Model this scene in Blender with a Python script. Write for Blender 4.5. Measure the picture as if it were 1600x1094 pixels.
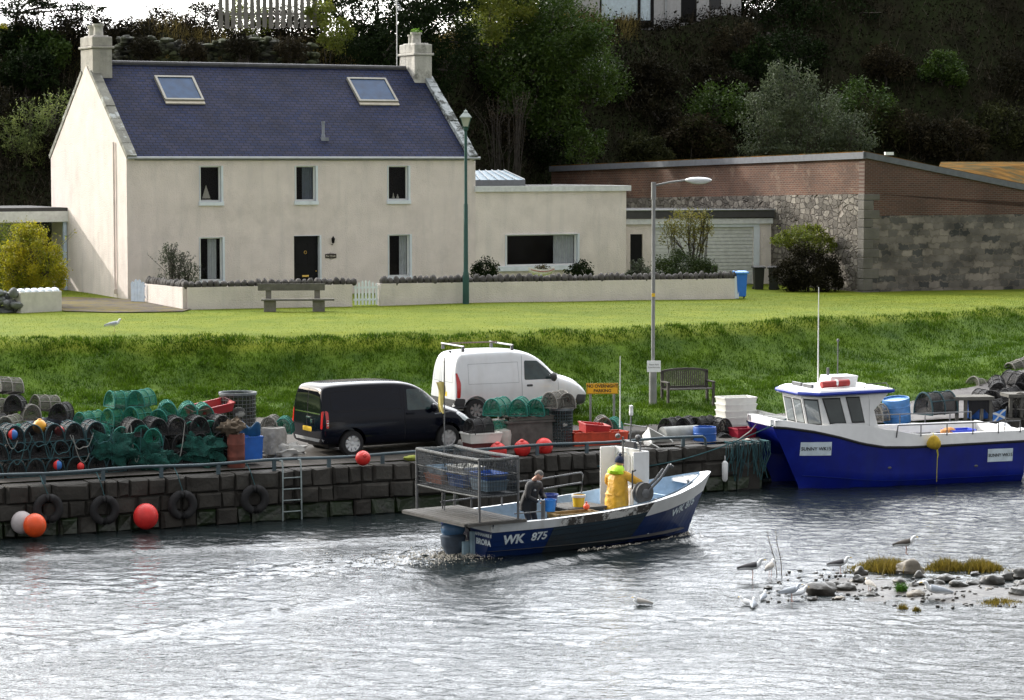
import bpy, bmesh, math, random
import numpy as np
from mathutils import Vector, Matrix, noise
from mathutils.bvhtree import BVHTree
random.seed(7); rng = np.random.default_rng(7)
S = bpy.context.scene
for o in list(bpy.data.objects): bpy.data.objects.remove(o)
rad = math.radians
# ---------------- camera
CAMZ = 8.9; FPX = 4000.0; PITCH = math.atan(297/4000)
cd = bpy.data.cameras.new('camera'); cam = bpy.data.objects.new('camera', cd); S.collection.objects.link(cam)
cam.location = (0, 0, CAMZ); cam.rotation_euler = (math.pi/2 - PITCH, 0, 0)
cd.sensor_width = 36; cd.lens = 90; cd.clip_start = 0.5; cd.clip_end = 2000
S.camera = cam
# ---------------- sky, sun, exposure
SUN_EL = 22.0; SUN_AZ = (-.86, .51)      # horizontal direction towards the sun: left and beyond the cottage
w = bpy.data.worlds.new('World'); S.world = w; w.use_nodes = True
nt = w.node_tree; nt.nodes.clear()
sky = nt.nodes.new('ShaderNodeTexSky'); sky.sky_type = 'NISHITA'; sky.sun_disc = False
sky.sun_elevation = rad(SUN_EL); sky.sun_rotation = math.atan2(SUN_AZ[0], SUN_AZ[1])
sky.dust_density = 3.0; sky.air_density = 1.0; sky.ozone_density = 1.0
bgn = nt.nodes.new('ShaderNodeBackground'); bgn.inputs[1].default_value = 0.15
# thin bright cloud veil mixed into the clear sky
tc = nt.nodes.new('ShaderNodeTexCoord'); mp = nt.nodes.new('ShaderNodeMapping'); mp.inputs['Scale'].default_value = (1, 1, 4)
nz = nt.nodes.new('ShaderNodeTexNoise'); nz.inputs['Scale'].default_value = 2.6; nz.inputs['Detail'].default_value = 6
rp = nt.nodes.new('ShaderNodeValToRGB'); rp.color_ramp.elements[0].position = .30; rp.color_ramp.elements[1].position = .58
rp.color_ramp.elements[0].color = (.72,)*3+(1,); rp.color_ramp.elements[1].color = (.98,)*3+(1,)
mx = nt.nodes.new('ShaderNodeMix'); mx.data_type = 'RGBA'; mx.inputs['B'].default_value = (4.2, 4.2, 4.22, 1)
nt.links.new(tc.outputs['Generated'], mp.inputs[0]); nt.links.new(mp.outputs[0], nz.inputs[0]); nt.links.new(nz.outputs[0], rp.inputs[0])
nt.links.new(rp.outputs[0], mx.inputs['Factor']); nt.links.new(sky.outputs[0], mx.inputs['A']); 
# the thin cloud glows on the side of the sun
vd = nt.nodes.new('ShaderNodeVectorMath'); vd.operation = 'DOT_PRODUCT'; vd.inputs[1].default_value = Vector((-.22, .85, .45)).normalized()
gl = nt.nodes.new('ShaderNodeMapRange'); gl.inputs[1].default_value = .30; gl.inputs[2].default_value = 1.0; gl.inputs[3].default_value = 1.0; gl.inputs[4].default_value = 9.2
ml = nt.nodes.new('ShaderNodeVectorMath'); ml.operation = 'SCALE'
nt.links.new(tc.outputs['Generated'], vd.inputs[0]); nt.links.new(vd.outputs['Value'], gl.inputs[0]); nt.links.new(mx.outputs['Result'], ml.inputs[0]); nt.links.new(gl.outputs[0], ml.inputs['Scale'])
nt.links.new(ml.outputs[0], bgn.inputs[0])
wo = nt.nodes.new('ShaderNodeOutputWorld'); nt.links.new(bgn.outputs[0], wo.inputs[0])
sl = bpy.data.lights.new('sun', 'SUN'); sl.energy = 2.7; sl.angle = rad(0.8); sl.color = (1, .95, .86)
sun = bpy.data.objects.new('sun', sl); S.collection.objects.link(sun)
ce = math.cos(rad(SUN_EL)); _d = Vector((-SUN_AZ[0]*ce, -SUN_AZ[1]*ce, -math.sin(rad(SUN_EL))))
sun.rotation_euler = _d.to_track_quat('-Z', 'Y').to_euler(); sun.location = (-40, 60, 60)
vs = S.view_settings; vs.view_transform = 'Standard'; vs.look = 'None'; vs.exposure = 0.40; vs.gamma = 1
S.render.resolution_x = 1024; S.render.resolution_y = 700
# ---------------- pixel of the photograph (1600 x 1094) -> world
_f = Vector((0, math.cos(PITCH), -math.sin(PITCH))); _u = Vector((0, math.sin(PITCH), math.cos(PITCH)))
def ray(px, py): return FPX*_f + Vector((px-800, 0, 0)) + (547-py)*_u
def PZ(px, py, z): r = ray(px, py); k = (z-CAMZ)/r.z; return Vector((r.x*k, r.y*k, z))
def PY(px, py, y): r = ray(px, py); k = y/r.y; return Vector((r.x*k, y, CAMZ+r.z*k))
def PP(px, py, p0, n): r = ray(px, py); k = (Vector(p0)-Vector((0,0,CAMZ))).dot(n)/r.dot(n); return Vector((0,0,CAMZ))+r*k
# ---------------- materials
MATS = {}
def _n(nt, t, **kw):
    n = nt.nodes.new(t)
    for k, v in kw.items(): setattr(n, k, v)
    return n
def c3(c): return (c[0], c[1], c[2], 1)
def M(name, col, rough=.6, metal=0, var=.12, scale=6, bump=0, bscale=60, spec=.5, col2=None, thr=(.4,.6), vec=(1,1,1), coat=0, trans=0, streak=0, streakcol=None):
    if name in MATS: return MATS[name]
    m = bpy.data.materials.new(name); m.use_nodes = True; nt = m.node_tree; L = nt.links.new
    b = nt.nodes['Principled BSDF']; b.inputs['Roughness'].default_value = rough; b.inputs['Metallic'].default_value = metal
    b.inputs['Specular IOR Level'].default_value = spec; b.inputs['Coat Weight'].default_value = coat
    tc = _n(nt, 'ShaderNodeTexCoord'); mp = _n(nt, 'ShaderNodeMapping'); mp.inputs['Scale'].default_value = vec
    L(tc.outputs['Object'], mp.inputs[0])
    nz = _n(nt, 'ShaderNodeTexNoise'); nz.inputs['Scale'].default_value = scale; nz.inputs['Detail'].default_value = 5
    L(mp.outputs[0], nz.inputs[0])
    rp = _n(nt, 'ShaderNodeValToRGB'); e = rp.color_ramp.elements
    lo = [max(0, c*(1-var)) for c in col]; hi = [min(1, c*(1+var)) for c in col]
    e[0].position = .3; e[0].color = c3(lo); e[1].position = .7; e[1].color = c3(hi)
    L(nz.outputs[0], rp.inputs[0]); out = rp.outputs[0]
    def mixin(out, fac, c):
        x = _n(nt, 'ShaderNodeMix', data_type='RGBA'); L(fac, x.inputs['Factor']); L(out, x.inputs['A']); x.inputs['B'].default_value = c3(c); return x.outputs['Result']
    if col2:
        n2 = _n(nt, 'ShaderNodeTexNoise'); n2.inputs['Scale'].default_value = scale*.6; n2.inputs['Detail'].default_value = 8; n2.inputs['Roughness'].default_value = .7
        m2 = _n(nt, 'ShaderNodeMapping'); m2.inputs['Location'].default_value = (7, 3, 5); m2.inputs['Scale'].default_value = vec
        L(tc.outputs['Object'], m2.inputs[0]); L(m2.outputs[0], n2.inputs[0])
        r2 = _n(nt, 'ShaderNodeValToRGB'); r2.color_ramp.elements[0].position = thr[0]; r2.color_ramp.elements[1].position = thr[1]
        L(n2.outputs[0], r2.inputs[0]); out = mixin(out, r2.outputs[0], col2)
    if streak:
        n3 = _n(nt, 'ShaderNodeTexNoise'); n3.inputs['Scale'].default_value = 3.0; n3.inputs['Detail'].default_value = 6
        m3 = _n(nt, 'ShaderNodeMapping'); m3.inputs['Scale'].default_value = (1, 1, .12)
        L(tc.outputs['Object'], m3.inputs[0]); L(m3.outputs[0], n3.inputs[0])
        r3 = _n(nt, 'ShaderNodeMapRange'); r3.inputs[1].default_value = .5; r3.inputs[2].default_value = .75; r3.inputs[3].default_value = 0; r3.inputs[4].default_value = streak
        L(n3.outputs[0], r3.inputs[0]); out = mixin(out, r3.outputs[0], streakcol or [c*.5 for c in col])
    L(out, b.inputs['Base Color'])
    if bump:
        n4 = _n(nt, 'ShaderNodeTexNoise'); n4.inputs['Scale'].default_value = bscale; n4.inputs['Detail'].default_value = 4
        L(mp.outputs[0], n4.inputs[0]); bp = _n(nt, 'ShaderNodeBump'); bp.inputs['Strength'].default_value = min(1, bump); bp.inputs['Distance'].default_value = .03
        L(n4.outputs[0], bp.inputs['Height']); L(bp.outputs[0], b.inputs['Normal'])
    if trans:
        o = nt.nodes['Material Output']; t = _n(nt, 'ShaderNodeBsdfTransparent'); x = _n(nt, 'ShaderNodeMixShader'); x.inputs[0].default_value = trans
        L(b.outputs[0], x.inputs[1]); L(t.outputs[0], x.inputs[2]); L(x.outputs[0], o.inputs[0])
    MATS[name] = m; return m
def leafmat(name, c1, c2, rough=.55, tl=.35, spec=.3):
    m = bpy.data.materials.new(name); m.use_nodes = True; nt = m.node_tree; L = nt.links.new
    b = nt.nodes['Principled BSDF']; b.inputs['Roughness'].default_value = rough; b.inputs['Specular IOR Level'].default_value = spec
    g = _n(nt, 'ShaderNodeNewGeometry'); rp = _n(nt, 'ShaderNodeValToRGB')
    rp.color_ramp.elements[0].color = c3(c1); rp.color_ramp.elements[1].color = c3(c2)
    tc = _n(nt, 'ShaderNodeTexCoord'); nz = _n(nt, 'ShaderNodeTexNoise'); nz.inputs['Scale'].default_value = 1.1; L(tc.outputs['Object'], nz.inputs[0])
    ad = _n(nt, 'ShaderNodeMath', operation='MULTIPLY_ADD'); ad.inputs[1].default_value = .55; L(g.outputs['Random Per Island'], ad.inputs[0])
    mr = _n(nt, 'ShaderNodeMapRange'); mr.inputs[1].default_value = .35; mr.inputs[2].default_value = .65; mr.inputs[3].default_value = 0; mr.inputs[4].default_value = .45
    L(nz.outputs[0], mr.inputs[0]); L(mr.outputs[0], ad.inputs[2]); L(ad.outputs[0], rp.inputs[0]); L(rp.outputs[0], b.inputs['Base Color'])
    t = _n(nt, 'ShaderNodeBsdfTranslucent'); L(rp.outputs[0], t.inputs[0]); x = _n(nt, 'ShaderNodeMixShader'); x.inputs[0].default_value = tl
    L(b.outputs[0], x.inputs[1]); L(t.outputs[0], x.inputs[2]); L(x.outputs[0], nt.nodes['Material Output'].inputs[0])
    return m
# ---------------- objects
def link(o): S.collection.objects.link(o); return o
def tag(o, label=None, cat=None, group=None, kind=None):
    if label: o['label'] = label
    if cat: o['category'] = cat
    if group: o['group'] = group
    if kind: o['kind'] = kind
    return o
def thing(name, label, cat, loc=(0,0,0), rz=0, group=None):
    o = bpy.data.objects.new(name, None); link(o); o.location = loc; o.rotation_euler = (0, 0, rz); o.empty_display_size = .2
    return tag(o, label, cat, group)
KIDS = {}
def copy_tree(o, loc=None, rot=None, parent=None, label=None, group=None, scale=None):
    c = o.copy(); link(c); c.parent = parent
    if loc is not None: c.location = loc
    if rot is not None: c.rotation_euler = rot
    if scale is not None: c.scale = scale
    if label: c['label'] = label
    if group: c['group'] = group
    for ch in KIDS.get(o.name, []):
        copy_tree(ch, parent=c)
    return c
class MB:
    def __init__(s): s.v = []; s.f = []
    def add(s, vs, fs, T=None):
        k = len(s.v)
        s.v += [tuple(T @ Vector(p)) for p in vs] if T is not None else [tuple(p) for p in vs]
        s.f += [tuple(i+k for i in f) for f in fs]; return s
    def box(s, c, d, rz=0, T=None, taper=1.0):
        x, y, z = d[0]/2, d[1]/2, d[2]/2
        vs = [(-x,-y,-z),(x,-y,-z),(x,y,-z),(-x,y,-z),(-x*taper,-y*taper,z),(x*taper,-y*taper,z),(x*taper,y*taper,z),(-x*taper,y*taper,z)]
        K = Matrix.Translation(c) @ (Matrix.Rotation(rz, 4, 'Z') if not isinstance(rz, Matrix) else rz)
        if T is not None: K = T @ K
        return s.add(vs, [(0,3,2,1),(4,5,6,7),(0,1,5,4),(1,2,6,5),(2,3,7,6),(3,0,4,7)], K)
    def tube(s, pts, r, n=6, closed=False, caps=True, T=None):
        pts = [Vector(p) for p in pts]; N = len(pts); rs = r if isinstance(r, (list, tuple)) else [r]*N
        vs = []; up = None
        for i, p in enumerate(pts):
            if closed: t = pts[(i+1)%N]-pts[i-1]
            else: t = pts[min(i+1, N-1)]-pts[max(i-1, 0)]
            t = t.normalized() if t.length > 1e-9 else Vector((0,0,1))
            if up is None: up = Vector((0,0,1)) if abs(t.z) < .9 else Vector((1,0,0))
            a = t.cross(up)
            if a.length < 1e-4: a = t.cross(Vector((1,0,0)) if abs(t.x)<.9 else Vector((0,1,0)))
            a.normalize(); b = t.cross(a).normalized(); up = -b if False else up
            for k in range(n):
                q = 2*math.pi*k/n; vs.append(p+(a*math.cos(q)+b*math.sin(q))*rs[i])
        fs = []
        for i in range(N if closed else N-1):
            j = (i+1) % N
            for k in range(n): fs.append((i*n+k, i*n+(k+1)%n, j*n+(k+1)%n, j*n+k))
        if caps and not closed: fs.append(tuple(range(n))[::-1]); fs.append(tuple((N-1)*n+k for k in range(n)))
        return s.add(vs, fs, T)
    def lathe(s, prof, n=16, c=(0,0,0), T=None, cap=True):
        vs = []
        for r, z in prof:
            for k in range(n): q = 2*math.pi*k/n; vs.append((r*math.cos(q), r*math.sin(q), z))
        fs = [(i*n+k, i*n+(k+1)%n, (i+1)*n+(k+1)%n, (i+1)*n+k) for i in range(len(prof)-1) for k in range(n)]
        if cap: fs.append(tuple(range(n))[::-1]); fs.append(tuple((len(prof)-1)*n+k for k in range(n)))
        K = Matrix.Translation(c)
        if T is not None: K = T @ K
        return s.add(vs, fs, K)
    def prism(s, poly, a, b, axis='z', T=None):
        n = len(poly)
        def P(p, h): return {'z': (p[0], p[1], h), 'y': (p[0], h, p[1]), 'x': (h, p[0], p[1])}[axis]
        vs = [P(p, a) for p in poly]+[P(p, b) for p in poly]
        fs = [tuple(range(n))[::-1], tuple(range(n, 2*n))]+[(i, (i+1)%n, n+(i+1)%n, n+i) for i in range(n)]
        return s.add(vs, fs, T)
    def ball(s, c, r, seg=14, ring=9, jit=0, T=None, fr=1.0):
        r = (r, r, r) if not isinstance(r, (tuple, list)) else r; sd = random.random()*100
        vs = []
        for i in range(ring+1):
            a = math.pi*i/ring
            for k in range(seg):
                q = 2*math.pi*k/seg; d = Vector((math.sin(a)*math.cos(q), math.sin(a)*math.sin(q), math.cos(a)))
                f = 1+jit*noise.noise(d*fr+Vector((sd, sd, sd))) if jit else 1
                vs.append((c[0]+d.x*r[0]*f, c[1]+d.y*r[1]*f, c[2]+d.z*r[2]*f))
        fs = [(i*seg+k, (i+1)*seg+k, (i+1)*seg+(k+1)%seg, i*seg+(k+1)%seg) for i in range(ring) for k in range(seg)]
        return s.add(vs, fs, T)
    def grid(s, fn, nu, nv, T=None, flip=False):
        vs = [fn(i/nu, j/nv) for i in range(nu+1) for j in range(nv+1)]
        fs = [(i*(nv+1)+j, (i+1)*(nv+1)+j, (i+1)*(nv+1)+j+1, i*(nv+1)+j+1) for i in range(nu) for j in range(nv)]
        if flip: fs = [f[::-1] for f in fs]
        return s.add(vs, fs, T)
    def mesh(s, name):
        me = bpy.data.meshes.new(name); me.from_pydata(s.v, [], s.f); me.validate(); me.update(); return me
    def build(s, name, mat, parent=None, smooth=False, bevel=0, fix=True):
        me = s.mesh(name)
        if fix:
            bm = bmesh.new(); bm.from_mesh(me); bmesh.ops.remove_doubles(bm, verts=bm.verts, dist=1e-5); bmesh.ops.recalc_face_normals(bm, faces=bm.faces); bm.to_mesh(me); bm.free()
        o = bpy.data.objects.new(name, me); link(o); me.materials.append(mat)
        if smooth: 
            for p in me.polygons: p.use_smooth = True
            me.set_sharp_from_angle(angle=rad(50 if smooth is True else smooth))
        if bevel:
            b = o.modifiers.new('b', 'BEVEL'); b.width = bevel; b.segments = 2; b.limit_method = 'ANGLE'
        if parent: o.parent = parent; KIDS.setdefault(parent.name, []).append(o)
        return o
def adopt(o, parent): o.parent = parent; KIDS.setdefault(parent.name, []).append(o); return o
def baked(o):                                   # apply modifiers without operators
    dg = bpy.context.evaluated_depsgraph_get(); dg.update(); me = bpy.data.meshes.new_from_object(o.evaluated_get(dg)); 
    o.modifiers.clear(); old = o.data; o.data = me; return o
def rawmesh(name, V, F, mat, parent=None, smooth=False):
    V = np.asarray(V, dtype=np.float32); F = np.asarray(F, dtype=np.int32); k = F.shape[1]
    me = bpy.data.meshes.new(name); me.vertices.add(len(V)); me.vertices.foreach_set('co', V.ravel())
    me.loops.add(F.size); me.loops.foreach_set('vertex_index', F.ravel()); me.polygons.add(len(F))
    me.polygons.foreach_set('loop_start', np.arange(len(F), dtype=np.int32)*k)
    if smooth: me.polygons.foreach_set('use_smooth', np.ones(len(F), dtype=bool))
    me.update(calc_edges=True); me.materials.append(mat)
    o = bpy.data.objects.new(name, me); link(o)
    if parent: adopt(o, parent)
    return o
def leafmesh(name, P, size, mat, parent=None, aspect=.5, up=0.0, droop=0.0):
    P = np.asarray(P, dtype=np.float64); N = len(P); sz = size*rng.uniform(.6, 1.4, (N, 1))
    a = rng.normal(size=(N, 3)); a[:, 2] += up; a /= np.linalg.norm(a, axis=1)[:, None]
    b = rng.normal(size=(N, 3)); b = np.cross(a, b); b /= np.linalg.norm(b, axis=1)[:, None]
    c = np.cross(a, b)*.25*sz
    V = np.stack([P-a*sz, P+b*sz*aspect+c, P+a*sz, P-b*sz*aspect+c], 1).reshape(-1, 3)
    return rawmesh(name, V, np.arange(4*N).reshape(-1, 4), mat, parent)
def blobpts(blobs, n, inner=.55):
    vol = np.array([b[3]*b[4]*b[5] for b in blobs])**.67; cnt = (vol/vol.sum()*n).astype(int); out = []
    for b, k in zip(blobs, cnt):
        d = rng.normal(size=(k, 3)); d /= np.linalg.norm(d, axis=1)[:, None]
        r = rng.uniform(inner, 1, (k, 1))**.7*(1+.22*rng.normal(size=(k, 1)).clip(-1.5, 1.8))
        out.append(np.array(b[:3])+d*r*np.array(b[3:6]))
    return np.concatenate(out)
ORD = ['first','second','third','fourth','fifth','sixth','seventh','eighth','ninth','tenth','eleventh','twelfth','thirteenth','fourteenth','fifteenth','sixteenth']
def textmesh(body, size, mat, parent, T, bold=.0, ext=.003, name='lettering', snap=None, align='CENTER', cs=1.0, xs=1.0):
    cu = bpy.data.curves.new('t', 'FONT'); cu.body = body; cu.size = size; cu.align_x = align; cu.align_y = 'CENTER'; cu.offset = bold; cu.space_character = cs; cu.resolution_u = 3
    if not snap: cu.extrude = ext
    o = bpy.data.objects.new(name, cu); link(o); dg = bpy.context.evaluated_depsgraph_get(); me = bpy.data.meshes.new_from_object(o.evaluated_get(dg))
    bpy.data.objects.remove(o); me.transform(Matrix.Diagonal((xs, 1, 1, 1))); me.transform(T); me.name = name; me.materials.clear(); me.materials.append(mat)
    if snap:
        bvh, d, off = snap; d = Vector(d)
        for v in me.vertices:
            h = bvh.ray_cast(v.co - d*5, d)
            if h[0] is not None: v.co = h[0] - d*off
    o = bpy.data.objects.new(name, me); link(o)
    if parent: adopt(o, parent)
    return o
def bvh_of(o):
    dg = bpy.context.evaluated_depsgraph_get(); dg.update(); ev = o.evaluated_get(dg); me = ev.to_mesh(); bm = bmesh.new(); bm.from_mesh(me); b = BVHTree.FromBMesh(bm); bm.free(); ev.to_mesh_clear(); return b
def decal(name, pts, d, bvh, mat, parent, off=.004, cuts=3, smooth=True):
    # flat outline pts (3D), draped onto a surface along direction d
    d = Vector(d).normalized(); bm = bmesh.new(); vs = [bm.verts.new(p) for p in pts]; f = bm.faces.new(vs)
    bmesh.ops.triangulate(bm, faces=[f])
    for _ in range(cuts):
        bmesh.ops.subdivide_edges(bm, edges=[e for e in bm.edges if e.calc_length() > .07], cuts=1, use_grid_fill=False); bmesh.ops.triangulate(bm, faces=bm.faces[:])
    for v in bm.verts:
        h = bvh.ray_cast(v.co - d*4, d)
        if h[0] is not None: v.co = h[0] - d*off
    me = bpy.data.meshes.new(name); bmesh.ops.recalc_face_normals(bm, faces=bm.faces); bm.to_mesh(me); bm.free(); me.materials.append(mat)
    if smooth:
        for p in me.polygons: p.use_smooth = True
    o = bpy.data.objects.new(name, me); link(o)
    if parent: adopt(o, parent)
    return o
def rpoly(pts, r=.04, n=3):                     # round the corners of a 2D polygon
    out = []; N = len(pts)
    for i in range(N):
        p = Vector(pts[i]).to_2d(); a = Vector(pts[i-1]).to_2d(); b = Vector(pts[(i+1)%N]).to_2d()
        ra = min(r, (a-p).length*.45, (b-p).length*.45); pa = p+(a-p).normalized()*ra; pb = p+(b-p).normalized()*ra
        for k in range(n+1):
            t = k/n; out.append(tuple(pa*(1-t)**2+p*2*t*(1-t)+pb*t*t))
    return out
# ================= terrain =================
QO = Vector((0, 65.75)); QT = Vector((.896, .444)); QN = Vector((-.444, .896))
QH = 1.25
def sw(x, y): d = Vector((x, y))-QO; return d.dot(QT), d.dot(QN)
def from_sw(s, w_): p = QO+QT*s+QN*w_; return p.x, p.y
S1 = 7.6; REC = 2.2
def edge_w(s): return 0.0 if s < S1 else REC
# columns of the photograph: (distance, height) of hard-standing edge, bank foot, bank top, lawn back, hill foot, hill middle, hill top, beyond
COL = [(-1200,[(58,1.4),(60,1.9),(66,3.6),(84,3.7),(99,3.8),(106,9),(112,14.4),(400,16)]),
 (-300,[(65,1.5),(69,1.9),(75,3.6),(90,3.7),(106,3.8),(113,9),(119,14.5),(400,16)]),
 (0,[(68.5,1.6),(71,1.9),(76.5,3.6),(90,3.7),(107,3.8),(114,9),(120,14.5),(400,16)]),
 (400,[(71.5,1.65),(72.5,1.9),(77,3.6),(90,3.7),(109,3.8),(115,9),(120.5,14.2),(400,16)]),
 (700,[(71.2,1.6),(73.5,1.95),(78.4,3.6),(92,3.7),(113,3.8),(120,9),(127,15),(400,19)]),
 (860,[(71.0,1.5),(74.5,1.95),(79.6,3.6),(94,3.68),(124,3.8),(131,9),(140,16),(400,20)]),
 (1000,[(71.3,1.45),(75.5,1.95),(81.2,3.6),(95,3.65),(127.5,3.8),(134,10),(141.5,16.2),(400,22)]),
 (1200,[(74.5,1.4),(78,1.95),(84.4,3.6),(97,3.6),(129,3.8),(136,10),(143.5,16.4),(400,26)]),
 (1400,[(77,1.45),(80.5,2.1),(88.3,3.6),(100,3.6),(130,3.8),(140,14),(151,27),(400,50)]),
 (1540,[(80,1.9),(84,2.4),(91,3.6),(102,3.6),(131,3.8),(141,15),(152,28),(400,50)]),
 (1600,[(82,2.15),(86,2.6),(92.5,3.6),(104,3.6),(132,3.8),(142,15),(153,29),(400,50)]),
 (2400,[(92,2.6),(97,3.0),(106,3.8),(118,3.8),(146,4),(156,15),(166,28),(400,50)])]
CPX = np.array([c[0] for c in COL], float); CD = np.array([[p[0] for p in c[1]] for c in COL], float); CZ = np.array([[p[1] for p in c[1]] for c in COL], float)
def prof(px):
    return [float(np.interp(px, CPX, CD[:, k])) for k in range(8)], [float(np.interp(px, CPX, CZ[:, k])) for k in range(8)]
def nz2(x, y, s, o=0): return noise.noise(Vector((x*s+o, y*s-o, o*1.7)))
def H(x, y, rough=True):
    px = 800+4000*x/max(y, 30); D, Z = prof(px); s, w_ = sw(x, y)
    if w_ < edge_w(s)+.35: return -1.6
    if y <= D[0]:
        ye = y - (w_-edge_w(s))/QN.y; z = QH + (Z[0]-QH)*max(0, min(1, (y-ye)/max(.5, D[0]-ye)))**1.5; return z
    z = float(np.interp(y, D, Z))
    if D[1] < y < D[2]: q_ = (y-D[1])/(D[2]-D[1]); z = Z[1]+(Z[2]-Z[1])*(.16*q_+.84*q_**3.0)
    # rounded shoulder at the top of the bank
    k = y-D[2]
    if abs(k) < 1.4: z -= .16*(1-abs(k)/1.4)**2
    if rough:
        if y < D[2]+1: z += .10*nz2(x, y, .7, 3)*min(1, (y-D[0])/1.5)+.05*nz2(x, y, 2.3, 9)*min(1, (y-D[0])/1.5)
        elif y < D[4]: z += .04*nz2(x, y, .25, 5)
        elif y < D[6]+6: z += min(1, (y-D[4])/4)*(.9*nz2(x, y, .16, 2)+.5*nz2(x, y, .5, 8))
        else: z += .5*nz2(x, y, .2, 2)
    return z
def hill_hit(px, py, start=60):
    r = ray(px, py); r = r/r.y; y = start
    while y < 260:
        p = Vector((0, 0, CAMZ))+r*y
        if p.z < H(p.x, p.y, False): return Vector((p.x, p.y, H(p.x, p.y)))
        y += .25
    return p
# ---- materials of the land
def grassmat():
    m = bpy.data.materials.new('grass_ground'); m.use_nodes = True; nt = m.node_tree; L = nt.links.new; b = nt.nodes['Principled BSDF']
    b.inputs['Roughness'].default_value = .9; b.inputs['Specular IOR Level'].default_value = .1
    tc = _n(nt, 'ShaderNodeTexCoord'); a = _n(nt, 'ShaderNodeTexNoise'); a.inputs['Scale'].default_value = .55; a.inputs['Detail'].default_value = 8; a.inputs['Roughness'].default_value = .65; L(tc.outputs['Object'], a.inputs[0])
    r = _n(nt, 'ShaderNodeValToRGB'); e = r.color_ramp.elements; e[0].position = .32; e[0].color = (.085, .125, .009, 1); e[1].position = .68; e[1].color = (.15, .175, .014, 1)
    L(a.outputs[0], r.inputs[0])
    c = _n(nt, 'ShaderNodeTexNoise'); c.inputs['Scale'].default_value = 14; c.inputs['Detail'].default_value = 6; L(tc.outputs['Object'], c.inputs[0])
    mr = _n(nt, 'ShaderNodeMapRange'); mr.inputs[1].default_value = .3; mr.inputs[2].default_value = .7; mr.inputs[3].default_value = .85; mr.inputs[4].default_value = 1.14; L(c.outputs[0], mr.inputs[0])
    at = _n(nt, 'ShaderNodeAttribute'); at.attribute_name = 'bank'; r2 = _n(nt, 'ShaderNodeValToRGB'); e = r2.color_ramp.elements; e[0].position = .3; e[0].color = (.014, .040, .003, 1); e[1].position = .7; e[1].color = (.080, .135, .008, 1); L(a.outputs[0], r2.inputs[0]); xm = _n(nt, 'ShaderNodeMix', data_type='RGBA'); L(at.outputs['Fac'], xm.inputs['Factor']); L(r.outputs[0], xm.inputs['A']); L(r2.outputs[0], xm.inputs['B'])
    x = _n(nt, 'ShaderNodeVectorMath', operation='SCALE'); L(xm.outputs['Result'], x.inputs[0]); L(mr.outputs[0], x.inputs['Scale']); L(x.outputs[0], b.inputs['Base Color'])
    bp = _n(nt, 'ShaderNodeBump'); bp.inputs['Strength'].default_value = .5; bp.inputs['Distance'].default_value = .05; L(c.outputs[0], bp.inputs['Height']); L(bp.outputs[0], b.inputs['Normal'])
    return m
GRASS = grassmat()
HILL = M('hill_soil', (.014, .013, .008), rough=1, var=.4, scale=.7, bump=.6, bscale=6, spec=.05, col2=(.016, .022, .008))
CONC = M('quay_concrete', (.085, .078, .070), rough=.9, var=.28, scale=1.2, bump=.4, bscale=18, spec=.2, col2=(.06, .055, .048), thr=(.5, .75))
TRACK = M('track_gravel', (.17, .162, .158), rough=.95, var=.22, scale=2.2, bump=.5, bscale=25, spec=.2, col2=(.12, .115, .11), thr=(.5, .8))
def below(x, y): return y < prof(800+4000*x/max(y, 30))[0][0]-.25
def terrain(name, xs, ys, mat, sel):
    nx, ny = len(xs), len(ys); V = np.zeros((nx*ny, 3)); 
    for i, x in enumerate(xs):
        for j, y in enumerate(ys): V[i*ny+j] = (x, y, H(x, y)-(.09 if below(x, y) else 0))
    F = []
    for i in range(nx-1):
        for j in range(ny-1):
            xc = (xs[i]+xs[i+1])/2; yc = (ys[j]+ys[j+1])/2
            if sel(xc, yc): F.append((i*ny+j, (i+1)*ny+j, (i+1)*ny+j+1, i*ny+j+1))
    o = rawmesh(name, V, F, mat, smooth=True)
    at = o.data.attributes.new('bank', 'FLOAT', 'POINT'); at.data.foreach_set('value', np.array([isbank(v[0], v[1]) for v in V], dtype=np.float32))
    return tag(o, kind='structure')
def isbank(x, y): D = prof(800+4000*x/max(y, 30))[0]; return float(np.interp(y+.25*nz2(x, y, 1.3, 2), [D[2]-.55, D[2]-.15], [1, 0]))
def ishill(x, y): px = 800+4000*x/y; D, Z = prof(px); return y > D[4]-1.5
xs = np.concatenate([np.arange(-60, -18, 1.5), np.arange(-18, 24, .3), np.arange(24, 70, 1.5)]); ys = np.concatenate([np.arange(48, 94, .3), np.arange(94, 140, 1.2)])
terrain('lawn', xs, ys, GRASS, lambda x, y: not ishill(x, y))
xs = np.concatenate([np.arange(-300, -40, 20.), np.arange(-40, 50, 1.0), np.arange(50, 330, 20.)]); ys = np.concatenate([np.arange(90, 160, .8), np.arange(160, 420, 15.)])
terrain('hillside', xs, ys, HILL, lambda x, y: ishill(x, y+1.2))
def strip(name, pxs, near, far, mat, off, nv=6):
    V = []; 
    for p in pxs:
        a = near(p); b = far(p)
        for j in range(nv+1):
            q = Vector(a)*(1-j/nv)+Vector(b)*(j/nv); V.append((q.x, q.y, max(H(q.x, q.y, False), QH-.002)+off))
    n = nv+1; F = [(i*n+j, (i+1)*n+j, (i+1)*n+j+1, i*n+j+1) for i in range(len(pxs)-1) for j in range(nv)]
    return tag(rawmesh(name, V, F, mat, smooth=True), kind='structure')
def edge_at(px):
    u = (px-800)/4000; y = 65.75/(1-u*QT.y/QT.x); s, w_ = sw(u*y, y)
    ox, oy = from_sw(0, .5+(REC if s >= S1 else 0)); y = (oy-ox*QT.y/QT.x)/(1-u*QT.y/QT.x)
    return (u*y, y)
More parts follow.
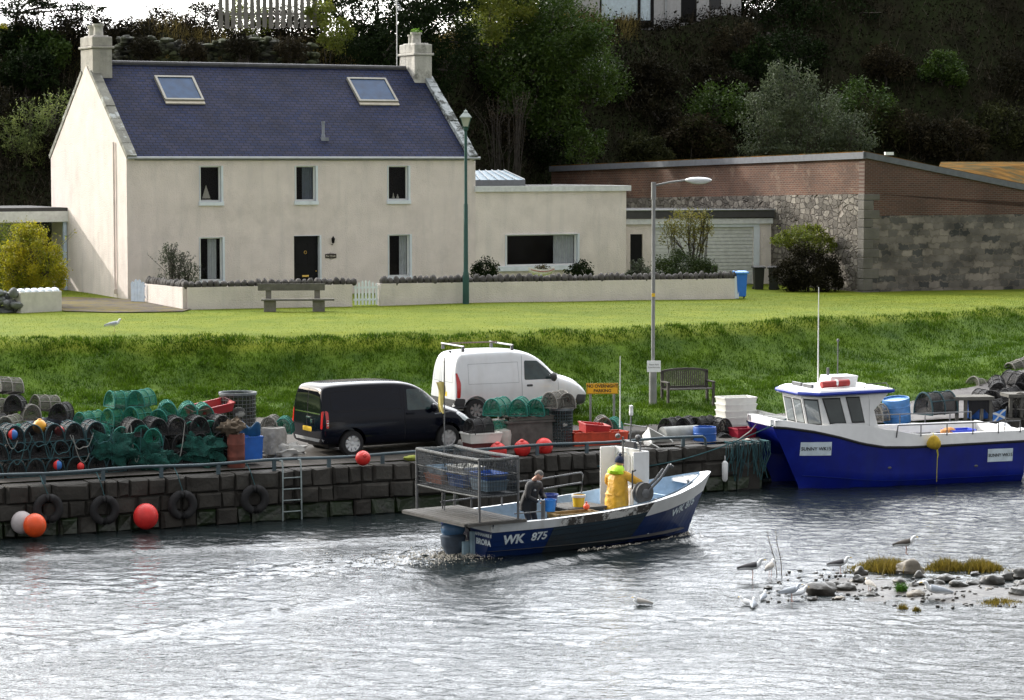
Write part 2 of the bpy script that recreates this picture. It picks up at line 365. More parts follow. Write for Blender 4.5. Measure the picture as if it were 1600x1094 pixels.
def hard_far(px, d=0): D, Z = prof(px); y = D[0]+d+.35*nz2(px*.02, 0, 1); return ((px-800)/4000*y, y)
strip('quay_surface', list(range(-1000, 1196, 10)), edge_at, lambda p: hard_far(p, .1), CONC, .012, 16)
strip('gravel_track', [1165+k*10 for k in range(90)], lambda p: (lambda e: e)(edge_at(max(p, 1200)) if p >= 1200 else edge_at(p)), lambda p: hard_far(p, .1), TRACK, .018, 16)
# ---- quay wall of real blocks
SB = M('quay_stone', (.040, .037, .032), rough=.75, var=.4, scale=1.6, bump=.9, bscale=9, col2=(.085, .085, .075), thr=(.54, .76), spec=.3)
SBW = M('quay_stone_wet', (.014, .016, .010), rough=.4, var=.4, scale=3, bump=.9, bscale=9, spec=.6, col2=(.012, .026, .006))
def quay(name, label, p0, p1, top=QH):
    p0 = Vector(p0); p1 = Vector(p1); L_ = (p1-p0).length; a = math.atan2(p1.y-p0.y, p1.x-p0.x); t = thing(name, label, 'quay wall', (p0.x, p0.y, 0), a)
    dry = MB(); wet = MB(); z = top; row = 0
    for h in (.44, .40, .42, .5, .6):
        x = 0
        while x < L_:
            w_ = random.choice([.34, .42, .5, .6, .8])*random.uniform(.9, 1.15); 
            if x+w_ > L_-.2: w_ = L_-x
            j = random.uniform(-.07, .05); hj = random.uniform(-.02, .025) if row == 0 else 0
            mb = dry if z-h > .02 or (z-h > -.3 and random.random() < .25 and row < 3) else wet
            d = .9; gap = .022
            # block with pillow-cut corners
            vs = []; W, D_, Hh = w_-gap, d, h-gap
            for (ix, iz) in ((0,0),(1,0),(1,1),(0,1)): vs.append((x+gap/2+ix*W+random.uniform(-.01,.01), d/2+.1, z-h+iz*(Hh+hj)))
            for (ix, iz) in ((0,0),(1,0),(1,1),(0,1)): vs.append((x+gap/2+ix*W, j+.06, z-h+iz*(Hh+hj)))
            for (ix, iz) in ((.10,.12),(.90,.10),(.89,.88),(.11,.90)): vs.append((x+gap/2+ix*W+random.uniform(-.035,.035), j-.01+random.uniform(-.035,.03), z-h+iz*(Hh+hj)+random.uniform(-.03,.03)))
            fs = [(0,1,5,4),(1,2,6,5),(2,3,7,6),(3,0,4,7),(4,5,9,8),(5,6,10,9),(6,7,11,10),(7,4,8,11),(8,9,10,11)]
            mb.add(vs, fs); x += w_
        z -= h; row += 1
    dry.build('stone_blocks', SB, t, fix=True); wet.build('wet_stone_blocks', SBW, t)
    bk = MB(); bk.box((L_/2, .45, (top-1.6)/2-.03), (L_, .7, top+1.6-.05)); bk.build('core', M('mortar_dark', (.03, .028, .025), rough=1), t)
    return t
ax, ay = from_sw(-60, -.02); bx, by = from_sw(S1, -.02); cx_, cy_ = from_sw(S1+.02, REC); ex_, ey_ = from_sw(60, REC-.02)
quay('quay_wall', 'long dark weathered stone quay wall of squared blocks beside the water', (ax, ay), (bx, by))
quay('quay_wall', 'short return of the stone quay wall behind the bow of the blue boat', (bx, by), (cx_, cy_))
quay('quay_wall', 'stone quay wall behind the moored blue catamaran', (cx_, cy_), (ex_, ey_))
# ---- water with real wavelets
def watermat():
    m = bpy.data.materials.new('river_water'); m.use_nodes = True; nt = m.node_tree; L = nt.links.new; b = nt.nodes['Principled BSDF']
    b.inputs['Base Color'].default_value = (.012, .017, .018, 1); b.inputs['Roughness'].default_value = .09; b.inputs['IOR'].default_value = 1.333; b.inputs['Specular IOR Level'].default_value = .5
    tc = _n(nt, 'ShaderNodeTexCoord')
    def ns(sc, vec, det=3, rot=0):
        mp = _n(nt, 'ShaderNodeMapping'); mp.inputs['Scale'].default_value = vec; mp.inputs['Rotation'].default_value = (0, 0, rot); L(tc.outputs['Object'], mp.inputs[0])
        n = _n(nt, 'ShaderNodeTexNoise'); n.inputs['Scale'].default_value = sc; n.inputs['Detail'].default_value = det; L(mp.outputs[0], n.inputs[0]); return n.outputs[0]
    a = ns(5, (.8, 1.1, 1), 5, .3); c = ns(15, (.8, 1.2, 1), 3, -.2); d = ns(.16, (1, 2.2, 1), 3, .35)
    rp = _n(nt, 'ShaderNodeMapRange'); rp.inputs[1].default_value = .35; rp.inputs[2].default_value = .65; rp.inputs[3].default_value = .55; rp.inputs[4].default_value = 1.15; L(d, rp.inputs[0])
    s = _n(nt, 'ShaderNodeMath', operation='MULTIPLY_ADD'); s.inputs[1].default_value = .35; L(c, s.inputs[0]); L(a, s.inputs[2])
    q = _n(nt, 'ShaderNodeMath', operation='MULTIPLY'); L(s.outputs[0], q.inputs[0]); L(rp.outputs[0], q.inputs[1])
    bp = _n(nt, 'ShaderNodeBump'); bp.inputs['Strength'].default_value = 1; bp.inputs['Distance'].default_value = WBUMP; L(q.outputs[0], bp.inputs['Height']); L(bp.outputs[0], b.inputs['Normal'])
    return m
WBUMP = .046
WATER = watermat()
gx = np.arange(-22, 24, .085); gy = np.arange(38, 79, .085); X, Y = np.meshgrid(gx, gy, indexing='ij')
Z = np.zeros_like(X)
for k in range(26):
    lam = rng.uniform(.22, .75); th = rng.normal(1.35, .55); A = .0042*lam; ph = rng.uniform(0, 6.28)
    Z += A*np.sin((X*math.cos(th)+Y*math.sin(th))*2*math.pi/lam+ph + 1.2*np.sin(X*.5+k)+1.1*np.cos(Y*.37+k*2))
BO = np.array([-1.1, 57.6]); BH = np.array([math.cos(rad(33)), math.sin(rad(33))]); BNn = np.array([-BH[1], BH[0]])
a_ = (X-BO[0])*BH[0]+(Y-BO[1])*BH[1]; b_ = (X-BO[0])*BNn[0]+(Y-BO[1])*BNn[1]
for sgn in (1, -1):                                     # spreading wake arms and the turbulent track astern
    arm = np.abs(b_*sgn) - (.9+.26*np.clip(6.2-a_, 0, 60)); g = np.exp(-(arm/.38)**2)*np.exp(-np.clip(-a_, 0, 60)/14)*(a_ < 6.0)
    Z += .045*g*np.cos(arm*5.5)
tr = np.exp(-(b_/1.15)**2)*np.exp(-np.clip(-a_, 0, 50)/5)*(a_ < .2)
Z += tr*.035*np.sin(a_*6+3*np.sin(b_*4))+tr*.02*rng.normal(size=Z.shape)
V = np.stack([X, Y, Z], -1).reshape(-1, 3); nx, ny = X.shape; I = np.arange(nx*ny).reshape(nx, ny)
F = np.stack([I[:-1, :-1], I[1:, :-1], I[1:, 1:], I[:-1, 1:]], -1).reshape(-1, 4)
tag(rawmesh('water', V, F, WATER, smooth=True), kind='structure')
o = MB()
for (x0, x1, y0, y1) in ((-300, -21.99, -60, 200), (23.94, 300, -60, 200), (-22, 23.94, -60, 38), (-22, 23.94, 78.9, 120)):
    o.add([(x0,y0,0),(x1,y0,0),(x1,y1,0),(x0,y1,0)], [(0,1,2,3)])
tag(o.build('water_beyond', WATER, fix=False), kind='structure')
# foam churned up by the outboard
FOAM = M('foam', (.62, .58, .50), rough=.8, var=.1)
P = []
for k in range(2600):
    aa = -rng.exponential(1.3)+.2; bb = rng.normal(-.1, .42+.09*abs(aa)); 
    if rng.random() < math.exp(aa/3.2): P.append((BO[0]+BH[0]*aa+BNn[0]*bb, BO[1]+BH[1]*aa+BNn[1]*bb, .015+.05*rng.random()*math.exp(aa)))
for k in range(500):                                    # bow wave along the near side
    aa = rng.uniform(2.2, 6.2); hb = 1.28*(1-max(0, (aa-3.4)/3.2)**2); bb = -hb-rng.exponential(.08)-.02
    P.append((BO[0]+BH[0]*aa+BNn[0]*bb, BO[1]+BH[1]*aa+BNn[1]*bb, .03+.05*rng.random()))
tag(leafmesh('wake_foam', P, .015, FOAM, aspect=.8, up=0), kind='stuff')
# ---- blades of rough grass on the bank and short tufts along edges
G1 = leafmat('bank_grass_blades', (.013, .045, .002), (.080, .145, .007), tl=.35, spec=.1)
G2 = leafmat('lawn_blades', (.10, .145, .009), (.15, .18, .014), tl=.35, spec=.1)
def blades(name, pts, h, mat, wd=.02):
    P = np.array(pts); N = len(P); hh = h*rng.uniform(.5, 1.5, N)*(P[:, 3] if P.shape[1] > 3 else 1); an = rng.uniform(0, 6.28, N); le = rng.normal(0, .4, (N, 2))*hh[:, None]
    dx = np.cos(an)*wd; dy = np.sin(an)*wd; B = P[:, :3]
    a = B+np.stack([dx, dy, -.02+0*dx], 1); b = B-np.stack([dx, dy, .02+0*dx], 1); c = B+np.stack([le[:, 0], le[:, 1], hh], 1)
    return tag(rawmesh(name, np.stack([a, b, c], 1).reshape(-1, 3), np.arange(3*N).reshape(-1, 3), mat), kind='stuff')
pts = []
while len(pts) < 130000:
    px = random.uniform(-60, 1660); D, Z_ = prof(px); y = random.uniform(D[0]-.1, D[2]+.5)+.2*random.random(); x = (px-800)/4000*y
    cl = nz2(x, y, 1.1, 4)+.6*nz2(x, y, 3.1, 1)
    if random.random() < .6+cl*.5: pts.append((x, y, H(x, y), .8+.8*max(0, cl)))
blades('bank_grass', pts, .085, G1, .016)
pts = []
while len(pts) < 60000:
    px = random.uniform(-60, 1660); D, Z_ = prof(px); y = random.uniform(D[2]+.2, 101); x = (px-800)/4000*y
    pts.append((x, y, H(x, y)))
blades('lawn_grass', pts, .020, G2, .014)
# ================= buildings =================
def planar(name, kind, **k):                    # materials drawn in the local XY plane of a wall or roof panel
    m = bpy.data.materials.new(name); m.use_nodes = True; nt = m.node_tree; L = nt.links.new; b = nt.nodes['Principled BSDF']
    b.inputs['Roughness'].default_value = k.get('rough', .8); b.inputs['Specular IOR Level'].default_value = k.get('spec', .3)
    tc = _n(nt, 'ShaderNodeTexCoord'); nz = _n(nt, 'ShaderNodeTexNoise'); nz.inputs['Scale'].default_value = k.get('ns', 1.2); nz.inputs['Detail'].default_value = 7; L(tc.outputs['Object'], nz.inputs[0])
    h = None
    if kind == 'brick':
        nd = _n(nt, 'ShaderNodeTexNoise'); nd.inputs['Scale'].default_value = 5; L(tc.outputs['Object'], nd.inputs[0])
        vm = _n(nt, 'ShaderNodeVectorMath', operation='MULTIPLY_ADD'); vm.inputs[1].default_value = (k.get('wob', .015),)*3; L(nd.outputs['Color'], vm.inputs[0]); L(tc.outputs['Object'], vm.inputs[2])
        br = _n(nt, 'ShaderNodeTexBrick'); br.offset = k.get('off', .5); br.squash = k.get('sq', 1.0); br.squash_frequency = 3; br.offset_frequency = 2; br.inputs['Scale'].default_value = 1; br.inputs['Brick Width'].default_value = k['bw']; br.inputs['Row Height'].default_value = k['rh']
        br.inputs['Mortar Size'].default_value = k['ms']; br.inputs['Color1'].default_value = c3(k['c1']); br.inputs['Color2'].default_value = c3(k['c2']); br.inputs['Mortar'].default_value = c3(k['cm']); br.inputs['Bias'].default_value = k.get('bias', 0)
        L(vm.outputs[0], br.inputs[0]); col = br.outputs[0]; h = br.outputs['Fac']; inv = True
    else:
        mp = _n(nt, 'ShaderNodeMapping'); mp.inputs['Scale'].default_value = k.get('vs', (2.2, 4, 1)); nd = _n(nt, 'ShaderNodeTexNoise'); nd.inputs['Scale'].default_value = 3
        L(tc.outputs['Object'], nd.inputs[0]); vm = _n(nt, 'ShaderNodeVectorMath', operation='MULTIPLY_ADD'); vm.inputs[1].default_value = (.12,)*3; L(nd.outputs['Color'], vm.inputs[0]); L(tc.outputs['Object'], vm.inputs[2]); L(vm.outputs[0], mp.inputs[0])
        v = _n(nt, 'ShaderNodeTexVoronoi', distance='CHEBYCHEV'); v.inputs['Scale'].default_value = 1; v.inputs['Randomness'].default_value = .75; L(mp.outputs[0], v.inputs[0])
        v2 = _n(nt, 'ShaderNodeTexVoronoi', feature='DISTANCE_TO_EDGE'); v2.inputs['Scale'].default_value = 1; v2.inputs['Randomness'].default_value = .75; L(mp.outputs[0], v2.inputs[0])
        sp = _n(nt, 'ShaderNodeSeparateColor'); L(v.outputs['Color'], sp.inputs[0]); rp = _n(nt, 'ShaderNodeValToRGB'); e = rp.color_ramp.elements
        e[0].color = c3(k['c1']); e[1].color = c3(k['c2']); x = rp.color_ramp.elements.new(.5); x.color = c3(k['c3']); L(sp.outputs[0], rp.inputs[0])
        mr = _n(nt, 'ShaderNodeMapRange'); mr.inputs[1].default_value = .02; mr.inputs[2].default_value = .09; L(v2.outputs[0], mr.inputs[0]); mm = _n(nt, 'ShaderNodeMix', data_type='RGBA'); mm.inputs['A'].default_value = c3(k['cm'])
        L(mr.outputs[0], mm.inputs['Factor']); L(rp.outputs[0], mm.inputs['B']); col = mm.outputs['Result']; h = mr.outputs[0]; inv = False
    mr2 = _n(nt, 'ShaderNodeMapRange'); mr2.inputs[1].default_value = .3; mr2.inputs[2].default_value = .7; mr2.inputs[3].default_value = k.get('lo', .65); mr2.inputs[4].default_value = k.get('hi', 1.25); L(nz.outputs[0], mr2.inputs[0])
    sc = _n(nt, 'ShaderNodeVectorMath', operation='SCALE'); L(col, sc.inputs[0]); L(mr2.outputs[0], sc.inputs['Scale']); out = sc.outputs[0]
    if 'spot' in k:
        n5 = _n(nt, 'ShaderNodeTexNoise'); n5.inputs['Scale'].default_value = k.get('ss', 4); n5.inputs['Detail'].default_value = 10; n5.inputs['Roughness'].default_value = .7; L(tc.outputs['Object'], n5.inputs[0])
        r5 = _n(nt, 'ShaderNodeMapRange'); r5.inputs[1].default_value = k['st'][0]; r5.inputs[2].default_value = k['st'][1]; r5.inputs[4].default_value = .8; L(n5.outputs[0], r5.inputs[0])
        x5 = _n(nt, 'ShaderNodeMix', data_type='RGBA'); x5.inputs['B'].default_value = c3(k['spot']); L(r5.outputs[0], x5.inputs['Factor']); L(out, x5.inputs['A']); out = x5.outputs['Result']
    L(out, b.inputs['Base Color'])
    bp = _n(nt, 'ShaderNodeBump'); bp.inputs['Strength'].default_value = k.get('bs', .7); bp.inputs['Distance'].default_value = k.get('bd', .02); bp.invert = inv; L(h, bp.inputs['Height'])
    n6 = _n(nt, 'ShaderNodeTexNoise'); n6.inputs['Scale'].default_value = k.get('fs', 12); n6.inputs['Detail'].default_value = 5; L(tc.outputs['Object'], n6.inputs[0]); b2 = _n(nt, 'ShaderNodeBump'); b2.inputs['Strength'].default_value = .6; b2.inputs['Distance'].default_value = k.get('fd', .02)
    L(n6.outputs[0], b2.inputs['Height']); L(bp.outputs[0], b2.inputs['Normal']); L(b2.outputs[0], b.inputs['Normal'])
    return m
def harl(name, col): 
    return M(name, col, rough=.92, var=.07, scale=1.3, bump=1, bscale=22, spec=.1, col2=[c*.80 for c in col], thr=(.52, .78), streak=.32, streakcol=[col[0]*.62, col[1]*.66, col[2]*.68])
HARL = harl('cream_harling', (.75, .675, .64)); HARL2 = harl('cream_harling_wing', (.79, .72, .67)); HARL3 = harl('pinkish_harling', (.71, .65, .61))
WPAINT = M('white_painted_masonry', (.70, .76, .82), rough=.6, var=.05, scale=3, streak=.25)
WFRAME = M('white_window_frame', (.78, .80, .80), rough=.35, var=.02)
GLASS = M('window_glass', (.004, .004, .005), rough=.05, var=0, spec=.22, trans=.78)
DARKGLASS = M('dark_glass', (.006, .007, .009), rough=.05, var=0, spec=.4)
CURT = M('net_curtain', (.75, .80, .84), rough=.9, var=.1); CURTD = M('dark_curtain', (.16, .08, .05), rough=.9)
BLACKP = M('black_gloss_paint', (.006, .006, .007), rough=.4, var=.2, spec=.15)
BRASS = M('brass', (.75, .5, .15), rough=.3, metal=1, var=.05)
LEAD = M('lead_flashing', (.20, .22, .25), rough=.55, var=.25, scale=5)
SLATE = planar('blue_slate', 'brick', bw=.28, rh=.165, ms=.014, c1=(.010, .018, .056), c2=(.023, .026, .055), cm=(.005, .005, .008), rough=.75, spec=.15, ns=.7, lo=.7, hi=1.35, bs=1, bd=.02, spot=(.05, .06, .10), st=(.66, .8), ss=2.2, fs=5, fd=.015)
SKEW = M('skew_stone', (.34, .37, .38), rough=.85, var=.2, scale=3, bump=.8, bscale=18, col2=(.045, .05, .045), thr=(.47, .57))
SKEWD = M('skew_stone_lichened', (.20, .20, .17), rough=.85, var=.3, scale=3, bump=.8, bscale=18, col2=(.40, .43, .42), thr=(.55, .62))
ALU = M('grey_metal', (.42, .44, .45), rough=.45, metal=.6, var=.15)
def frame_from(P, d, nrm=None):
    d = Vector(d).normalized(); up = Vector((0, 0, 1)); T = Matrix.Identity(4); z = d.cross(up)
    for i, c in enumerate((d, up, z)):
        for j in range(3): T[j][i] = c[j]
    T.translation = Vector(P); return T
class Face:                                     # a vertical wall plane addressed by photo pixels, coordinates (u along, v up)
    def __init__(s, P, ang): s.P = Vector(P); s.t = Vector((math.cos(ang), math.sin(ang), 0)); s.n = Vector((math.sin(ang), -math.cos(ang), 0)); s.ang = ang
    def uv(s, px, py): p = PP(px, py, s.P, s.n)-s.P; return p.dot(s.t), p.z
    def rect(s, x0, y0, x1, y1):
        a = s.uv(x0, (y0+y1)/2)[0]; b = s.uv(x1, (y0+y1)/2)[0]; m = (x0+x1)/2; return a, s.uv(m, y1)[1], b, s.uv(m, y0)[1]
def holed(mb, W, Hh, holes, y=0, depth=.2, x0=0, z0=0):
    xs = sorted({x0, W, *[h[0] for h in holes], *[h[2] for h in holes]}); zs = sorted({z0, Hh, *[h[1] for h in holes], *[h[3] for h in holes]})
    for i in range(len(xs)-1):
        for j in range(len(zs)-1):
            xc = (xs[i]+xs[i+1])/2; zc = (zs[j]+zs[j+1])/2
            if any(h[0] < xc < h[2] and h[1] < zc < h[3] for h in holes): continue
            mb.add([(xs[i],y,zs[j]),(xs[i+1],y,zs[j]),(xs[i+1],y,zs[j+1]),(xs[i],y,zs[j+1])], [(0,1,2,3)])
    for a, b, c, d in holes:
        mb.add([(a,y,b),(c,y,b),(c,y,d),(a,y,d),(a,y+depth,b),(c,y+depth,b),(c,y+depth,d),(a,y+depth,d)], [(0,4,7,3),(1,2,6,5),(0,1,5,4),(3,7,6,2)])
def window(parent, h, sill=True, surround=True, curtain=None, trans=0, yd=.19, mull=()):
    a, b, c, d = h; f = MB(); w_ = .055
    if surround: 
        f.box(((a+.045), -.0, (b+d)/2), (.03, .03, d-b)); 
    for bx in (((a+c)/2, yd-.02, b+w_/2, c-a, w_), ((a+c)/2, yd-.02, d-w_/2, c-a, w_)): f.box((bx[0], bx[1], bx[2]), (bx[3], .06, bx[4]))
    for x in [a+w_/2, c-w_/2]+[a+(c-a)*m for m in mull]: f.box((x, yd-.02, (b+d)/2), (w_, .06, d-b-2*w_-.001))
    fo = f.build('window', WFRAME, parent)
    g = MB(); g.box(((a+c)/2, yd-.005, (b+d)/2), (c-a-2*w_+.01, .012, d-b-2*w_+.01)); g.build('pane', GLASS, fo)
    if surround:
        s = MB(); k = .012                      # white painted reveals
        s.box((c-k/2, yd/2-.045, (b+d)/2), (k, yd-.05, d-b)); s.box((a+k/2, yd/2-.045, (b+d)/2), (k, yd-.05, d-b)); s.box(((a+c)/2, yd/2-.045, d-k/2), (c-a-2*k, yd-.05, k))
        s.box((c+.035, -.006, (b+d)/2), (.07, .014, d-b)); s.build('surround', WPAINT, fo)
    if sill:
        s = MB(); s.box(((a+c)/2+.02, .03, b-.075), (c-a+.10, .24, .15)); s.build('sill', WPAINT, fo, bevel=.01)
    for (p, q, m) in (curtain or []):
        g = MB(); X0 = a+(c-a)*p; X1 = a+(c-a)*q
        g.grid(lambda u, v: (X0+(X1-X0)*u, yd+.05+.02*math.sin(u*(X1-X0)*60), b+v*(d-b)), 24, 1); g.build('curtain', m, fo, smooth=True, fix=False)
    rb = MB(); rb.box(((a+c)/2, yd+.55, (b+d)/2), (c-a+.5, .02, d-b+.4)); rb.build('dark_room', M('dark_interior', (.02, .017, .015), rough=1), fo)
    return fo
GZ = 3.55
# ---------- the cottage
HA = rad(28); P0 = PY(200, 470, 95.0); P0.z = GZ; HF = Face(P0, HA)
cot = thing('cottage', 'two storey cream harled cottage with blue slate roof and two end chimneys', 'house', P0, HA)
WU = HF.uv(743, 350)[0]; DP = 9.0; EV = 5.42; RG = 9.0
ups = [HF.rect(311, 259, 346, 314), HF.rect(460.5, 259, 494, 314), HF.rect(605, 259, 638.5, 314)]
lows = [HF.rect(311, 370, 348.5, 437), HF.rect(606, 367, 641, 434)]
door = HF.rect(459.5, 369, 500, 447); door = (door[0], .12, door[2], door[3])
fixz = lambda r, z0, z1: (r[0], z0, r[2], z1)
zt = sum(r[3] for r in ups)/3; zb = sum(r[1] for r in ups)/3; ups = [fixz(r, zb, zt) for r in ups]
zt = sum(r[3] for r in lows)/2; zb = sum(r[1] for r in lows)/2; lows = [fixz(r, zb, zt) for r in lows]; door = (door[0], .12, door[2], zt+.01)
wl = MB(); holed(wl, WU, EV, ups+lows+[door], z0=-.6)
for X in (0, WU): wl.add([(X,0,-.6),(X,DP,-.6),(X,DP,EV),(X,DP/2,RG-.02),(X,0,EV)], [(0,1,2,3,4)])
wl.add([(0,DP,-.6),(WU,DP,-.6),(WU,DP,EV),(0,DP,EV)], [(0,1,2,3)])
wl.build('wall', HARL, cot)
window(cot, ups[0], curtain=[]); window(cot, ups[1], curtain=[(.45, 1, M('blind_grey', (.22, .26, .32)))]); window(cot, ups[2])
window(cot, lows[0], curtain=[(.45, .82, CURT)]); window(cot, lows[1], curtain=[(.62, 1, CURT), (0, .12, CURTD)])
# ornaments on the sills inside
sb = MB(); a, b, c, d = ups[0]; sb.prism([(a+.22, b+.12), (a+.55, b+.12), (a+.38, b+.62)], .26, .275, 'y'); sb.prism([(a+.2, b+.08), (a+.6, b+.08), (a+.54, b+.03), (a+.26, b+.03)], .24, .30, 'y'); tag(sb.build('model_yacht', M('ornament_white', (.7, .68, .6)), None), 'little white model yacht standing inside the upper left cottage window', 'ornament'); S.collection.objects[-1].matrix_world = Matrix.Translation(P0) @ Matrix.Rotation(HA, 4, 'Z')
for k, (qx, nm, lb) in enumerate(((.42, 'ornament', 'taller white ornament inside the upper right cottage window'), (.62, 'ornament', 'shorter white ornament inside the upper right cottage window'))):
    a, b, c, d = ups[2]; sb = MB(); sb.lathe([(.05, 0), (.06, .03), (.03, .10), (.012, .22-.05*k)], 8, ((a+(c-a)*qx), .27, b+.06)); tag(sb.build('ornament', MATS['ornament_white']), lb, 'ornament').matrix_world = Matrix.Translation(P0) @ Matrix.Rotation(HA, 4, 'Z')
# door
a, b, c, d = door; dm = MB(); dm.box(((a+c)/2, .2, (b+d)/2), (c-a, .05, d-b)); dr = dm.build('door', BLACKP, cot)
pn = MB()
for (pu, pv, ww, hh) in ((.27,.70,.3,.36),(.73,.70,.3,.36),(.27,.22,.3,.24),(.73,.22,.3,.24)): pn = MB(); pn.box((a+(c-a)*pu, .17, b+(d-b)*pv), ((c-a)*ww, .02, (d-b)*hh)); pn.build('door_panel', BLACKP, dr, bevel=.008)
lb_ = MB(); lb_.box(((a+c)/2, .165, b+(d-b)*.33), (.28, .02, .075)); lb_.build('letterbox', BRASS, dr, bevel=.006)
kn = MB(); kn.tube([((a+c)/2+.05*math.cos(q), .16, b+(d-b)*.72+.06*math.sin(q)) for q in np.linspace(0, 6.0, 12)], .012); kn.build('knocker', BRASS, dr)
hd = MB(); hd.ball((c-.1, .15, b+.95), .03); hd.build('handle', BRASS, dr, smooth=True)
rv = MB(); rv.box((c-.008, .07, (b+d)/2), (.016, .2, d-b-.001)); rv.box((c+.03, -.006, (b+d)/2), (.06, .014, d-b)); rv.box(((a+c)/2, .07, d-.008), (c-a-.04, .2, .014)); rv.build('door_surround', WPAINT, cot)
st = MB(); st.box(((a+c)/2, -.15, -.02), (1.5, .5, .28)); st.build('doorstep', M('step_stone', (.3,.28,.25), bump=.4), cot, bevel=.02)
# wall lamp and name plate
u, v = HF.uv(518, 377); lm = MB(); lm.tube([(u, 0, v-.12), (u, -.1, v-.14), (u, -.16, v-.05)], .012); lm.lathe([(.03,-.08),(.05,-.06),(.075,.08),(.085,.10),(.03,.16),(.01,.2)], 6, (u, -.16, v)); lo = lm.build('wall_lantern', BLACKP, cot)
u, v = HF.uv(516.5, 400); pl = MB(); pl.box((u, -.02, v), (.46, .025, .16))
for k in range(5): pl.tube([(u-.12+.06*k, -.02, v-.08), (u-.12+.06*k, -.02, v-.13+.015*abs(k-2)), ], .01); pl.tube([(u-.12+.06*k, -.02, v+.08), (u-.12+.06*k, -.02, v+.13-.015*abs(k-2))], .01)
pt = pl.build('name_plate', M('rusty_black_iron', (.03, .02, .016), rough=.6), cot)
TH = frame_from((u, -.036, v), (1,0,0)); textmesh('Pier House', .09, M('lettering_cream', (.7, .66, .55)), pt, TH)
# roof
al = math.atan2(RG-EV, DP/2); SLN = math.hypot(RG-EV, DP/2)
def panel(name, T, polys, thick, mat, parent, bevel=0):
    mb = MB()
    for p in polys: mb.prism(p, -thick, 0, 'z')
    o = mb.build(name, mat, parent, bevel=bevel); o.matrix_local = T; return o
TR = Matrix.Translation((0, 0, EV+.06)) @ Matrix.Rotation(al, 4, 'X'); TB = Matrix.Translation((WU, DP, EV+.06)) @ Matrix.Rotation(math.pi, 4, 'Z') @ Matrix.Rotation(al, 4, 'X')
rfp = panel('roof', TR, [[(.30, -.14), (WU-.30, -.14), (WU-.30, SLN), (.30, SLN)]], .07, SLATE, cot)
panel('roof', TB, [[(.30, -.14), (WU-.30, -.14), (WU-.30, SLN), (.30, SLN)]], .07, SLATE, cot)
rg = MB(); rg.tube([(.7, DP/2, RG+.09), (WU-.9, DP/2, RG+.09)], .10, 8); rg.build('ridge', M('ridge_tile', (.06, .06, .065), rough=.7, var=.3, bump=.3), cot)
# skews: coping slabs up each gable
for X, mt in ((.16, SKEWD), (WU-.16, SKEW)):
    for sg in (0, 1):
        mb = MB(); n = 7
        for k in range(n):
            l0 = -.12+(SLN-.5)*k/n; l1 = -.12+(SLN-.5)*(k+1)/n-.015; mb.prism([(-.19, l0), (.19, l0), (.19, l1), (-.19, l1)], -.03, .15+random.uniform(-.012, .02))
        o = mb.build('skew', mt, cot, bevel=.012); o.matrix_local = (Matrix.Translation((X, 0, EV+.06)) @ Matrix.Rotation(al, 4, 'X')) if sg == 0 else (Matrix.Translation((X, DP, EV+.06)) @ Matrix.Rotation(math.pi, 4, 'Z') @ Matrix.Rotation(al, 4, 'X'))
# gutter
gt = MB(); gt.tube([(.0, -.13, EV+.0), (WU+.14, -.13, EV-.0)], .055, 8); gt.tube([(WU-.06, -.02, EV-.04), (WU-.06, -.06, EV-.1)], .03); gt.build('gutter', M('gutter_grey', (.34, .36, .38), rough=.5), cot, smooth=True)
dp = MB(); u0 = -.0; 
ga = Vector((-.0, 1.25, 0)); dp.tube([(-.06, 1.25, EV+.6), (-.06, 1.25, .35)], .04, 8); dp.box((-.06, 1.25, .42), (.14, .14, .18)); dp.build('downpipe', HARL, cot, smooth=True)
# skylights on the front slope
MR = cot.matrix_basis.copy(); MR = Matrix.Translation(P0) @ Matrix.Rotation(HA, 4, 'Z') @ TR; MRi = MR.inverted(); RN = (MR.to_3x3() @ Vector((0,0,1)))
def rf(px, py): q = MRi @ PP(px, py, MR.translation, RN); return q.x, q.y
for (x0, x1, yt, x2, x3, yb) in ((243, 304, 121.5, 255, 315, 159), (545, 606, 124.5, 557, 617, 161)):
    a0 = rf(x0, yt); a1 = rf(x1, yt); b0 = rf(x2, yb); b1 = rf(x3, yb); X0 = (a0[0]+b0[0])/2; X1 = (a1[0]+b1[0])/2; Y1 = (a0[1]+a1[1])/2; Y0 = (b0[1]+b1[1])/2
    f = MB(); z = .11; t_ = .09
    f.box(((X0+X1)/2, Y0+t_/2, z/2), (X1-X0, t_, z)); f.box(((X0+X1)/2, Y1-t_/2, z/2), (X1-X0, t_, z)); f.box((X0+t_/2, (Y0+Y1)/2, z/2), (t_, Y1-Y0-2*t_, z)); f.box((X1-t_/2, (Y0+Y1)/2, z/2), (t_, Y1-Y0-2*t_, z))
    fo = f.build('skylight', M('skylight_frame', (.24, .23, .19), rough=.5, var=.12), cot, bevel=.01); fo.matrix_local = TR
    g = MB(); g.box(((X0+X1)/2, (Y0+Y1)/2, .07), (X1-X0-2*t_, Y1-Y0-2*t_, .01)); g.build('pane', M('skylight_glass', (.015, .05, .12), rough=.25, spec=.12, var=.25, scale=3), fo)
    g = MB(); g.box(((X0+X1)/2, Y0-.09, .025), (X1-X0, .16, .05)); g.build('flashing', M('tan_flashing', (.42, .38, .30)), fo)
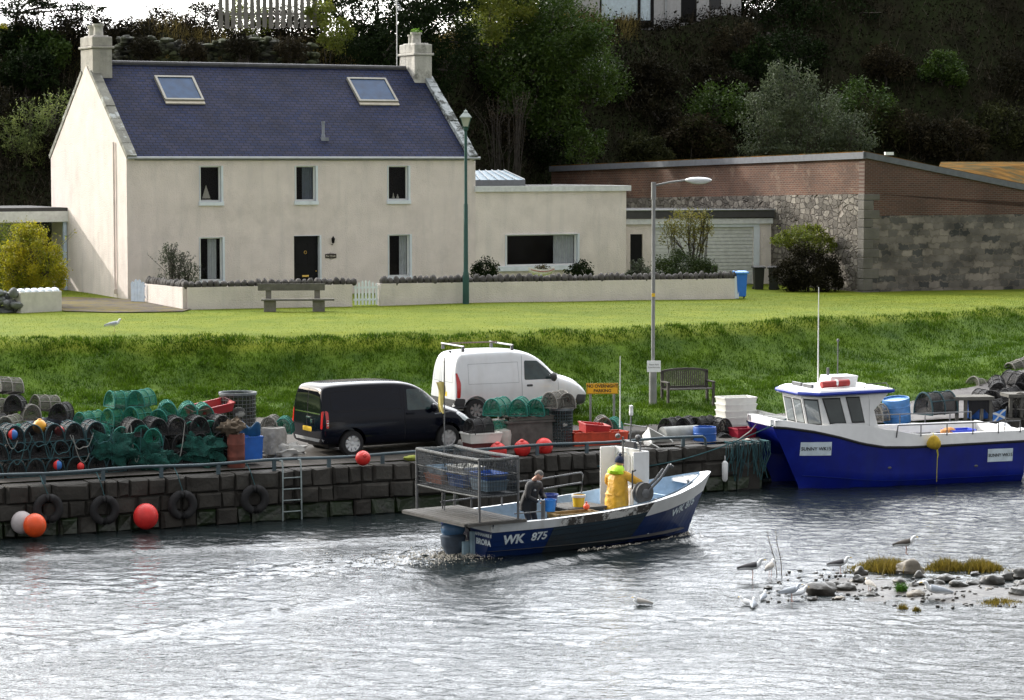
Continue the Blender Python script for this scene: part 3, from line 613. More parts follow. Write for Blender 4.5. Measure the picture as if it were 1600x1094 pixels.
# vent pipe and its stain
a = rf(505, 214); q = MR @ Vector((a[0], a[1], 0)); ql = cot.matrix_basis
vp = MB(); ca = TR @ Vector((a[0], a[1], 0)); vp.lathe([(.09, -.05), (.07, .08), (.055, .12), (.055, .52), (.075, .53), (.075, .6)], 10, ca); vp.prism([(ca.x-.16, ca.y-.2), (ca.x+.16, ca.y-.2), (ca.x+.12, ca.y+.12), (ca.x-.12, ca.y+.12)], ca.z-.17, ca.z-.02); vp.build('vent_pipe', LEAD, cot, smooth=True)
# chimneys
def chimney(x, mat, pots, weeds=False):
    mb = MB(); y = DP/2; zb = RG-1.7; zt_ = RG+.60
    mb.box((x, y, (zb+zt_)/2), (.78, 1.45, zt_-zb)); mb.box((x, y, zt_+.05), (.92, 1.6, .10)); mb.box((x, y, zt_+.28), (.80, 1.45, .36)); mb.box((x, y, zt_+.48), (.6, 1.2, .06))
    ch = mb.build('chimney', mat, cot, bevel=.035)
    for (dx, dy, r, h) in pots:
        p = MB(); p.lathe([(r*.95, 0), (r*.85, h*.6), (r*.9, h*.8), (r*1.12, h*.82), (r*1.12, h), (r*.75, h), (r*.7, h*.5)], 14, (x+dx, y+dy, zt_+.5)); p.build('chimney_pot', M('clay_pot_pale', (.42, .41, .37), rough=.85, var=.2, bump=.3, col2=(.2,.2,.17), thr=(.5,.7)), ch, smooth=True)
    if weeds:
        leafmesh('weeds', rng.normal(size=(160, 3))*[.09, .09, .05]+[x+pots[-1][0], y+pots[-1][1], zt_+.5+pots[-1][3]+.02], .05, WEED, ch)
    return ch
WEED = leafmat('weed_green', (.05, .14, .01), (.14, .25, .03))
CHL = M('chimney_render', (.36, .345, .31), rough=.9, var=.12, scale=2, bump=.8, bscale=16, col2=(.20, .20, .18), thr=(.5, .72), streak=.5)
CHR = M('chimney_render_flaking', (.46, .45, .41), rough=.9, var=.14, scale=2, bump=1, bscale=16, col2=(.14, .14, .12), thr=(.52, .66), streak=.6)
chimney(.42, CHL, [(-.02, .30, .19, .42), (0, -.28, .20, .46)]); chimney(WU-.44, CHR, [(0, .38, .15, .38), (0, -.05, .21, .46)], True)
# aerial on a mast
ar = MB(); X = WU-1.05; Y_ = DP/2+.5; ar.tube([(X, Y_, RG-.5), (X, Y_, RG+3.1)], .022, 6); c_ = Vector((X, Y_, RG+2.9)); ar.tube([c_+Vector((-.95, 0, .0)), c_+Vector((.25, 0, .0))], .014, 5)
for k in range(9): ar.tube([c_+Vector((-.9+.1*k, -.13, 0)), c_+Vector((-.9+.1*k, .13, 0))], .007, 4)
for k in range(6):
    for sg in (-1, 1): ar.tube([c_+Vector((-.05-.0*k, -.22, 0))+Vector((.04*k, 0, sg*(.06+.07*k))), c_+Vector((-.05+.04*k, .22, sg*(.06+.07*k)))], .009, 4)
ar.build('aerial', ALU, cot)
# ---------- flat roofed wing, part of the cottage
W1 = HF.uv(979, 380)[0]; HX = HF.uv(860, 296)[1]
win = HF.rect(790, 366, 903, 415)
wg = MB(); holed(wg, W1, HX, [win], x0=WU, z0=-.6, y=.04)
wg.add([(W1,.04,-.6),(W1,6.5,-.6),(W1,6.5,HX),(W1,.04,HX)], [(0,1,2,3)]); wg.add([(WU,.3,HX-.05),(W1,.3,HX-.05),(W1,6.5,HX-.05),(WU,6.5,HX-.05)], [(0,1,2,3)])
wo_ = wg.build('wing_wall', HARL2, cot)
fo = window(cot, win, curtain=[(.70, .98, CURT)], yd=.22, sill=False); 
s = MB(); s.box(((win[0]+win[2])/2-.15, .0, win[1]-.10), (win[2]-win[0]+.35, .22, .20)); s.build('sill', WPAINT, fo, bevel=.01)
f = MB(); f.box(((WU+W1)/2+.05, -.04, HX+.03), (W1-WU+.22, .1, .22)); f.box((W1+.12, 3.2, HX+.03), (.1, 6.4, .22)); f.build('fascia', M('fascia_white', (.66, .68, .68), rough=.5, streak=.2), cot)
f = MB(); f.box(((WU+W1)/2+.02, 3.2, HX+.10), (W1-WU+.1, 6.3, .06)); f.build('flat_roof', M('roof_felt', (.06, .06, .06), rough=.9), cot)
# glazed lantern on the flat roof
lt = MB(); X0 = HF.uv(738, 280)[0]; zc = HX+.13; q0 = 2.2
for (xa, xb, m_) in ((WU+.15, WU+2.0, 0), ): pass
lb2 = MB(); lb2.box((WU+1.75, q0+.9, zc+.12), (3.3, 1.9, .24)); lo = lb2.build('lantern_kerb', M('lantern_kerb_grey', (.2, .21, .22)), cot)
lb3 = MB(); lb3.add([(WU+.1,q0,zc+.24),(WU+3.4,q0,zc+.24),(WU+2.9,q0+.9,zc+.62),(WU+.6,q0+.9,zc+.62),(WU+.1,q0+1.8,zc+.24),(WU+3.4,q0+1.8,zc+.24)], [(0,1,2,3),(1,5,2),(5,4,3,2),(4,0,3)]); lb3.build('roof_lantern', M('lantern_glass', (.22, .30, .36), rough=.4, spec=.2), cot)
lb4 = MB()
for k in range(9):
    f0 = k/8; lb4.tube([(WU+.1+3.3*f0, q0-.01, zc+.26), (WU+.6+2.3*f0, q0+.88, zc+.65)], .02, 4)
lb4.build('glazing_bars', WFRAME, lo)
# ---------- carport left of the gable
cp = PP(103, 325, P0, Vector((math.cos(HA), math.sin(HA), 0))); cp.z = 3.6
car = thing('carport', 'open flat roofed carport with white fascia against the cottage gable', 'carport', cp, HA); ch_ = PY(103, 325, cp.y).z-3.6
mb = MB(); mb.box((-3, 2.4, ch_-.06), (6.1, 5.2, .16)); mb.build('roof', MATS['roof_felt'], car)
mb = MB(); mb.box((-3.0, -.24, ch_-.33), (6.0, .05, .42)); mb.build('fascia', MATS['fascia_white'], car)
mb = MB(); mb.box((-.1, -.1, (ch_-.5)/2), (.13, .13, ch_-.5)); mb.build('post', M('pale_blue_paint', (.50, .60, .74)), car)
mb = MB(); mb.box((-3, 4.95, ch_/2-.2), (6, .15, ch_-.3)); mb.box((-5.9, 2.4, ch_/2-.2), (.12, 4.9, ch_-.3)); mb.build('back_wall', M('dim_boards', (.08, .08, .08)), car)
# ---------- garage
g0 = PY(981, 460, 106.6); g0.z = 3.5; g1 = PY(1208, 455, 108.2); GA = math.atan2(g1.y-g0.y, g1.x-g0.x); GF = Face(g0, GA)
gar = thing('garage', 'flat roofed garage with a white ribbed up and over door', 'garage', g0, GA); GW = GF.uv(1206, 400)[0]; GH = GF.uv(1100, 345)[1]
gd = GF.rect(1023, 355, 1177, 453); gp = GF.rect(980, 366, 1004, 450); gp = (.1, .05, gp[2], gp[3]); gd = (gd[0], .05, gd[2], gd[3])
mb = MB(); holed(mb, GW, GH, [gd, gp], x0=-1.2, z0=-.5, depth=.15); mb.box((GW-.1, 3, GH/2-.3), (.2, 5.9, GH)); mb.build('wall', HARL2, gar)
mb = MB(); nr = 17
for k in range(nr): h_ = (gd[3]-gd[1])/nr; mb.box(((gd[0]+gd[2])/2, .10, gd[1]+h_*(k+.5)), (gd[2]-gd[0], .05, h_-.035)); 
mb.box(((gd[0]+gd[2])/2, .13, (gd[1]+gd[3])/2), (gd[2]-gd[0], .02, gd[3]-gd[1])); mb.build('garage_door', M('white_garage_door', (.62, .64, .62), rough=.45, streak=.15), gar)
mb = MB(); mb.box((gd[2]+.13, -.03, gd[3]/2), (.26, .05, gd[3])); mb.box(((gd[0]+gd[2])/2+.1, -.03, gd[3]+.07), (gd[2]-gd[0]+.3, .05, .13)); mb.build('door_frame', WPAINT, gar)
mb = MB(); mb.box(((gp[0]+gp[2])/2, .13, (gp[1]+gp[3])/2), (gp[2]-gp[0], .05, gp[3]-gp[1])); mb.build('side_door', BLACKP, gar)
mb = MB(); mb.box((GW/2-.3, -.12, GH-.02), (GW+1.3, .06, .22)); mb.build('fascia', MATS['fascia_white'], gar)
mb = MB(); mb.box((GW/2-.3, 2.9, GH+.28), (GW+1.4, 6.3, .30)); mb.build('roof', MATS['roof_felt'], gar)
mb = MB(); mb.tube([(-1, -.28, GH+.46), (GW+.3, -.28, GH+.46)], .035, 6); mb.build('roof_edge_pipe', ALU, gar)
# ---------- barn of rubble below and brick above
B0 = Vector((14.0, 101.9, 3.4)); BA = rad(26); BD = Vector((math.cos(BA), math.sin(BA), 0)); BL = Vector((-math.sin(BA), math.cos(BA), 0))
barn = thing('barn', 'long old barn with rubble stone lower walls and red brick above', 'barn', B0, 0)
BR1 = planar('sunlit_side_brick', 'brick', bw=.23, rh=.078, ms=.011, c1=(.14, .062, .038), c2=(.09, .046, .034), cm=(.19, .145, .115), ns=.45, lo=.55, hi=1.3, bd=.012, spot=(.27, .21, .16), st=(.56, .72), ss=1.3)
BR2 = planar('gable_end_brick', 'brick', bw=.23, rh=.078, ms=.012, c1=(.13, .062, .046), c2=(.088, .048, .039), cm=(.16, .125, .105), ns=.45, lo=.7, hi=1.2, bd=.012)
RU1 = planar('rubble_stone_rough', 'stone', vs=(2.8, 4.2, 1), c1=(.10, .09, .078), c2=(.29, .265, .23), c3=(.16, .145, .125), cm=(.15, .13, .11), bd=.10, bs=1, fs=7, fd=.06, ns=.8, lo=.65, hi=1.25)
RU2 = planar('squared_rubble_stone', 'brick', bw=.50, rh=.26, ms=.020, wob=.34, off=.37, sq=1.7, bias=-.1, c1=(.06, .06, .06), c2=(.27, .235, .205), cm=(.16, .14, .12), bd=.03, bs=.8, fs=6, fd=.03, ns=.9, lo=.5, hi=1.35, spot=(.22, .20, .18), st=(.56, .68), ss=2.2)
FB = Face(B0, BA); n2 = Vector((-math.cos(BA), -math.sin(BA), 0))
def bl(px, py): p = PP(px, py, B0, n2)-B0; return p.dot(BL), p.z
TRt = frame_from(Vector((0,0,0)), BD); TLt = frame_from(Vector((0,0,0)), -BL)
zt0 = FB.uv(1350, 240)[1]; zm = FB.uv(1350, 303)[1]; e1 = FB.uv(1600, 291); far = (e1[0]*2.2, zt0+(e1[1]-zt0)*2.2)
m1 = FB.uv(1365, 321)[1]; m2 = FB.uv(1480, 336)[1]; mxx = FB.uv(1382, 330)[0]
o = panel('brick_gable_wall', TRt, [[(.45, zm-.0), (.45, zm-.9), (mxx, m2), (far[0], m2), (far[0], far[1]), (0, zt0), (0, zm), ]], .4, BR2, barn)
o = panel('stone_gable_wall', TRt, [[(0, -.5), (far[0], -.5), (far[0], m2), (mxx, m2), (.45, m2), (.45, zm-.9), (.45, zm), (0, zm)]], .4, RU2, barn)
LL = 27.5; zl = bl(860, 262)[1]; zml = bl(1000, 309); zme = zm+(zml[1]-zm)*LL/zml[0]
panel('brick_side_wall', TLt, [[(-LL, zme), (-.4, zm+(zme-zm)*.4/LL), (-.4, zt0), (-LL, zl)]], .4, BR1, barn)
panel('stone_side_wall', TLt, [[(-LL, -.5), (-.4, -.5), (-.4, zm+(zme-zm)*.4/LL), (-LL, zme)]], .45, RU1, barn)
mb = MB(); z = -.5; k = 0
while z < zt0-.05:                                 # quoins at the corner
    h_ = min(random.uniform(.32, .5), zt0-z) if z < zm-.1 else zt0-z; ln = .75 if k % 2 else .45; ln2 = .45 if k % 2 else .75
    if z < zm-.1: 
        h_ = min(h_, zm-z); mb.add([tuple(BD*a+BL*b+Vector((0,0,c))) for a in (-.02, ln) for b in (-.0, .01) for c in (z+.01, z+h_-.01)], [])
        T = frame_from(Vector((0,0,0)), BD); mb.box((ln/2-.02, z+h_/2, -.20), (ln, h_-.02, .44), T=T); 
    z += h_; k += 1
mb.build('quoins', M('quoin_stone', (.12, .112, .10), rough=.85, var=.35, scale=.9, bump=.6, bscale=10), barn, bevel=.02)
VERGE = M('verge_board', (.12, .13, .15), rough=.6, var=.15)
mb = MB(); a = Vector((0,0,zt0)); b = BD*far[0]+Vector((0,0,far[1])); c = BL*LL+Vector((0,0,zl)); off = -BL*.12
def beam(mb, a, b, w_, h_, out): 
    o_ = Vector(out); mb.add([a, a+o_*w_, a+o_*w_+Vector((0,0,h_)), a+Vector((0,0,h_)), b, b+o_*w_, b+o_*w_+Vector((0,0,h_)), b+Vector((0,0,h_))], [(0,1,2,3),(4,7,6,5),(0,4,5,1),(1,5,6,2),(2,6,7,3),(3,7,4,0)])
beam(mb, a-Vector((0,0,.16))-BD*.1, b-Vector((0,0,.16)), .10, .24, -BL); mb.build('verge_board', VERGE, barn)
mb = MB(); beam(mb, a-Vector((0,0,.20))-BL*.1, c-Vector((0,0,.20)), .14, .26, -BD); mb.build('gutter', VERGE, barn)
mb = MB(); mb.box(tuple(BD*1.05-BL*.15+Vector((0,0,zt0-.0))), (.35, .14, .12), rz=BA-.2); mb.build('security_light', WFRAME, barn)
r0 = PP(1470, 266, B0, FB.n)-B0; r1 = PP(1640, 292, B0, FB.n)-B0; k0 = PY(1470, 253, B0.y+r0.y+9)-B0; k1 = PY(1660, 253, B0.y+r1.y+9)-B0; mb = MB(); r0.z -= .1; r1.z -= .1; r0 += BL*.3; r1 += BL*.3
r2 = r1+BD*8-Vector((0,0,1.6)); k2 = k1+BD*8; mb.add([r0, r1, r2, k2, k1, k0]+[q_-Vector((0,0,.15)) for q_ in (r0, r1, r2, k2, k1, k0)], [(0,1,4,5),(1,2,3,4),(6,11,10,7),(7,10,9,8),(0,5,11,6),(5,4,10,11),(4,3,9,10),(0,6,7,1),(1,7,8,2)]); mb.build('rear_roof', M('mossy_roof_sheet', (.12, .062, .012), rough=1, var=.4, scale=1.5, bump=.6, bscale=8, spec=.03, col2=(.05, .045, .02), thr=(.48, .6)), barn, fix=False)
d_ = b+BL*LL; mb = MB(); mb.add([a+Vector((0,0,.1)), b+Vector((0,0,.1)), d_+Vector((0,0,.1)), c+Vector((0,0,.1)), a, b, d_, c], [(0,1,2,3),(4,7,6,5),(0,4,5,1),(1,5,6,2),(2,6,7,3),(3,7,4,0)])
mb.build('roof', M('mossy_roof_sheet', (.12, .062, .012), rough=1, var=.4, scale=1.5, bump=.6, bscale=8, spec=.03, col2=(.05, .045, .02), thr=(.48, .6)), barn)
# ---------- garden walls with cobble copings
COB = M('cobble', (.065, .06, .056), rough=.8, var=.35, scale=3, bump=.3, spec=.4)
def cobble_wall(label, pts, top, endup=None, group=None):
    base = Vector(pts[0]); t = thing('garden_wall', label, 'garden wall', base, 0, group); w_ = MB(); c = MB()
    for i in range(len(pts)-1):
        a = Vector(pts[i])-base; b = Vector(pts[i+1])-base; z0 = min(a.z, b.z)-.3; d = b-a; d.z = 0; n = Vector((d.y, -d.x, 0)).normalized()*.15; za = top[i]-base.z; zb_ = top[i+1]-base.z
        w_.add([(a-n).to_2d().to_3d()+Vector((0,0,z0)), (b-n).to_2d().to_3d()+Vector((0,0,z0)), (b-n).to_2d().to_3d()+Vector((0,0,zb_)), (a-n).to_2d().to_3d()+Vector((0,0,za)),
                (a+n).to_2d().to_3d()+Vector((0,0,z0)), (b+n).to_2d().to_3d()+Vector((0,0,z0)), (b+n).to_2d().to_3d()+Vector((0,0,zb_)), (a+n).to_2d().to_3d()+Vector((0,0,za))],
               [(0,1,2,3),(4,7,6,5),(0,4,5,1),(1,5,6,2),(2,6,7,3),(3,7,4,0)])
        L_ = d.length; x = .05
        while x < L_-.02:
            r = random.uniform(.10, .15); x += r; f = x/L_; p = a+(b-a)*f; c.ball((p.x, p.y, za+(zb_-za)*f+.07), (r*.96, .17, random.uniform(.13, .22)), 10, 7, jit=.35); x += r*.85
    w_.build('wall', HARL3, t); c.build('coping_stones', COB, t, smooth=True); return t
def G(px, py): return hit(px, py)
def hit(px, py, start=55):
    r = ray(px, py); r = r/r.y; y = start
    while y < 130:
        p = Vector((0, 0, CAMZ))+r*y
        if p.z < H(p.x, p.y, False): return Vector((p.x, p.y, H(p.x, p.y, False)))
        y += .05
    return p
wp = [hit(592, 478), hit(1147, 466)]; TW = [PY(592, 443, wp[0].y).z, PY(1147, 435, wp[1].y).z]
q0 = hit(229, 474); q1 = hit(292, 484); q2 = hit(549, 479)
cobble_wall('long low cream garden wall with cobble coping right of the white gate', wp, TW)
cobble_wall('low cream garden wall with cobble coping behind the lawn bench', [q0+Vector((-.1,.9,0)), q1, q2], [PY(238, 443, q0.y+.9).z, PY(292, 449, q1.y).z, PY(549, 444, q2.y).z])
e = wp[1]; m_ = MB(); m_.box((0,0,.42), (.16, .34, .84)); tag(m_.build('wall_end_post', WPAINT), 'white painted end post of the long garden wall beside the blue bin', 'post').location = e+Vector((.09,0,0))
# picket gate
def pickets(name, label, a, b, h, n, mat, gap=.45):
    a = Vector(a); b = Vector(b); d = b-a; t = thing(name, label, 'gate', a, math.atan2(d.y, d.x)); L_ = d.to_2d().length; sl = d.z/L_
    r = MB(); r.box((L_/2, .03, h*.25), (L_, .03, .07)); r.box((L_/2, .03, h*.75), (L_, .03, .07)); r.build('rail', mat, t)
    for k in range(n):
        p = MB(); x = L_*(k+.5)/n; w_ = L_/n*(1-gap); hh = h*(1-.07*math.cos((k+.5)/n*math.pi*2)) if n > 3 else h; p.prism([(x-w_/2, .03), (x+w_/2, .03), (x+w_/2, hh-.06), (x, hh), (x-w_/2, hh-.06)], -.012, .012, 'y'); p.build('picket', mat, t)
    return t
pickets('picket_gate', 'small white picket gate between the two garden walls', hit(553, 479)+Vector((0,0,.02)), hit(591, 478)+Vector((0,0,.02)), .86, 7, M('gate_white', (.74, .80, .84), rough=.5))
pickets('board_gate', 'narrow pale blue boarded gate beside the cottage corner', hit(205, 472), hit(226, 473), .80, 4, MATS['pale_blue_paint'], gap=.06)
# planter wall and rubble wall at the left edge, path
a = hit(34, 490); b = hit(98, 487); d = b-a
t = thing('planter_wall', 'short white painted wall with scalloped top in front of the yellow bush', 'garden wall', a, math.atan2(d.y, d.x)); L_ = d.length; hh = .82
mb = MB(); mb.box((L_/2, .3, hh/2-.15), (L_, .5, hh-.2+.3)); mb.build('wall', M('white_wall', (.62, .60, .54), rough=.9, bump=.5, streak=.25, var=.08), t, bevel=.02)
mb = MB()
for k in range(6): mb.ball((L_*(k+.5)/6, .3, hh-.12), (L_/12, .26, .14), 12, 8)
mb.build('scalloped_edging', WPAINT, t, smooth=True)
t = thing('rubble_wall', 'low dry rubble wall at the far left edge of the lawn', 'wall', hit(16, 490)); mb = MB()
for k in range(46): mb.ball((random.uniform(-1.1, .42), random.uniform(0, .6), random.uniform(.02, .75)), (random.uniform(.12, .24), .2, random.uniform(.09, .16)), 9, 6, jit=.5)
mb.build('stones', M('rubble_grey', (.16, .17, .17), rough=.8, var=.4, scale=2, bump=.5), t, smooth=True)
PATHM = M('path_dirt', (.075, .062, .05), rough=1, var=.35, scale=2, bump=.5, bscale=20, col2=(.13, .10, .015), thr=(.45, .6))
mb = MB(); pts = [hit(px, py) for px, py in ((100, 488), (180, 490), (285, 488), (300, 484), (262, 474), (222, 470), (190, 468), (100, 465), (60, 470))]
V = [(p.x, p.y, H(p.x, p.y)+.035) for p in pts]; mb.add(V, [tuple(range(len(V)))]); tag(mb.build('path', PATHM), kind='structure')
# ---------- upper house, fence and retaining wall on the slope
U0 = PY(866, 47, 143.0); UF = Face(U0, rad(6)); up = thing('upper_house', 'pale grey house at the top of the slope cut off by the frame', 'house', U0, rad(6))
uw = UF.rect(937, -30, 1022, 43); ud = UF.rect(1064, -30, 1089, 36); us = UF.rect(1108, -10, 1127, 15); UW = UF.uv(1158, 20)[0]
mb = MB(); holed(mb, UW, 3.4, [uw, ud, us], z0=-1.5); mb.box((.1, 3, .9), (.2, 5.9, 4.9)); mb.box((UW-.1, 3, .9), (.2, 5.9, 4.9)); mb.build('wall', M('grey_white_render', (.44, .44, .44), rough=.9, var=.1, streak=.3), up)
mb = MB(); mb.box((UW/2, 3, 3.6), (UW+1, 7, .3)); mb.build('roof', SLATE, up)
mb = MB(); a, b, c, d = uw
mb.box(((a+c)/2, .12, b+.2), (c-a, .08, .4)); mb.box((a+.06, .12, (b+d)/2+.2), (.12, .08, d-b-.4)); mb.box((c-.09, .12, (b+d)/2+.2), (.18, .08, d-b-.4)); x = UF.uv(999, 20)[0]; mb.box((x, .12, (b+d)/2+.2), (.16, .08, d-b-.4)); wn = mb.build('window', BLACKP, up)
mb = MB(); mb.box(((a+c)/2, .16, (b+d)/2+.2), (c-a, .02, d-b-.41)); mb.build('blind', M('pale_blind', (.60, .72, .78), rough=.6, streak=.1), wn)
a, b, c, d = ud; mb = MB(); mb.box(((a+c)/2, .14, (b+d)/2), (c-a, .05, d-b)); mb.build('door', BLACKP, up)
a, b, c, d = us; mb = MB(); mb.box(((a+c)/2, .14, (b+d)/2), (c-a, .05, d-b)); mb.build('window', DARKGLASS, up)
x = UF.uv(1040, 20)[0]; mb = MB(); mb.tube([(x, -.06, -1), (x, -.06, 3.3)], .05); mb.build('downpipe', ALU, up)
a = PY(345, 18, 119.5); b = PY(493, 18, 119.5); a.z = b.z = 15.45; t = thing('board_fence', 'weathered vertical board fence on the skyline above the cottage', 'fence', a); L_ = b.x-a.x; mb = MB()
k = 0; WOODG = M('weathered_wood', (.20, .19, .165), rough=.9, var=.25, scale=3, bump=.4, vec=(1,1,.2))
while k*.29 < L_: mb.box((k*.29, 0, .5+random.uniform(-.03,.03)), (.20, .03, 1.9)); k += 1
mb.build('boards', WOODG, t)
for z_ in (.2, 1.1): mb = MB(); mb.box((L_/2, .05, z_), (L_, .05, .1)); mb.build('rail', WOODG, t)
t = thing('retaining_wall', 'mossy broken rubble retaining wall above the cottage roof', 'wall', PY(180, 75, 116.5)); mb = MB()
for k in range(420): x = random.uniform(0, 9.0); mb.ball((x, random.uniform(-.1, .5)+.03*x, random.uniform(-.9, .35)+.16*math.sin(x*1.3)), (random.uniform(.12, .3), .25, random.uniform(.08, .16)), 7, 5, jit=.5)
mb.build('stones', M('mossy_rubble', (.022, .022, .019), rough=.9, var=.4, scale=1.5, bump=.6, col2=(.04, .05, .015)), t, smooth=True)
# ================= plants =================
BARK = M('bark', (.05, .043, .036), rough=.95, var=.3, scale=4, bump=.5)
def bp_(px, py, rpx, y, ry=None, sy=.8): p = PY(px, py, y); r = rpx*y/4000; return (p.x, p.y, p.z, r, r*sy, (ry*y/4000 if ry else r))
def plant(name, label, cat, blobs, n, size, mat, base=None, trunk=.10, group=None, aspect=.45, inner=.5, up=0, stems=0, limb=True):
    bs = np.array(blobs)
    if base is None: b = min(blobs, key=lambda q: q[2]-q[5]); base = Vector((bs[:, 0].mean(), bs[:, 1].mean(), H(bs[:, 0].mean(), bs[:, 1].mean(), False)))
    base = Vector(base); t = thing(name, label, cat, base, 0, group)
    rel = [(b[0]-base.x, b[1]-base.y, b[2]-base.z, b[3], b[4], b[5]) for b in blobs]
    ex = []
    for b in rel:                               # secondary clumps give an uneven outline
        for _ in range(11):
            d = rng.normal(size=3); d /= np.linalg.norm(d); k = rng.uniform(.18, .46); ex.append((b[0]+d[0]*b[3]*1.0, b[1]+d[1]*b[4]*1.0, b[2]+d[2]*b[5]*1.0, b[3]*k, b[4]*k, b[5]*k))
    P = np.concatenate([blobpts(rel, int(n*.45), inner), blobpts(ex, int(n*.55), .3)])
    if stems: 
        m = MB()
        for _ in range(stems):
            b = random.choice(rel); q = Vector((b[0]+random.gauss(0, .5)*b[3], b[1]+random.gauss(0, .5)*b[4], b[2]+b[5]*random.uniform(.8, 1.25))); m.tube([Vector((b[0]*.6+random.gauss(0, .2)*b[3], b[1]*.6, .0)), Vector((b[0], b[1], b[2]-b[5]*.3))*.6+q*.4+Vector((0, 0, -.1)), q], [.014, .010, .004], 4)
            k = 14; s_ = np.linspace(.35, 1, k)[:, None]; P = np.concatenate([P, np.array(q)*s_+np.array((b[0], b[1], b[2]-b[5]*.3))*(1-s_)+rng.normal(0, .03, (k, 3))])
        m.build('branches', BARK, t)
    leafmesh('crown' if cat == 'tree' else 'foliage', P, size, mat, t, aspect, up)
    if limb:
        m = MB(); c0 = Vector((np.mean([b[0] for b in rel]), np.mean([b[1] for b in rel]), np.mean([b[2] for b in rel])))
        h = max(.3, c0.z); fork = Vector((c0.x*.3, c0.y*.3, h*.35)); m.tube([(0,0,-.5), (0.02,0,h*.15), fork], [trunk*1.2, trunk, trunk*.8], 8)
        for b in rel:
            e = Vector(b[:3]); mid = (fork+e)/2+Vector((random.gauss(0,.1), random.gauss(0,.1), .1))*h*.3; m.tube([fork, mid, e, e+Vector((random.gauss(0,.4), 0, .6))*b[5]], [trunk*.7, trunk*.45, trunk*.25, trunk*.1], 6)
            for _ in range(3):
                q = e+Vector([random.gauss(0, .5)*b[3+i] for i in range(3)]); m.tube([mid, (mid+q)/2+Vector((0,0,.05*h)), q], [trunk*.35, trunk*.2, trunk*.06], 5)
        m.build('trunk' if cat == 'tree' else 'stem', BARK, t, smooth=True)
    return t
LGR = leafmat('tree_green', (.020, .05, .007), (.065, .11, .014), tl=.3)
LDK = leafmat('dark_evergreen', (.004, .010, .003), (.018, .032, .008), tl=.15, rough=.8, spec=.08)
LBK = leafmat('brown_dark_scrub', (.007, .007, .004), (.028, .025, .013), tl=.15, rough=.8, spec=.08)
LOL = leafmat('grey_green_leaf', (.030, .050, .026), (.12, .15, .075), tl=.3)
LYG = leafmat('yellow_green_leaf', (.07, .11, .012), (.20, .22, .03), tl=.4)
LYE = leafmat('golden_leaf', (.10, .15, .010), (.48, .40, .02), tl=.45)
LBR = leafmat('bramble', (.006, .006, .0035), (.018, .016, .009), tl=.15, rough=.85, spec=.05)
SH0 = 0; SH2 = leafmat('olive_scrub', (.012, .016, .006), (.055, .06, .022), tl=.25, rough=.8, spec=.1); SH3 = leafmat('russet_scrub', (.012, .010, .006), (.050, .042, .022), tl=.25, rough=.8, spec=.1)
LDRY = leafmat('dry_stalk', (.02, .016, .01), (.09, .07, .045), tl=.3)
T = plant
def hb(px, py, r): return min(122.0, hill_hit(px, py+r*.9, 100).y)
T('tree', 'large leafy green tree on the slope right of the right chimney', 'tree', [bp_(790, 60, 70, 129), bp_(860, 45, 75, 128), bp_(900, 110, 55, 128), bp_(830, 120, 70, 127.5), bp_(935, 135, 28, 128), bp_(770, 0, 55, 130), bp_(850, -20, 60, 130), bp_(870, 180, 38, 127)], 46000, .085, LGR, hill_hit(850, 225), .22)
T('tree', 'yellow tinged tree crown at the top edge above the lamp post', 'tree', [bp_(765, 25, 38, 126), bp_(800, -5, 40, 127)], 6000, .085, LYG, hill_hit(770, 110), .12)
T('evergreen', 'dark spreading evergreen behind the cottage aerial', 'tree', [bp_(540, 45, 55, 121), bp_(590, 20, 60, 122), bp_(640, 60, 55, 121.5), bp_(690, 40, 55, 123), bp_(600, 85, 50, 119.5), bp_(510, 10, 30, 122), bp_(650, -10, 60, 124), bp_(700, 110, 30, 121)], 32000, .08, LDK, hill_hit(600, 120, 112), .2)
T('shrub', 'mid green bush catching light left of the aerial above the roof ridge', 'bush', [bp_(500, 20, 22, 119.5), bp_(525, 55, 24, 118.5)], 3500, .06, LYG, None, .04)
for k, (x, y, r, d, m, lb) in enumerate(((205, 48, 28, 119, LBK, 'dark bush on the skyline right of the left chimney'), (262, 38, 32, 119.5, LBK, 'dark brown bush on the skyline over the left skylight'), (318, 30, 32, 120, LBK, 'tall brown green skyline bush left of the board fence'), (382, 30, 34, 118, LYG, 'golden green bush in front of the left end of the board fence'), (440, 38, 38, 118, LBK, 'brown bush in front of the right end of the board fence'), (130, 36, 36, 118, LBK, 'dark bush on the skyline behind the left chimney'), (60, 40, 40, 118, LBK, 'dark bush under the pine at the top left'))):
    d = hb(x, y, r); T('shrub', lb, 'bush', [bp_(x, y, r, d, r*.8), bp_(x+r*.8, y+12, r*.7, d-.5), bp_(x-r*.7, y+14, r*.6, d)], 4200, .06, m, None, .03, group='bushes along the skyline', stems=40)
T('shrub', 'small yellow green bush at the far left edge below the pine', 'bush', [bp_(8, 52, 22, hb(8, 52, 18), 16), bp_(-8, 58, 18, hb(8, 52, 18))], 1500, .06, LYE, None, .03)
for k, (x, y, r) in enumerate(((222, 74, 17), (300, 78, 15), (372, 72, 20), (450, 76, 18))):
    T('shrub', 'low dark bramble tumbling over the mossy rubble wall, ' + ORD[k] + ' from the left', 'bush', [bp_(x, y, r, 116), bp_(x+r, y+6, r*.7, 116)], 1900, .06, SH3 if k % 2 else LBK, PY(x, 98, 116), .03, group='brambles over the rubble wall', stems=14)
T('tree', 'dark tree crown filling the top edge right of the upper house', 'tree', [bp_(1195, 18, 48, 146), bp_(1165, 5, 26, 146), bp_(1240, 0, 40, 146)], 7000, .10, LDK, hill_hit(1200, 70), .14)
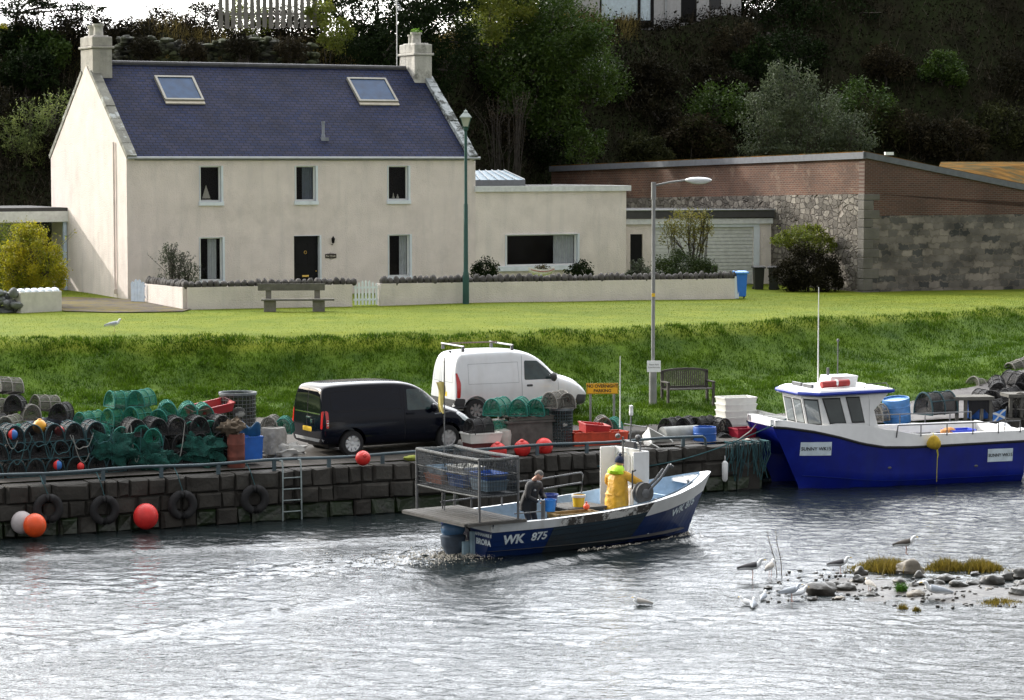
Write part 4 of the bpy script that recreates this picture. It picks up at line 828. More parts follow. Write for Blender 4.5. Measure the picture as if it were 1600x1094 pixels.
t = T('pine', 'pine tree hanging into the top left corner of the picture', 'tree', [bp_(30, 2, 50, 120, 22), bp_(90, 4, 44, 120, 12), bp_(138, 14, 26, 120, 6), bp_(60, -14, 60, 121, 14), bp_(-10, 15, 40, 120, 20)], 11000, .05, LDK, hill_hit(20, 60), .16)
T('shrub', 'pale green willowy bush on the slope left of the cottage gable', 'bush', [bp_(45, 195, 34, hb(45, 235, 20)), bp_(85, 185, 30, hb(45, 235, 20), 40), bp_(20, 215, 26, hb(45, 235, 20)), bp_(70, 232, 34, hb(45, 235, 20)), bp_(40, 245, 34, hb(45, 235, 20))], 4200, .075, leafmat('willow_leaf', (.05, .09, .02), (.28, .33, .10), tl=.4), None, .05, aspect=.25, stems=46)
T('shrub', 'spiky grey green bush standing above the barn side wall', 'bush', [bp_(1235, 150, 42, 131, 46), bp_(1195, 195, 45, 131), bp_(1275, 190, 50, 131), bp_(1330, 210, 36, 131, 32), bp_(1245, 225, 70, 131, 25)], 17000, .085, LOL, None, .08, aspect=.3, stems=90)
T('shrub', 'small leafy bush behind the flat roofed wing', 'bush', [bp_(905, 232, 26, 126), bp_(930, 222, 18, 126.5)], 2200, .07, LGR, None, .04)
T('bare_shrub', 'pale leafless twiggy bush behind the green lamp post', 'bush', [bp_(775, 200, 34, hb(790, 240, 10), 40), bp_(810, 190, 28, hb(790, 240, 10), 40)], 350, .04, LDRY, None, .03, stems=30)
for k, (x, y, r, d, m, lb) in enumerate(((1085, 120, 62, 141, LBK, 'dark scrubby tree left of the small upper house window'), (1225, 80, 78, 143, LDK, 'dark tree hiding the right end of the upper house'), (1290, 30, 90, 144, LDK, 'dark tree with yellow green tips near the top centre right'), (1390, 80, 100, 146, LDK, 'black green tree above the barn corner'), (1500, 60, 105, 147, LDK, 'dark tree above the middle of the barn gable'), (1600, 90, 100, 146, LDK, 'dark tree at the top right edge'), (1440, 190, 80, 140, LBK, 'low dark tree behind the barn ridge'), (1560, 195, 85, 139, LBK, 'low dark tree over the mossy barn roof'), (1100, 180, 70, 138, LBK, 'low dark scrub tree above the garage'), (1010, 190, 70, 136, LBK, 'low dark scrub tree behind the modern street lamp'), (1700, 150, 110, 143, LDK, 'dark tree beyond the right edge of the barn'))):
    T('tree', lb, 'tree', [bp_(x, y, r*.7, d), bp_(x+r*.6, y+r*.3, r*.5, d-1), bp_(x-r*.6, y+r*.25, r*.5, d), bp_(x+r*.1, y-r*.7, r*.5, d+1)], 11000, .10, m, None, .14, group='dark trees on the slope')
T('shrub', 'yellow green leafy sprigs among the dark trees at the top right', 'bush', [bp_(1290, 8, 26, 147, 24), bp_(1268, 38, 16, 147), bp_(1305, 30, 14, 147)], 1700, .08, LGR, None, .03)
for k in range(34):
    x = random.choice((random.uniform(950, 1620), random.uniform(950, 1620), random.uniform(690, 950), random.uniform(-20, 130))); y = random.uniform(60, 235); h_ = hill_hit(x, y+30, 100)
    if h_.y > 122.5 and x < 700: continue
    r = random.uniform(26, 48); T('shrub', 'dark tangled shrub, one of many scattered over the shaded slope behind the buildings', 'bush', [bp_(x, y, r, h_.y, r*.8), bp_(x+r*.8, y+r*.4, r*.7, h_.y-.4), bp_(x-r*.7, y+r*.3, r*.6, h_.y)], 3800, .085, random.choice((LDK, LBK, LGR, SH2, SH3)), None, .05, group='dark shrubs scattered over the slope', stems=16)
# undergrowth over the whole slope
P = []; Q = []
while len(P) < 120000:
    px = random.uniform(-250, 1750); D, Z_ = prof(px); y = random.uniform(D[4]-1, D[6]+3); x = (px-800)/4000*y; cl = nz2(x, y, .35, 4)
    z = H(x, y); P.append((x, y, z+abs(random.gauss(0, .28))*(1+1.6*max(0, cl))*min(1, max(.15, (y-D[4])/3))))
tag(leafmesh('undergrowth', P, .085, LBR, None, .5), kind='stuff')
P = np.array(P)[rng.integers(0, len(P), 15000)]; P[:, 2] -= .1; P = np.concatenate([P, np.ones((len(P), 1))], 1)
blades('dry_stalks', P, .62, LDRY, .014)
P = []
while len(P) < 16000:
    px = random.uniform(-60, 1000); D, Z_ = prof(px); y = random.uniform(D[6]-1.5, D[6]+2.5); x = (px-800)/4000*y; P.append((x, y, H(x, y)-.1, .6+abs(nz2(x, y, .8, 2))*2.2))
blades('skyline_grass', P, .5, leafmat('tall_dry_grass', (.05, .045, .015), (.26, .20, .06), tl=.5), .014)
# garden plants and lawn edge
def G_(px, py): return hit(px, py)
T('shrub', 'bright golden yellow bush behind the white planter wall', 'bush', [bp_(50, 405, 42, 90.5, 44), bp_(75, 425, 30, 90), bp_(20, 420, 32, 90.5), bp_(45, 375, 26, 91)], 15000, .045, LYE, G_(50, 478)+Vector((0,0,0)), .07, stems=60)
T('shrub', 'yellow green bush cut off by the left edge of the picture', 'bush', [bp_(-12, 385, 34, 92.5, 40), bp_(-8, 430, 30, 92)], 5000, .045, LYG, G_(-10, 478), .05, stems=14)
LDU = leafmat('dull_garden_leaf', (.025, .035, .018), (.10, .12, .075), tl=.3)
gy = lambda px, k=1.6: hit(px, 470).y+k
T('shrub', 'straggly grey green bush by the lower left cottage window', 'bush', [bp_(275, 425, 26, 93.6, 26), bp_(265, 402, 15, 93.6, 18), bp_(293, 432, 18, 93.4)], 2600, .035, LDU, None, .04, inner=.15, stems=34)
T('shrub', 'round dark bush just right of the green lamp post', 'bush', [bp_(760, 420, 18, 96.5, 17), bp_(752, 430, 15, 96.5)], 2600, .045, LDK, None, .04)
T('shrub', 'dark bush below the right end of the wide window', 'bush', [bp_(908, 422, 17, 98, 14), bp_(898, 428, 15, 98, 10)], 2200, .045, LDK, None, .04)
T('small_tree', 'small open crowned garden tree in front of the garage door', 'tree', [bp_(1075, 350, 28, 101, 22), bp_(1050, 365, 20, 101), bp_(1100, 345, 16, 101), bp_(1085, 375, 18, 101), bp_(1108, 360, 10, 101)], 2300, .045, leafmat('thin_tree_leaf', (.05, .07, .012), (.22, .19, .04), tl=.45), None, .06, inner=.1, stems=26)
T('shrub', 'broad dark green mounded bush under the small garden tree', 'bush', [bp_(1065, 418, 38, 100, 26), bp_(1040, 425, 20, 100), bp_(1095, 425, 18, 100, 18)], 8000, .045, leafmat('mound_leaf', (.012, .03, .006), (.06, .085, .02), tl=.2), None, .05)
T('shrub', 'dull brown spiky bush beside the dark side door', 'bush', [bp_(1000, 425, 16, 99.5, 18), bp_(985, 435, 14, 99.5, 10)], 1500, .045, LDU, None, .03, stems=20)
T('iris_clump', 'clump of upright sword leaves by the garage door', 'plant', [bp_(1118, 428, 6, 99.3, 12)], 60, .03, LGR, None, .01, stems=26, limb=False)
T('shrub', 'yellow green topped shrub growing against the rubble barn wall', 'bush', [bp_(1255, 372, 34, 103.6, 20), bp_(1225, 375, 17, 103.6, 10), bp_(1285, 385, 18, 103.6, 14)], 3600, .055, LYG, None, .06, stems=20)
T('shrub', 'dark dense lower shrub at the foot of the rubble barn wall', 'bush', [bp_(1262, 418, 38, 102.6, 34), bp_(1235, 432, 28, 102.6, 20), bp_(1290, 435, 26, 102.6)], 9000, .055, LBK, None, .06, stems=16)
# ================= vans =================
TYRE = M('tyre_rubber', (.015, .015, .016), rough=.85, var=.2)
def loft_body(name, st, mat, parent, width):
    # st: (x, zbottom, zbelt, zroof, half width low, half width belt, half width roof)
    mb = MB(); n = len(st); ring = []
    def sec(s):
        x, zb, zl, zr, wl, wm, wr = s
        half = [(0, zb), (wl*.8, zb), (wl, zb+.06), (wm, zb+.28), (wm+.01, (zb+.28+zl)/2), (wm, zl), (wr+(wm-wr)*.35, zl+(zr-zl)*.55), (wr, zr-.10), (wr-.07, zr-.035), (wr*.55, zr-.005), (0, zr)]
        return [(x, -y, z) for y, z in half]+[(x, y, z) for y, z in half[-2:0:-1]]
    for s in st: ring.append(sec(s))
    k = len(ring[0]); vs = [p for r in ring for p in r]
    fs = [(i*k+j, i*k+(j+1)%k, (i+1)*k+(j+1)%k, (i+1)*k+j) for i in range(n-1) for j in range(k)]
    fs.append(tuple(range(k))); fs.append(tuple((n-1)*k+j for j in range(k))[::-1])
    mb.add(vs, fs); o = mb.build(name, mat, None)
    m = o.modifiers.new('s', 'SUBSURF'); m.levels = 2; m.render_levels = 2; baked(o)
    return o
def cut_discs(o, discs, wy):
    mb = MB()
    for (x, z, r) in discs:
        for sg in (-1, 1): mb.prism([(x+r*math.cos(q), z+r*math.sin(q)) for q in np.linspace(0, 2*math.pi, 28)[:-1]], sg*wy, sg*(wy-.34), 'y')
    c = mb.build('cut', TYRE); b = o.modifiers.new('c', 'BOOLEAN'); b.object = c; b.operation = 'DIFFERENCE'; b.solver = 'EXACT'; b.use_self = True; baked(o); bpy.data.objects.remove(c); return o
def wheel(parent, x, y, r, mat, spokes=9, sg=-1, cover=True):
    t = MB(); T = Matrix.Translation((x, y, r)) @ Matrix.Rotation(math.pi/2, 4, 'X')
    t.lathe([(r*.62, -.10), (r*.92, -.10), (r, -.06), (r, .06), (r*.92, .10), (r*.62, .10)], 28, T=T, cap=False); w_ = t.build('wheel', TYRE, parent, smooth=True)
    h = MB(); h.lathe([(.001, .03), (r*.63, .03)], 24, T=T, cap=False); h.lathe([(r*.63, -.08), (r*.66, .102), (r*.60, .085), (r*.56, .05)], 24, T=T, cap=False)
    for k in range(spokes):
        q = 2*math.pi*k/spokes; Tk = T @ Matrix.Rotation(q, 4, 'Z'); a, b = (.028, .045); h.add([(r*.10,-a,.075),(r*.10,a,.075),(r*.6,b,.085),(r*.6,-b,.085),(r*.10,-a,.03),(r*.10,a,.03),(r*.6,b,.03),(r*.6,-b,.03)], [(0,1,2,3),(0,3,7,4),(1,5,6,2),(2,6,7,3)], Tk)
    h.lathe([(.055, .04), (.05, .09), (.001, .095)], 12, T=T, cap=False)
    if sg > 0: pass
    h.build('rim', mat, w_); return w_
def strip_on(name, bvh, pts, w_, mat, parent, d=(0,1,0), off=.003):
    # thin line (door gap, trim) following the body
    out = []
    for i in range(len(pts)-1):
        a, b = Vector(pts[i]), Vector(pts[i+1]); dv = (b-a).normalized(); n = dv.cross(Vector(d)).normalized()*w_/2; m = max(1, int((b-a).length/.06))
        for k in range(m):
            p = a+(b-a)*k/m; q = a+(b-a)*(k+1)/m; out.append([p-n, q-n, q+n, p+n])
    mb = MB()
    for qd in out:
        v = []
        for p in qd:
            h = bvh.ray_cast(p-Vector(d)*4, Vector(d)); v.append(h[0]-Vector(d)*off if h[0] else p)
        mb.add(v, [(0,1,2,3)])
    return mb.build(name, mat, parent, fix=False)
def van(name, label, loc, rz, K):
    t = thing(name, label, 'van', loc, rz); W = K['W']
    body = loft_body('body', K['st'], K['paint'], t, W); cut_discs(body, [(x, z+.02, r+.065) for x, z, r in K['wheels']], W/2+.1)
    for p in body.data.polygons: p.use_smooth = True
    body.data.set_sharp_from_angle(angle=rad(38)); adopt(body, t); bvh = bvh_of(body)
    ins = MB(); ins.box((K['L']/2, 0, .45), (K['L']*.86, W*.62, .5)); ins.build('underbody', TYRE, t)
    for x, z, r in K['wheels']:
        for sg in (-1, 1): 
            w_ = wheel(t, x, sg*(W/2-.11), r, K['rim'], K['spokes']); 
            if sg > 0: w_.rotation_euler = (0, 0, 0)
    S_ = lambda P, y=-1: [(p[0], -.6, p[1]) for p in P]
    for P, nm, mt in K['side']:
        decal(nm, S_(rpoly(P, .05)), (0, 1, 0), bvh, mt, t)
        if nm in ('side_window', 'tail_light', 'side_trim'): decal(nm, [(x, .6, z) for x, y, z in S_(rpoly(P, .05))], (0, -1, 0), bvh, mt, t)
    for P, nm, mt in K['rear']: decal(nm, [(-1, p[0], p[1]) for p in rpoly(P, .04)], (1, 0, 0), bvh, mt, t)
    for P, w_ in K['lines']: strip_on('door_seam', bvh, [(x, -.6, z) for x, z in P], w_, K['seam'], t)
    for P, w_ in K['rlines']: strip_on('rear_door_seam', bvh, [(-1, y, z) for y, z in P], w_, K['seam'], t, d=(1,0,0))
    ws = decal('windscreen', [(5.5, y, z) for y, z in rpoly(K['ws'], .08)], (-1, 0, 0), bvh, DARKGLASS, t)
    return t, bvh
BLK = M('black_car_paint', (.003, .004, .009), rough=.14, var=.1, spec=.20, coat=.05)
WHT = M('white_van_paint', (.66, .68, .70), rough=.35, var=.03, coat=.3, streak=.30, streakcol=(.40, .38, .34))
BUMP_ = M('grey_plastic', (.035, .036, .04), rough=.6, var=.15)
TAIL = M('tail_light_red', (.45, .01, .01), rough=.2, spec=.8); TAILW = M('clear_lens', (.6, .62, .64), rough=.15)
PLATE = M('yellow_plate', (.75, .48, .02), rough=.5, var=.05); CHR_ = M('chrome', (.8, .8, .8), rough=.12, metal=1, var=0)
VGL = M('tinted_glass', (.004, .005, .007), rough=.03, spec=.6, var=0); VGF = M('side_glass', (.015, .03, .03), rough=.04, spec=.6, var=.4, scale=4)
KB = dict(L=4.38, W=1.81, paint=BLK, rim=M('silver_trim', (.55, .56, .57), rough=.35, metal=.5), spokes=9, seam=M('seam_dark', (.002, .002, .003), rough=.8),
  st=[(0.0,.42,.70,.80,.78,.83,.80),(.03,.30,.85,1.0,.84,.87,.80),(.05,.28,1.0,1.70,.85,.885,.70),(.20,.26,1.03,1.785,.86,.895,.70),(.8,.24,1.04,1.81,.87,.90,.71),(1.7,.22,1.04,1.81,.87,.905,.71),(2.3,.22,1.04,1.79,.87,.905,.70),(2.75,.22,1.03,1.70,.87,.90,.665),(3.1,.22,1.02,1.47,.87,.895,.62),(3.42,.22,1.0,1.21,.87,.89,.63),(3.60,.22,.96,1.12,.87,.885,.66),(3.95,.24,.88,1.03,.86,.87,.62),(4.2,.26,.75,.90,.80,.80,.52),(4.36,.30,.6,.70,.62,.62,.40),(4.38,.36,.55,.60,.5,.5,.36)],
  wheels=[(.82,.315,.315),(3.52,.315,.315)],
  side=[([(2.35,1.06),(3.33,1.06),(3.12,1.28),(2.78,1.56),(2.40,1.58)], 'side_window', VGF), ([(.10,.72),(.17,.72),(.17,1.12),(.09,1.16)], 'tail_light', TAIL), ([(.11,.78),(.17,.78),(.17,.92),(.11,.92)], 'reversing_lens', TAILW), ([(3.98,.72),(4.26,.62),(4.20,.80),(3.85,.94),(3.75,.93)], 'headlight', TAILW)],
  rear=[([(-.70,1.10),(-.02,1.10),(-.02,1.60),(-.62,1.60)], 'rear_window', VGL), ([(.02,1.10),(.70,1.10),(.62,1.60),(.02,1.60)], 'rear_window', VGL), ([(-.28,.60),(.22,.60),(.22,.72),(-.28,.72)], 'number_plate', PLATE), ([(-.70,1.045),(.70,1.045),(.70,1.075),(-.70,1.075)], 'chrome_strip', CHR_), ([(-.86,.70),(-.76,.70),(-.76,1.12),(-.84,1.15)], 'tail_light', TAIL), ([(.76,.70),(.86,.70),(.84,1.15),(.76,1.12)], 'tail_light', TAIL), ([(-.86,.37),(.86,.37),(.86,.45),(-.86,.45)], 'bumper_edge', M('dull_silver', (.35,.36,.37), rough=.35))],
  lines=[([(2.28,.35),(2.26,1.05),(2.34,1.66)],.012),([(3.3,.45),(3.36,1.0)],.012),([(.28,1.60),(.26,1.12),(2.2,1.12)],.010),([(2.2,1.12),(2.22,1.62),(.28,1.60)],.010),([(2.3,1.68),(.25,1.70)],.01)], rlines=[([(0,.5),(0,1.70)],.012)], ws=[(-.66,1.16),(.66,1.16),(.58,1.62),(-.58,1.62)])
def ground(px, py):
    p = hit(px, py, 56); return Vector((p.x, p.y, H(p.x, p.y, False)+.012))
a = ground(550, 714); rz = rad(30.5); off = Matrix.Rotation(rz, 4, 'Z') @ Vector((.82, -.85, 0))*1.045; 
dv, bv = van('black_van', 'shiny black van with tinted rear windows parked on the quay', (a.x-off.x, a.y-off.y, a.z), rz, KB)
dv.scale = (1.045,)*3
mb = MB(); mb.ball((3.05, -.98, 1.10), (.08, .13, .11), 10, 7); mb.build('door_mirror', BLK, dv, smooth=True); 
mb = MB(); mb.box((-.015, -.30, .86), (.02, .10, .10)); mb.box((.0, -.1, .95), (.03, .22, .03)); mb.build('badge', CHR_, dv)
mb = MB(); mb.box((2.42, -.925, .98), (.2, .03, .04)); mb.build('door_handle', BLK, dv)
KW = dict(L=4.0, W=1.67, paint=WHT, rim=M('steel_wheel', (.22, .22, .22), rough=.5, metal=.5), spokes=7, seam=M('seam_grey', (.22, .24, .26), rough=.8),
  st=[(0.0,.42,.55,.66,.72,.77,.74),(.02,.32,.60,.95,.78,.81,.72),(.05,.30,.98,1.50,.79,.815,.70),(.17,.27,1.0,1.78,.79,.82,.66),(.35,.25,1.02,1.83,.80,.825,.66),(1.2,.24,1.02,1.86,.80,.83,.67),(1.9,.24,1.02,1.84,.80,.83,.665),(2.3,.24,1.02,1.76,.80,.83,.645),(2.65,.24,1.02,1.56,.80,.825,.62),(2.95,.24,1.0,1.29,.80,.82,.60),(3.15,.24,.98,1.14,.80,.815,.62),(3.5,.24,.88,1.06,.79,.80,.60),(3.8,.26,.74,.92,.74,.74,.50),(3.96,.30,.60,.72,.60,.62,.42),(4.0,.36,.52,.58,.5,.5,.36)],
  wheels=[(.62,.29,.29),(3.22,.29,.29)],
  side=[([(2.02,1.04),(2.95,1.04),(2.78,1.27),(2.46,1.53),(2.06,1.55)], 'side_window', VGF), ([(.06,.62),(.16,.62),(.18,1.02),(.10,1.28),(.06,1.28)], 'tail_light', TAIL), ([(.02,.30),(.30,.28),(.30,.60),(.02,.62)], 'side_trim', BUMP_), ([(3.50,.30),(3.97,.34),(3.99,.56),(3.60,.60)], 'side_trim', BUMP_), ([(3.62,.72),(3.90,.66),(3.84,.84),(3.64,.92)], 'headlight', TAILW), ([(2.08,.86),(2.26,.86),(2.26,.92),(2.08,.92)], 'door_handle', BUMP_)],
  rear=[([(-.80,.34),(.80,.34),(.80,.58),(-.80,.58)], 'bumper', BUMP_), ([(-.30,.64),(.26,.64),(.26,.76),(-.30,.76)], 'number_plate', PLATE)],
  lines=[([(1.95,.34),(1.94,1.05),(2.0,1.68)],.012),([(2.02,.36),(3.02,.40),(3.02,1.0)],.010),([(.40,.98),(1.86,.98)],.008),([(.40,.98),(.42,1.5),(1.86,1.52),(1.86,.98)],.008)], rlines=[([(.12,.45),(.12,1.72)],.014),([(-.62,1.02),(.0,1.02),(.0,1.55),(-.56,1.55),(-.62,1.02)],.010),([(.22,1.02),(.62,1.02),(.56,1.55),(.24,1.55),(.22,1.02)],.010)], ws=[(-.62,1.10),(.62,1.10),(.54,1.52),(-.54,1.52)])
a = ground(741, 660); rz = rad(25); a.z = H(a.x, a.y, False)+.03; off = Matrix.Rotation(rz, 4, 'Z') @ Vector((.62, -.8, 0))
wv, bw = van('white_van', 'white panel van with roof bars parked at the foot of the grass bank', (a.x-off.x, a.y-off.y, a.z), rz, KW); wv.scale = (1.06,)*3
for x in (.30, 1.72):
    m = MB(); m.tube([(x, -.74, 1.97), (x, .74, 1.97)], .026, 6); 
    for sg in (-1, 1): m.box((x, sg*.66, 1.90), (.08, .06, .15), taper=.7)
    m.build('roof_bar', M('bar_metal', (.16,.165,.17), rough=.4, metal=.6), wv)
m = MB(); m.tube([(.30, .3, 1.995), (1.72, .3, 1.995)], .02, 6); m.build('roof_pole', M('dark_rust', (.12, .08, .06)), wv)
mb = MB(); mb.ball((2.84, -.92, 1.10), (.08, .12, .12), 10, 7); mb.build('door_mirror', BUMP_, wv, smooth=True)
mb = MB(); mb.box((-.01, .13, .90), (.04, .07, .22)); mb.build('rear_latch', BUMP_, wv)
mb = MB(); mb.box((.22, -.0, 1.80), (.05, .1, .04)); mb.build('rear_light', BUMP_, wv)
# ================= lamps, benches, signs, bins =================
GRN = M('green_lamp_paint', (.006, .060, .050), rough=.4, var=.15, scale=4, streak=.2)
b = hit(728, 476); t = thing('lamp_post', 'tall dark green lamp post with a heritage lantern in front of the cottage', 'street lamp', b); h = PY(723, 200, b.y).z-b.z; tt = PY(723, 171, b.y).z-b.z
m = MB(); m.lathe([(.12, -.1), (.115, 1.0), (.10, 1.15), (.085, 1.2), (.075, 3.6), (.06, 3.65), (.05, h-.1), (.09, h-.08), (.09, h), (.04, h+.02)], 14); m.build('post', GRN, t, smooth=True)
H_ = tt-h; m = MB(); m.lathe([(.10, h), (.13, h+.04), (.10, h+.06)], 4); 
for k in range(4): q = math.pi/4+k*math.pi/2; m.tube([(.13*math.cos(q), .13*math.sin(q), h+.04), (.27*math.cos(q), .27*math.sin(q), h+H_*.55)], .014, 5)
m.build('lantern_frame', GRN, t)
m = MB(); m.lathe([(.115, h+.05), (.25, h+H_*.55)], 4, T=Matrix.Rotation(math.pi/4, 4, 'Z')); m.build('lantern_glass', M('lantern_glass_clear', (.55, .56, .54), rough=.15, trans=.35), t)
m = MB(); m.lathe([(.31, h+H_*.55), (.30, h+H_*.60), (.14, h+H_*.80), (.10, h+H_*.82), (.10, h+H_*.9), (.03, h+H_*.95), (.02, h+H_*1.02)], 4, T=Matrix.Rotation(math.pi/4, 4, 'Z')); m.build('lantern_cap', M('lantern_cap_metal', (.30, .34, .32), rough=.35, metal=.5), t)
b = hit(1020, 633); t = thing('street_lamp', 'grey street lamp with an arm and pale oval head by the park bench', 'street lamp', b); sc_ = b.y/4000; h = PY(1018, 287, b.y).z-b.z
PS = M('galvanised_post', (.22, .225, .22), rough=.6, var=.25, scale=2, bump=.2, metal=.2)
m = MB(); m.tube([(0, 0, -.2), (0, 0, .98)], .115, 10); m.tube([(0, 0, .98), (0, 0, 1.04)], [.115, .06], 10); m.tube([(0, 0, 1.0), (0, 0, h)], .055, 10); m.tube([(0, 0, h-.45), (0, 0, h+.04)], .075, 10); m.build('post', PS, t, smooth=True)
e = (1068-1018)*sc_; m = MB(); m.tube([(0, 0, h-.06), (e*.5, 0, h+.04), (e, 0, h+.10)], .028, 8); m.build('arm', PS, t, smooth=True)
m = MB(); m.ball((e+.36, 0, h+.10), (.40, .16, .09), 16, 8); m.build('lamp_head', M('lamp_head_grey', (.60, .62, .62), rough=.35), t, smooth=True)
m = MB(); m.ball((e+.38, 0, h+.05), (.28, .13, .07), 14, 7); m.build('lamp_bowl', M('lamp_bowl', (.5, .52, .5), rough=.2), t, smooth=True)
m = MB(); m.box((0, -.06, PY(1020, 461, b.y).z-b.z), (.10, .02, .10)); m.build('number_tag', PLATE, t)
SG = M('sign_white', (.74, .76, .78), rough=.5, var=.03); INK = M('sign_ink', (.01, .01, .012), rough=.7, var=0)
z0 = PY(1021, 572, b.y).z; t = thing('notice_sign', 'small white notice strapped to the grey street lamp', 'sign', (b.x+.02, b.y-.13, z0)); m = MB(); m.box((0, 0, 0), (.40, .015, .33)); sgn = m.build('sign_plate', SG, t, bevel=.004)
for k, (tx, zz) in enumerate((('Please Park', .05), ('Considerately', -.03))): textmesh(tx, .062, INK, sgn, Matrix.Translation((0, -.0095, zz)) @ Matrix.Rotation(math.pi/2, 4, 'X'), ext=.0008)
# yellow sign
a = hit(923, 672); c = hit(959, 668); zt_ = PY(941, 600, a.y).z; mid = (a+c)/2; t = thing('parking_sign', 'yellow sign on two grey posts at the edge of the grass', 'sign', (mid.x, mid.y, mid.z), rad(4)); dx = (c.x-a.x)/2
W_ = (966-916)*a.y/4000; Ht = (617-600)*a.y/4000; zc = zt_-Ht/2-mid.z
m = MB(); m.box((0, 0, zc), (W_, .02, Ht)); sp_ = m.build('sign_panel', M('sign_yellow', (.80, .42, .006), rough=.45, var=.04), t)
m = MB()
for (cx, cz, sx, sz) in ((0, Ht/2-.012, W_-.03, .008), (0, -Ht/2+.012, W_-.03, .008), (-W_/2+.015, 0, .008, Ht-.03), (W_/2-.015, 0, .008, Ht-.03)): m.box((cx, -.013, zc+cz), (sx, .004, sz))
m.build('sign_border', INK, sp_)
textmesh('NO OVERNIGHT', .118, INK, sp_, Matrix.Translation((0, -.0125, zc+.065)) @ Matrix.Rotation(math.pi/2, 4, 'X'), bold=.0035, cs=.98, ext=.001); textmesh('PARKING', .118, INK, sp_, Matrix.Translation((0, -.0125, zc-.065)) @ Matrix.Rotation(math.pi/2, 4, 'X'), bold=.0035, ext=.001)
for sg in (-1, 1): m = MB(); m.tube([(sg*dx, .035, -.2), (sg*dx, .035, zc+.1)], .032, 8); m.build('post', PS, t, smooth=True)
# lawn bench: timber planks on two stone supports
OW = M('old_grey_timber', (.12, .115, .10), rough=.9, var=.25, scale=4, bump=.5); CS = M('bench_stone', (.16, .15, .13), rough=.9, var=.2, bump=.5, bscale=20)
b = hit(460, 487); s_ = b.y/4000; t = thing('lawn_bench', 'rustic bench of grey planks on two stone blocks on the lawn', 'bench', b, rad(5)); L_ = (520-406)*s_
for sg, nx in ((-1, 'l'), (1, 'r')):
    x = sg*38*s_; m = MB(); m.box((x, 0, .17), (.42, .34, .42)); m.build('stone_support', CS, t, bevel=.02); m = MB(); m.box((x-.05, .16, .55), (.20, .10, .55)); m.build('back_post', CS, t, bevel=.015)
m = MB(); m.box((.12, -.06, .41), (L_, .40, .06)); m.build('seat', OW, t, bevel=.01); m = MB(); m.box((-.02-.08, .10, .84), (L_*.92, .05, .24)); m.build('backrest', OW, t, bevel=.01)
# park bench on the bank foot
WD = M('dark_teak', (.055, .05, .042), rough=.85, var=.3, scale=3, bump=.3)
a = hit(1037, 632); c = hit(1112, 629); t = thing('park_bench', 'dark slatted wooden park bench beside the grey street lamp', 'bench', (a+c)/2+Vector((0,.15,.0)), rad(17)); L_ = 1.5
for sg in (-1, 1):
    for (y, h) in ((-.27, .62), (.24, .5)): m = MB(); m.box((sg*(L_/2-.04), y, h/2-.06), (.07, .07, h+.1)); m.build('leg', WD, t)
    m = MB(); m.box((sg*(L_/2-.04), -.03, .63), (.09, .62, .045)); m.build('armrest', WD, t, bevel=.01)
    m = MB(); m.box((sg*(L_/2-.04), .27, .66), (.07, .05, .60)); m.build('back_post', WD, t)
m = MB()
for k in range(5): m.box((0, -.24+.11*k, .42), (L_-.02, .085, .028))
m.build('seat', WD, t)
m = MB(); 
for k in range(21): x = -L_/2+.1+(L_-.2)*k/20; m.box((x, .27, .68+.04*(1-(2*k/20-1)**2)), (.04, .022, .44))
m.box((0, .27, .46), (L_-.1, .04, .06)); m.grid(lambda u, v: (-L_/2+L_*u, .245, .84+.11*math.sqrt(max(0, 1-(2*u-1)**2))+.07*v), 16, 1); m.grid(lambda u, v: (-L_/2+L_*u, .295, .84+.11*math.sqrt(max(0, 1-(2*u-1)**2))+.07*v), 16, 1); m.grid(lambda u, v: (-L_/2+L_*u, .245+.05*v, .91+.11*math.sqrt(max(0, 1-(2*u-1)**2))), 16, 1); m.build('backrest', WD, t)
# wheelie bins
def bin_(name, label, p, rz, mat, lid):
    t = thing(name, label, 'bin', p, rz); m = MB(); m.box((0, 0, .52), (.42, .48, .90)); b_ = m.build('body', mat, t, bevel=.02)
    for v in b_.data.vertices:
        if v.co.z < .2: v.co.x *= .8; v.co.y *= .8
    m = MB(); m.box((0, -.02, 1.0), (.50, .58, .06), rz=Matrix.Rotation(rad(4), 4, 'X')); m.tube([(-.25, .30, .98), (.25, .30, .98)], .02); m.build('lid', lid, t, bevel=.015)
    for sg in (-1, 1): m = MB(); m.tube([(sg*.16, .2, .1), (sg*.21, .2, .1)], .1, 14); m.build('wheel', TYRE, t)
    return t
BB = M('bin_blue', (.02, .16, .62), rough=.45, var=.06); BL_ = M('bin_black', (.012, .013, .014), rough=.5)
bin_('wheelie_bin', 'bright blue wheelie bin at the right end of the garden wall', hit(1157, 466), rad(10), BB, M('bin_lid_blue', (.10, .32, .75), rough=.35))
p = hit(1195, 458); bin_('wheelie_bin', 'black wheelie bin beside the garage door frame', Vector((p.x, 104.2, 3.55)), rad(5), BL_, BL_); bin_('wheelie_bin', 'black wheelie bin nearest the dark shrub on the barn wall', Vector((p.x+.6, 104.0, 3.55)), rad(-8), BL_, BL_)
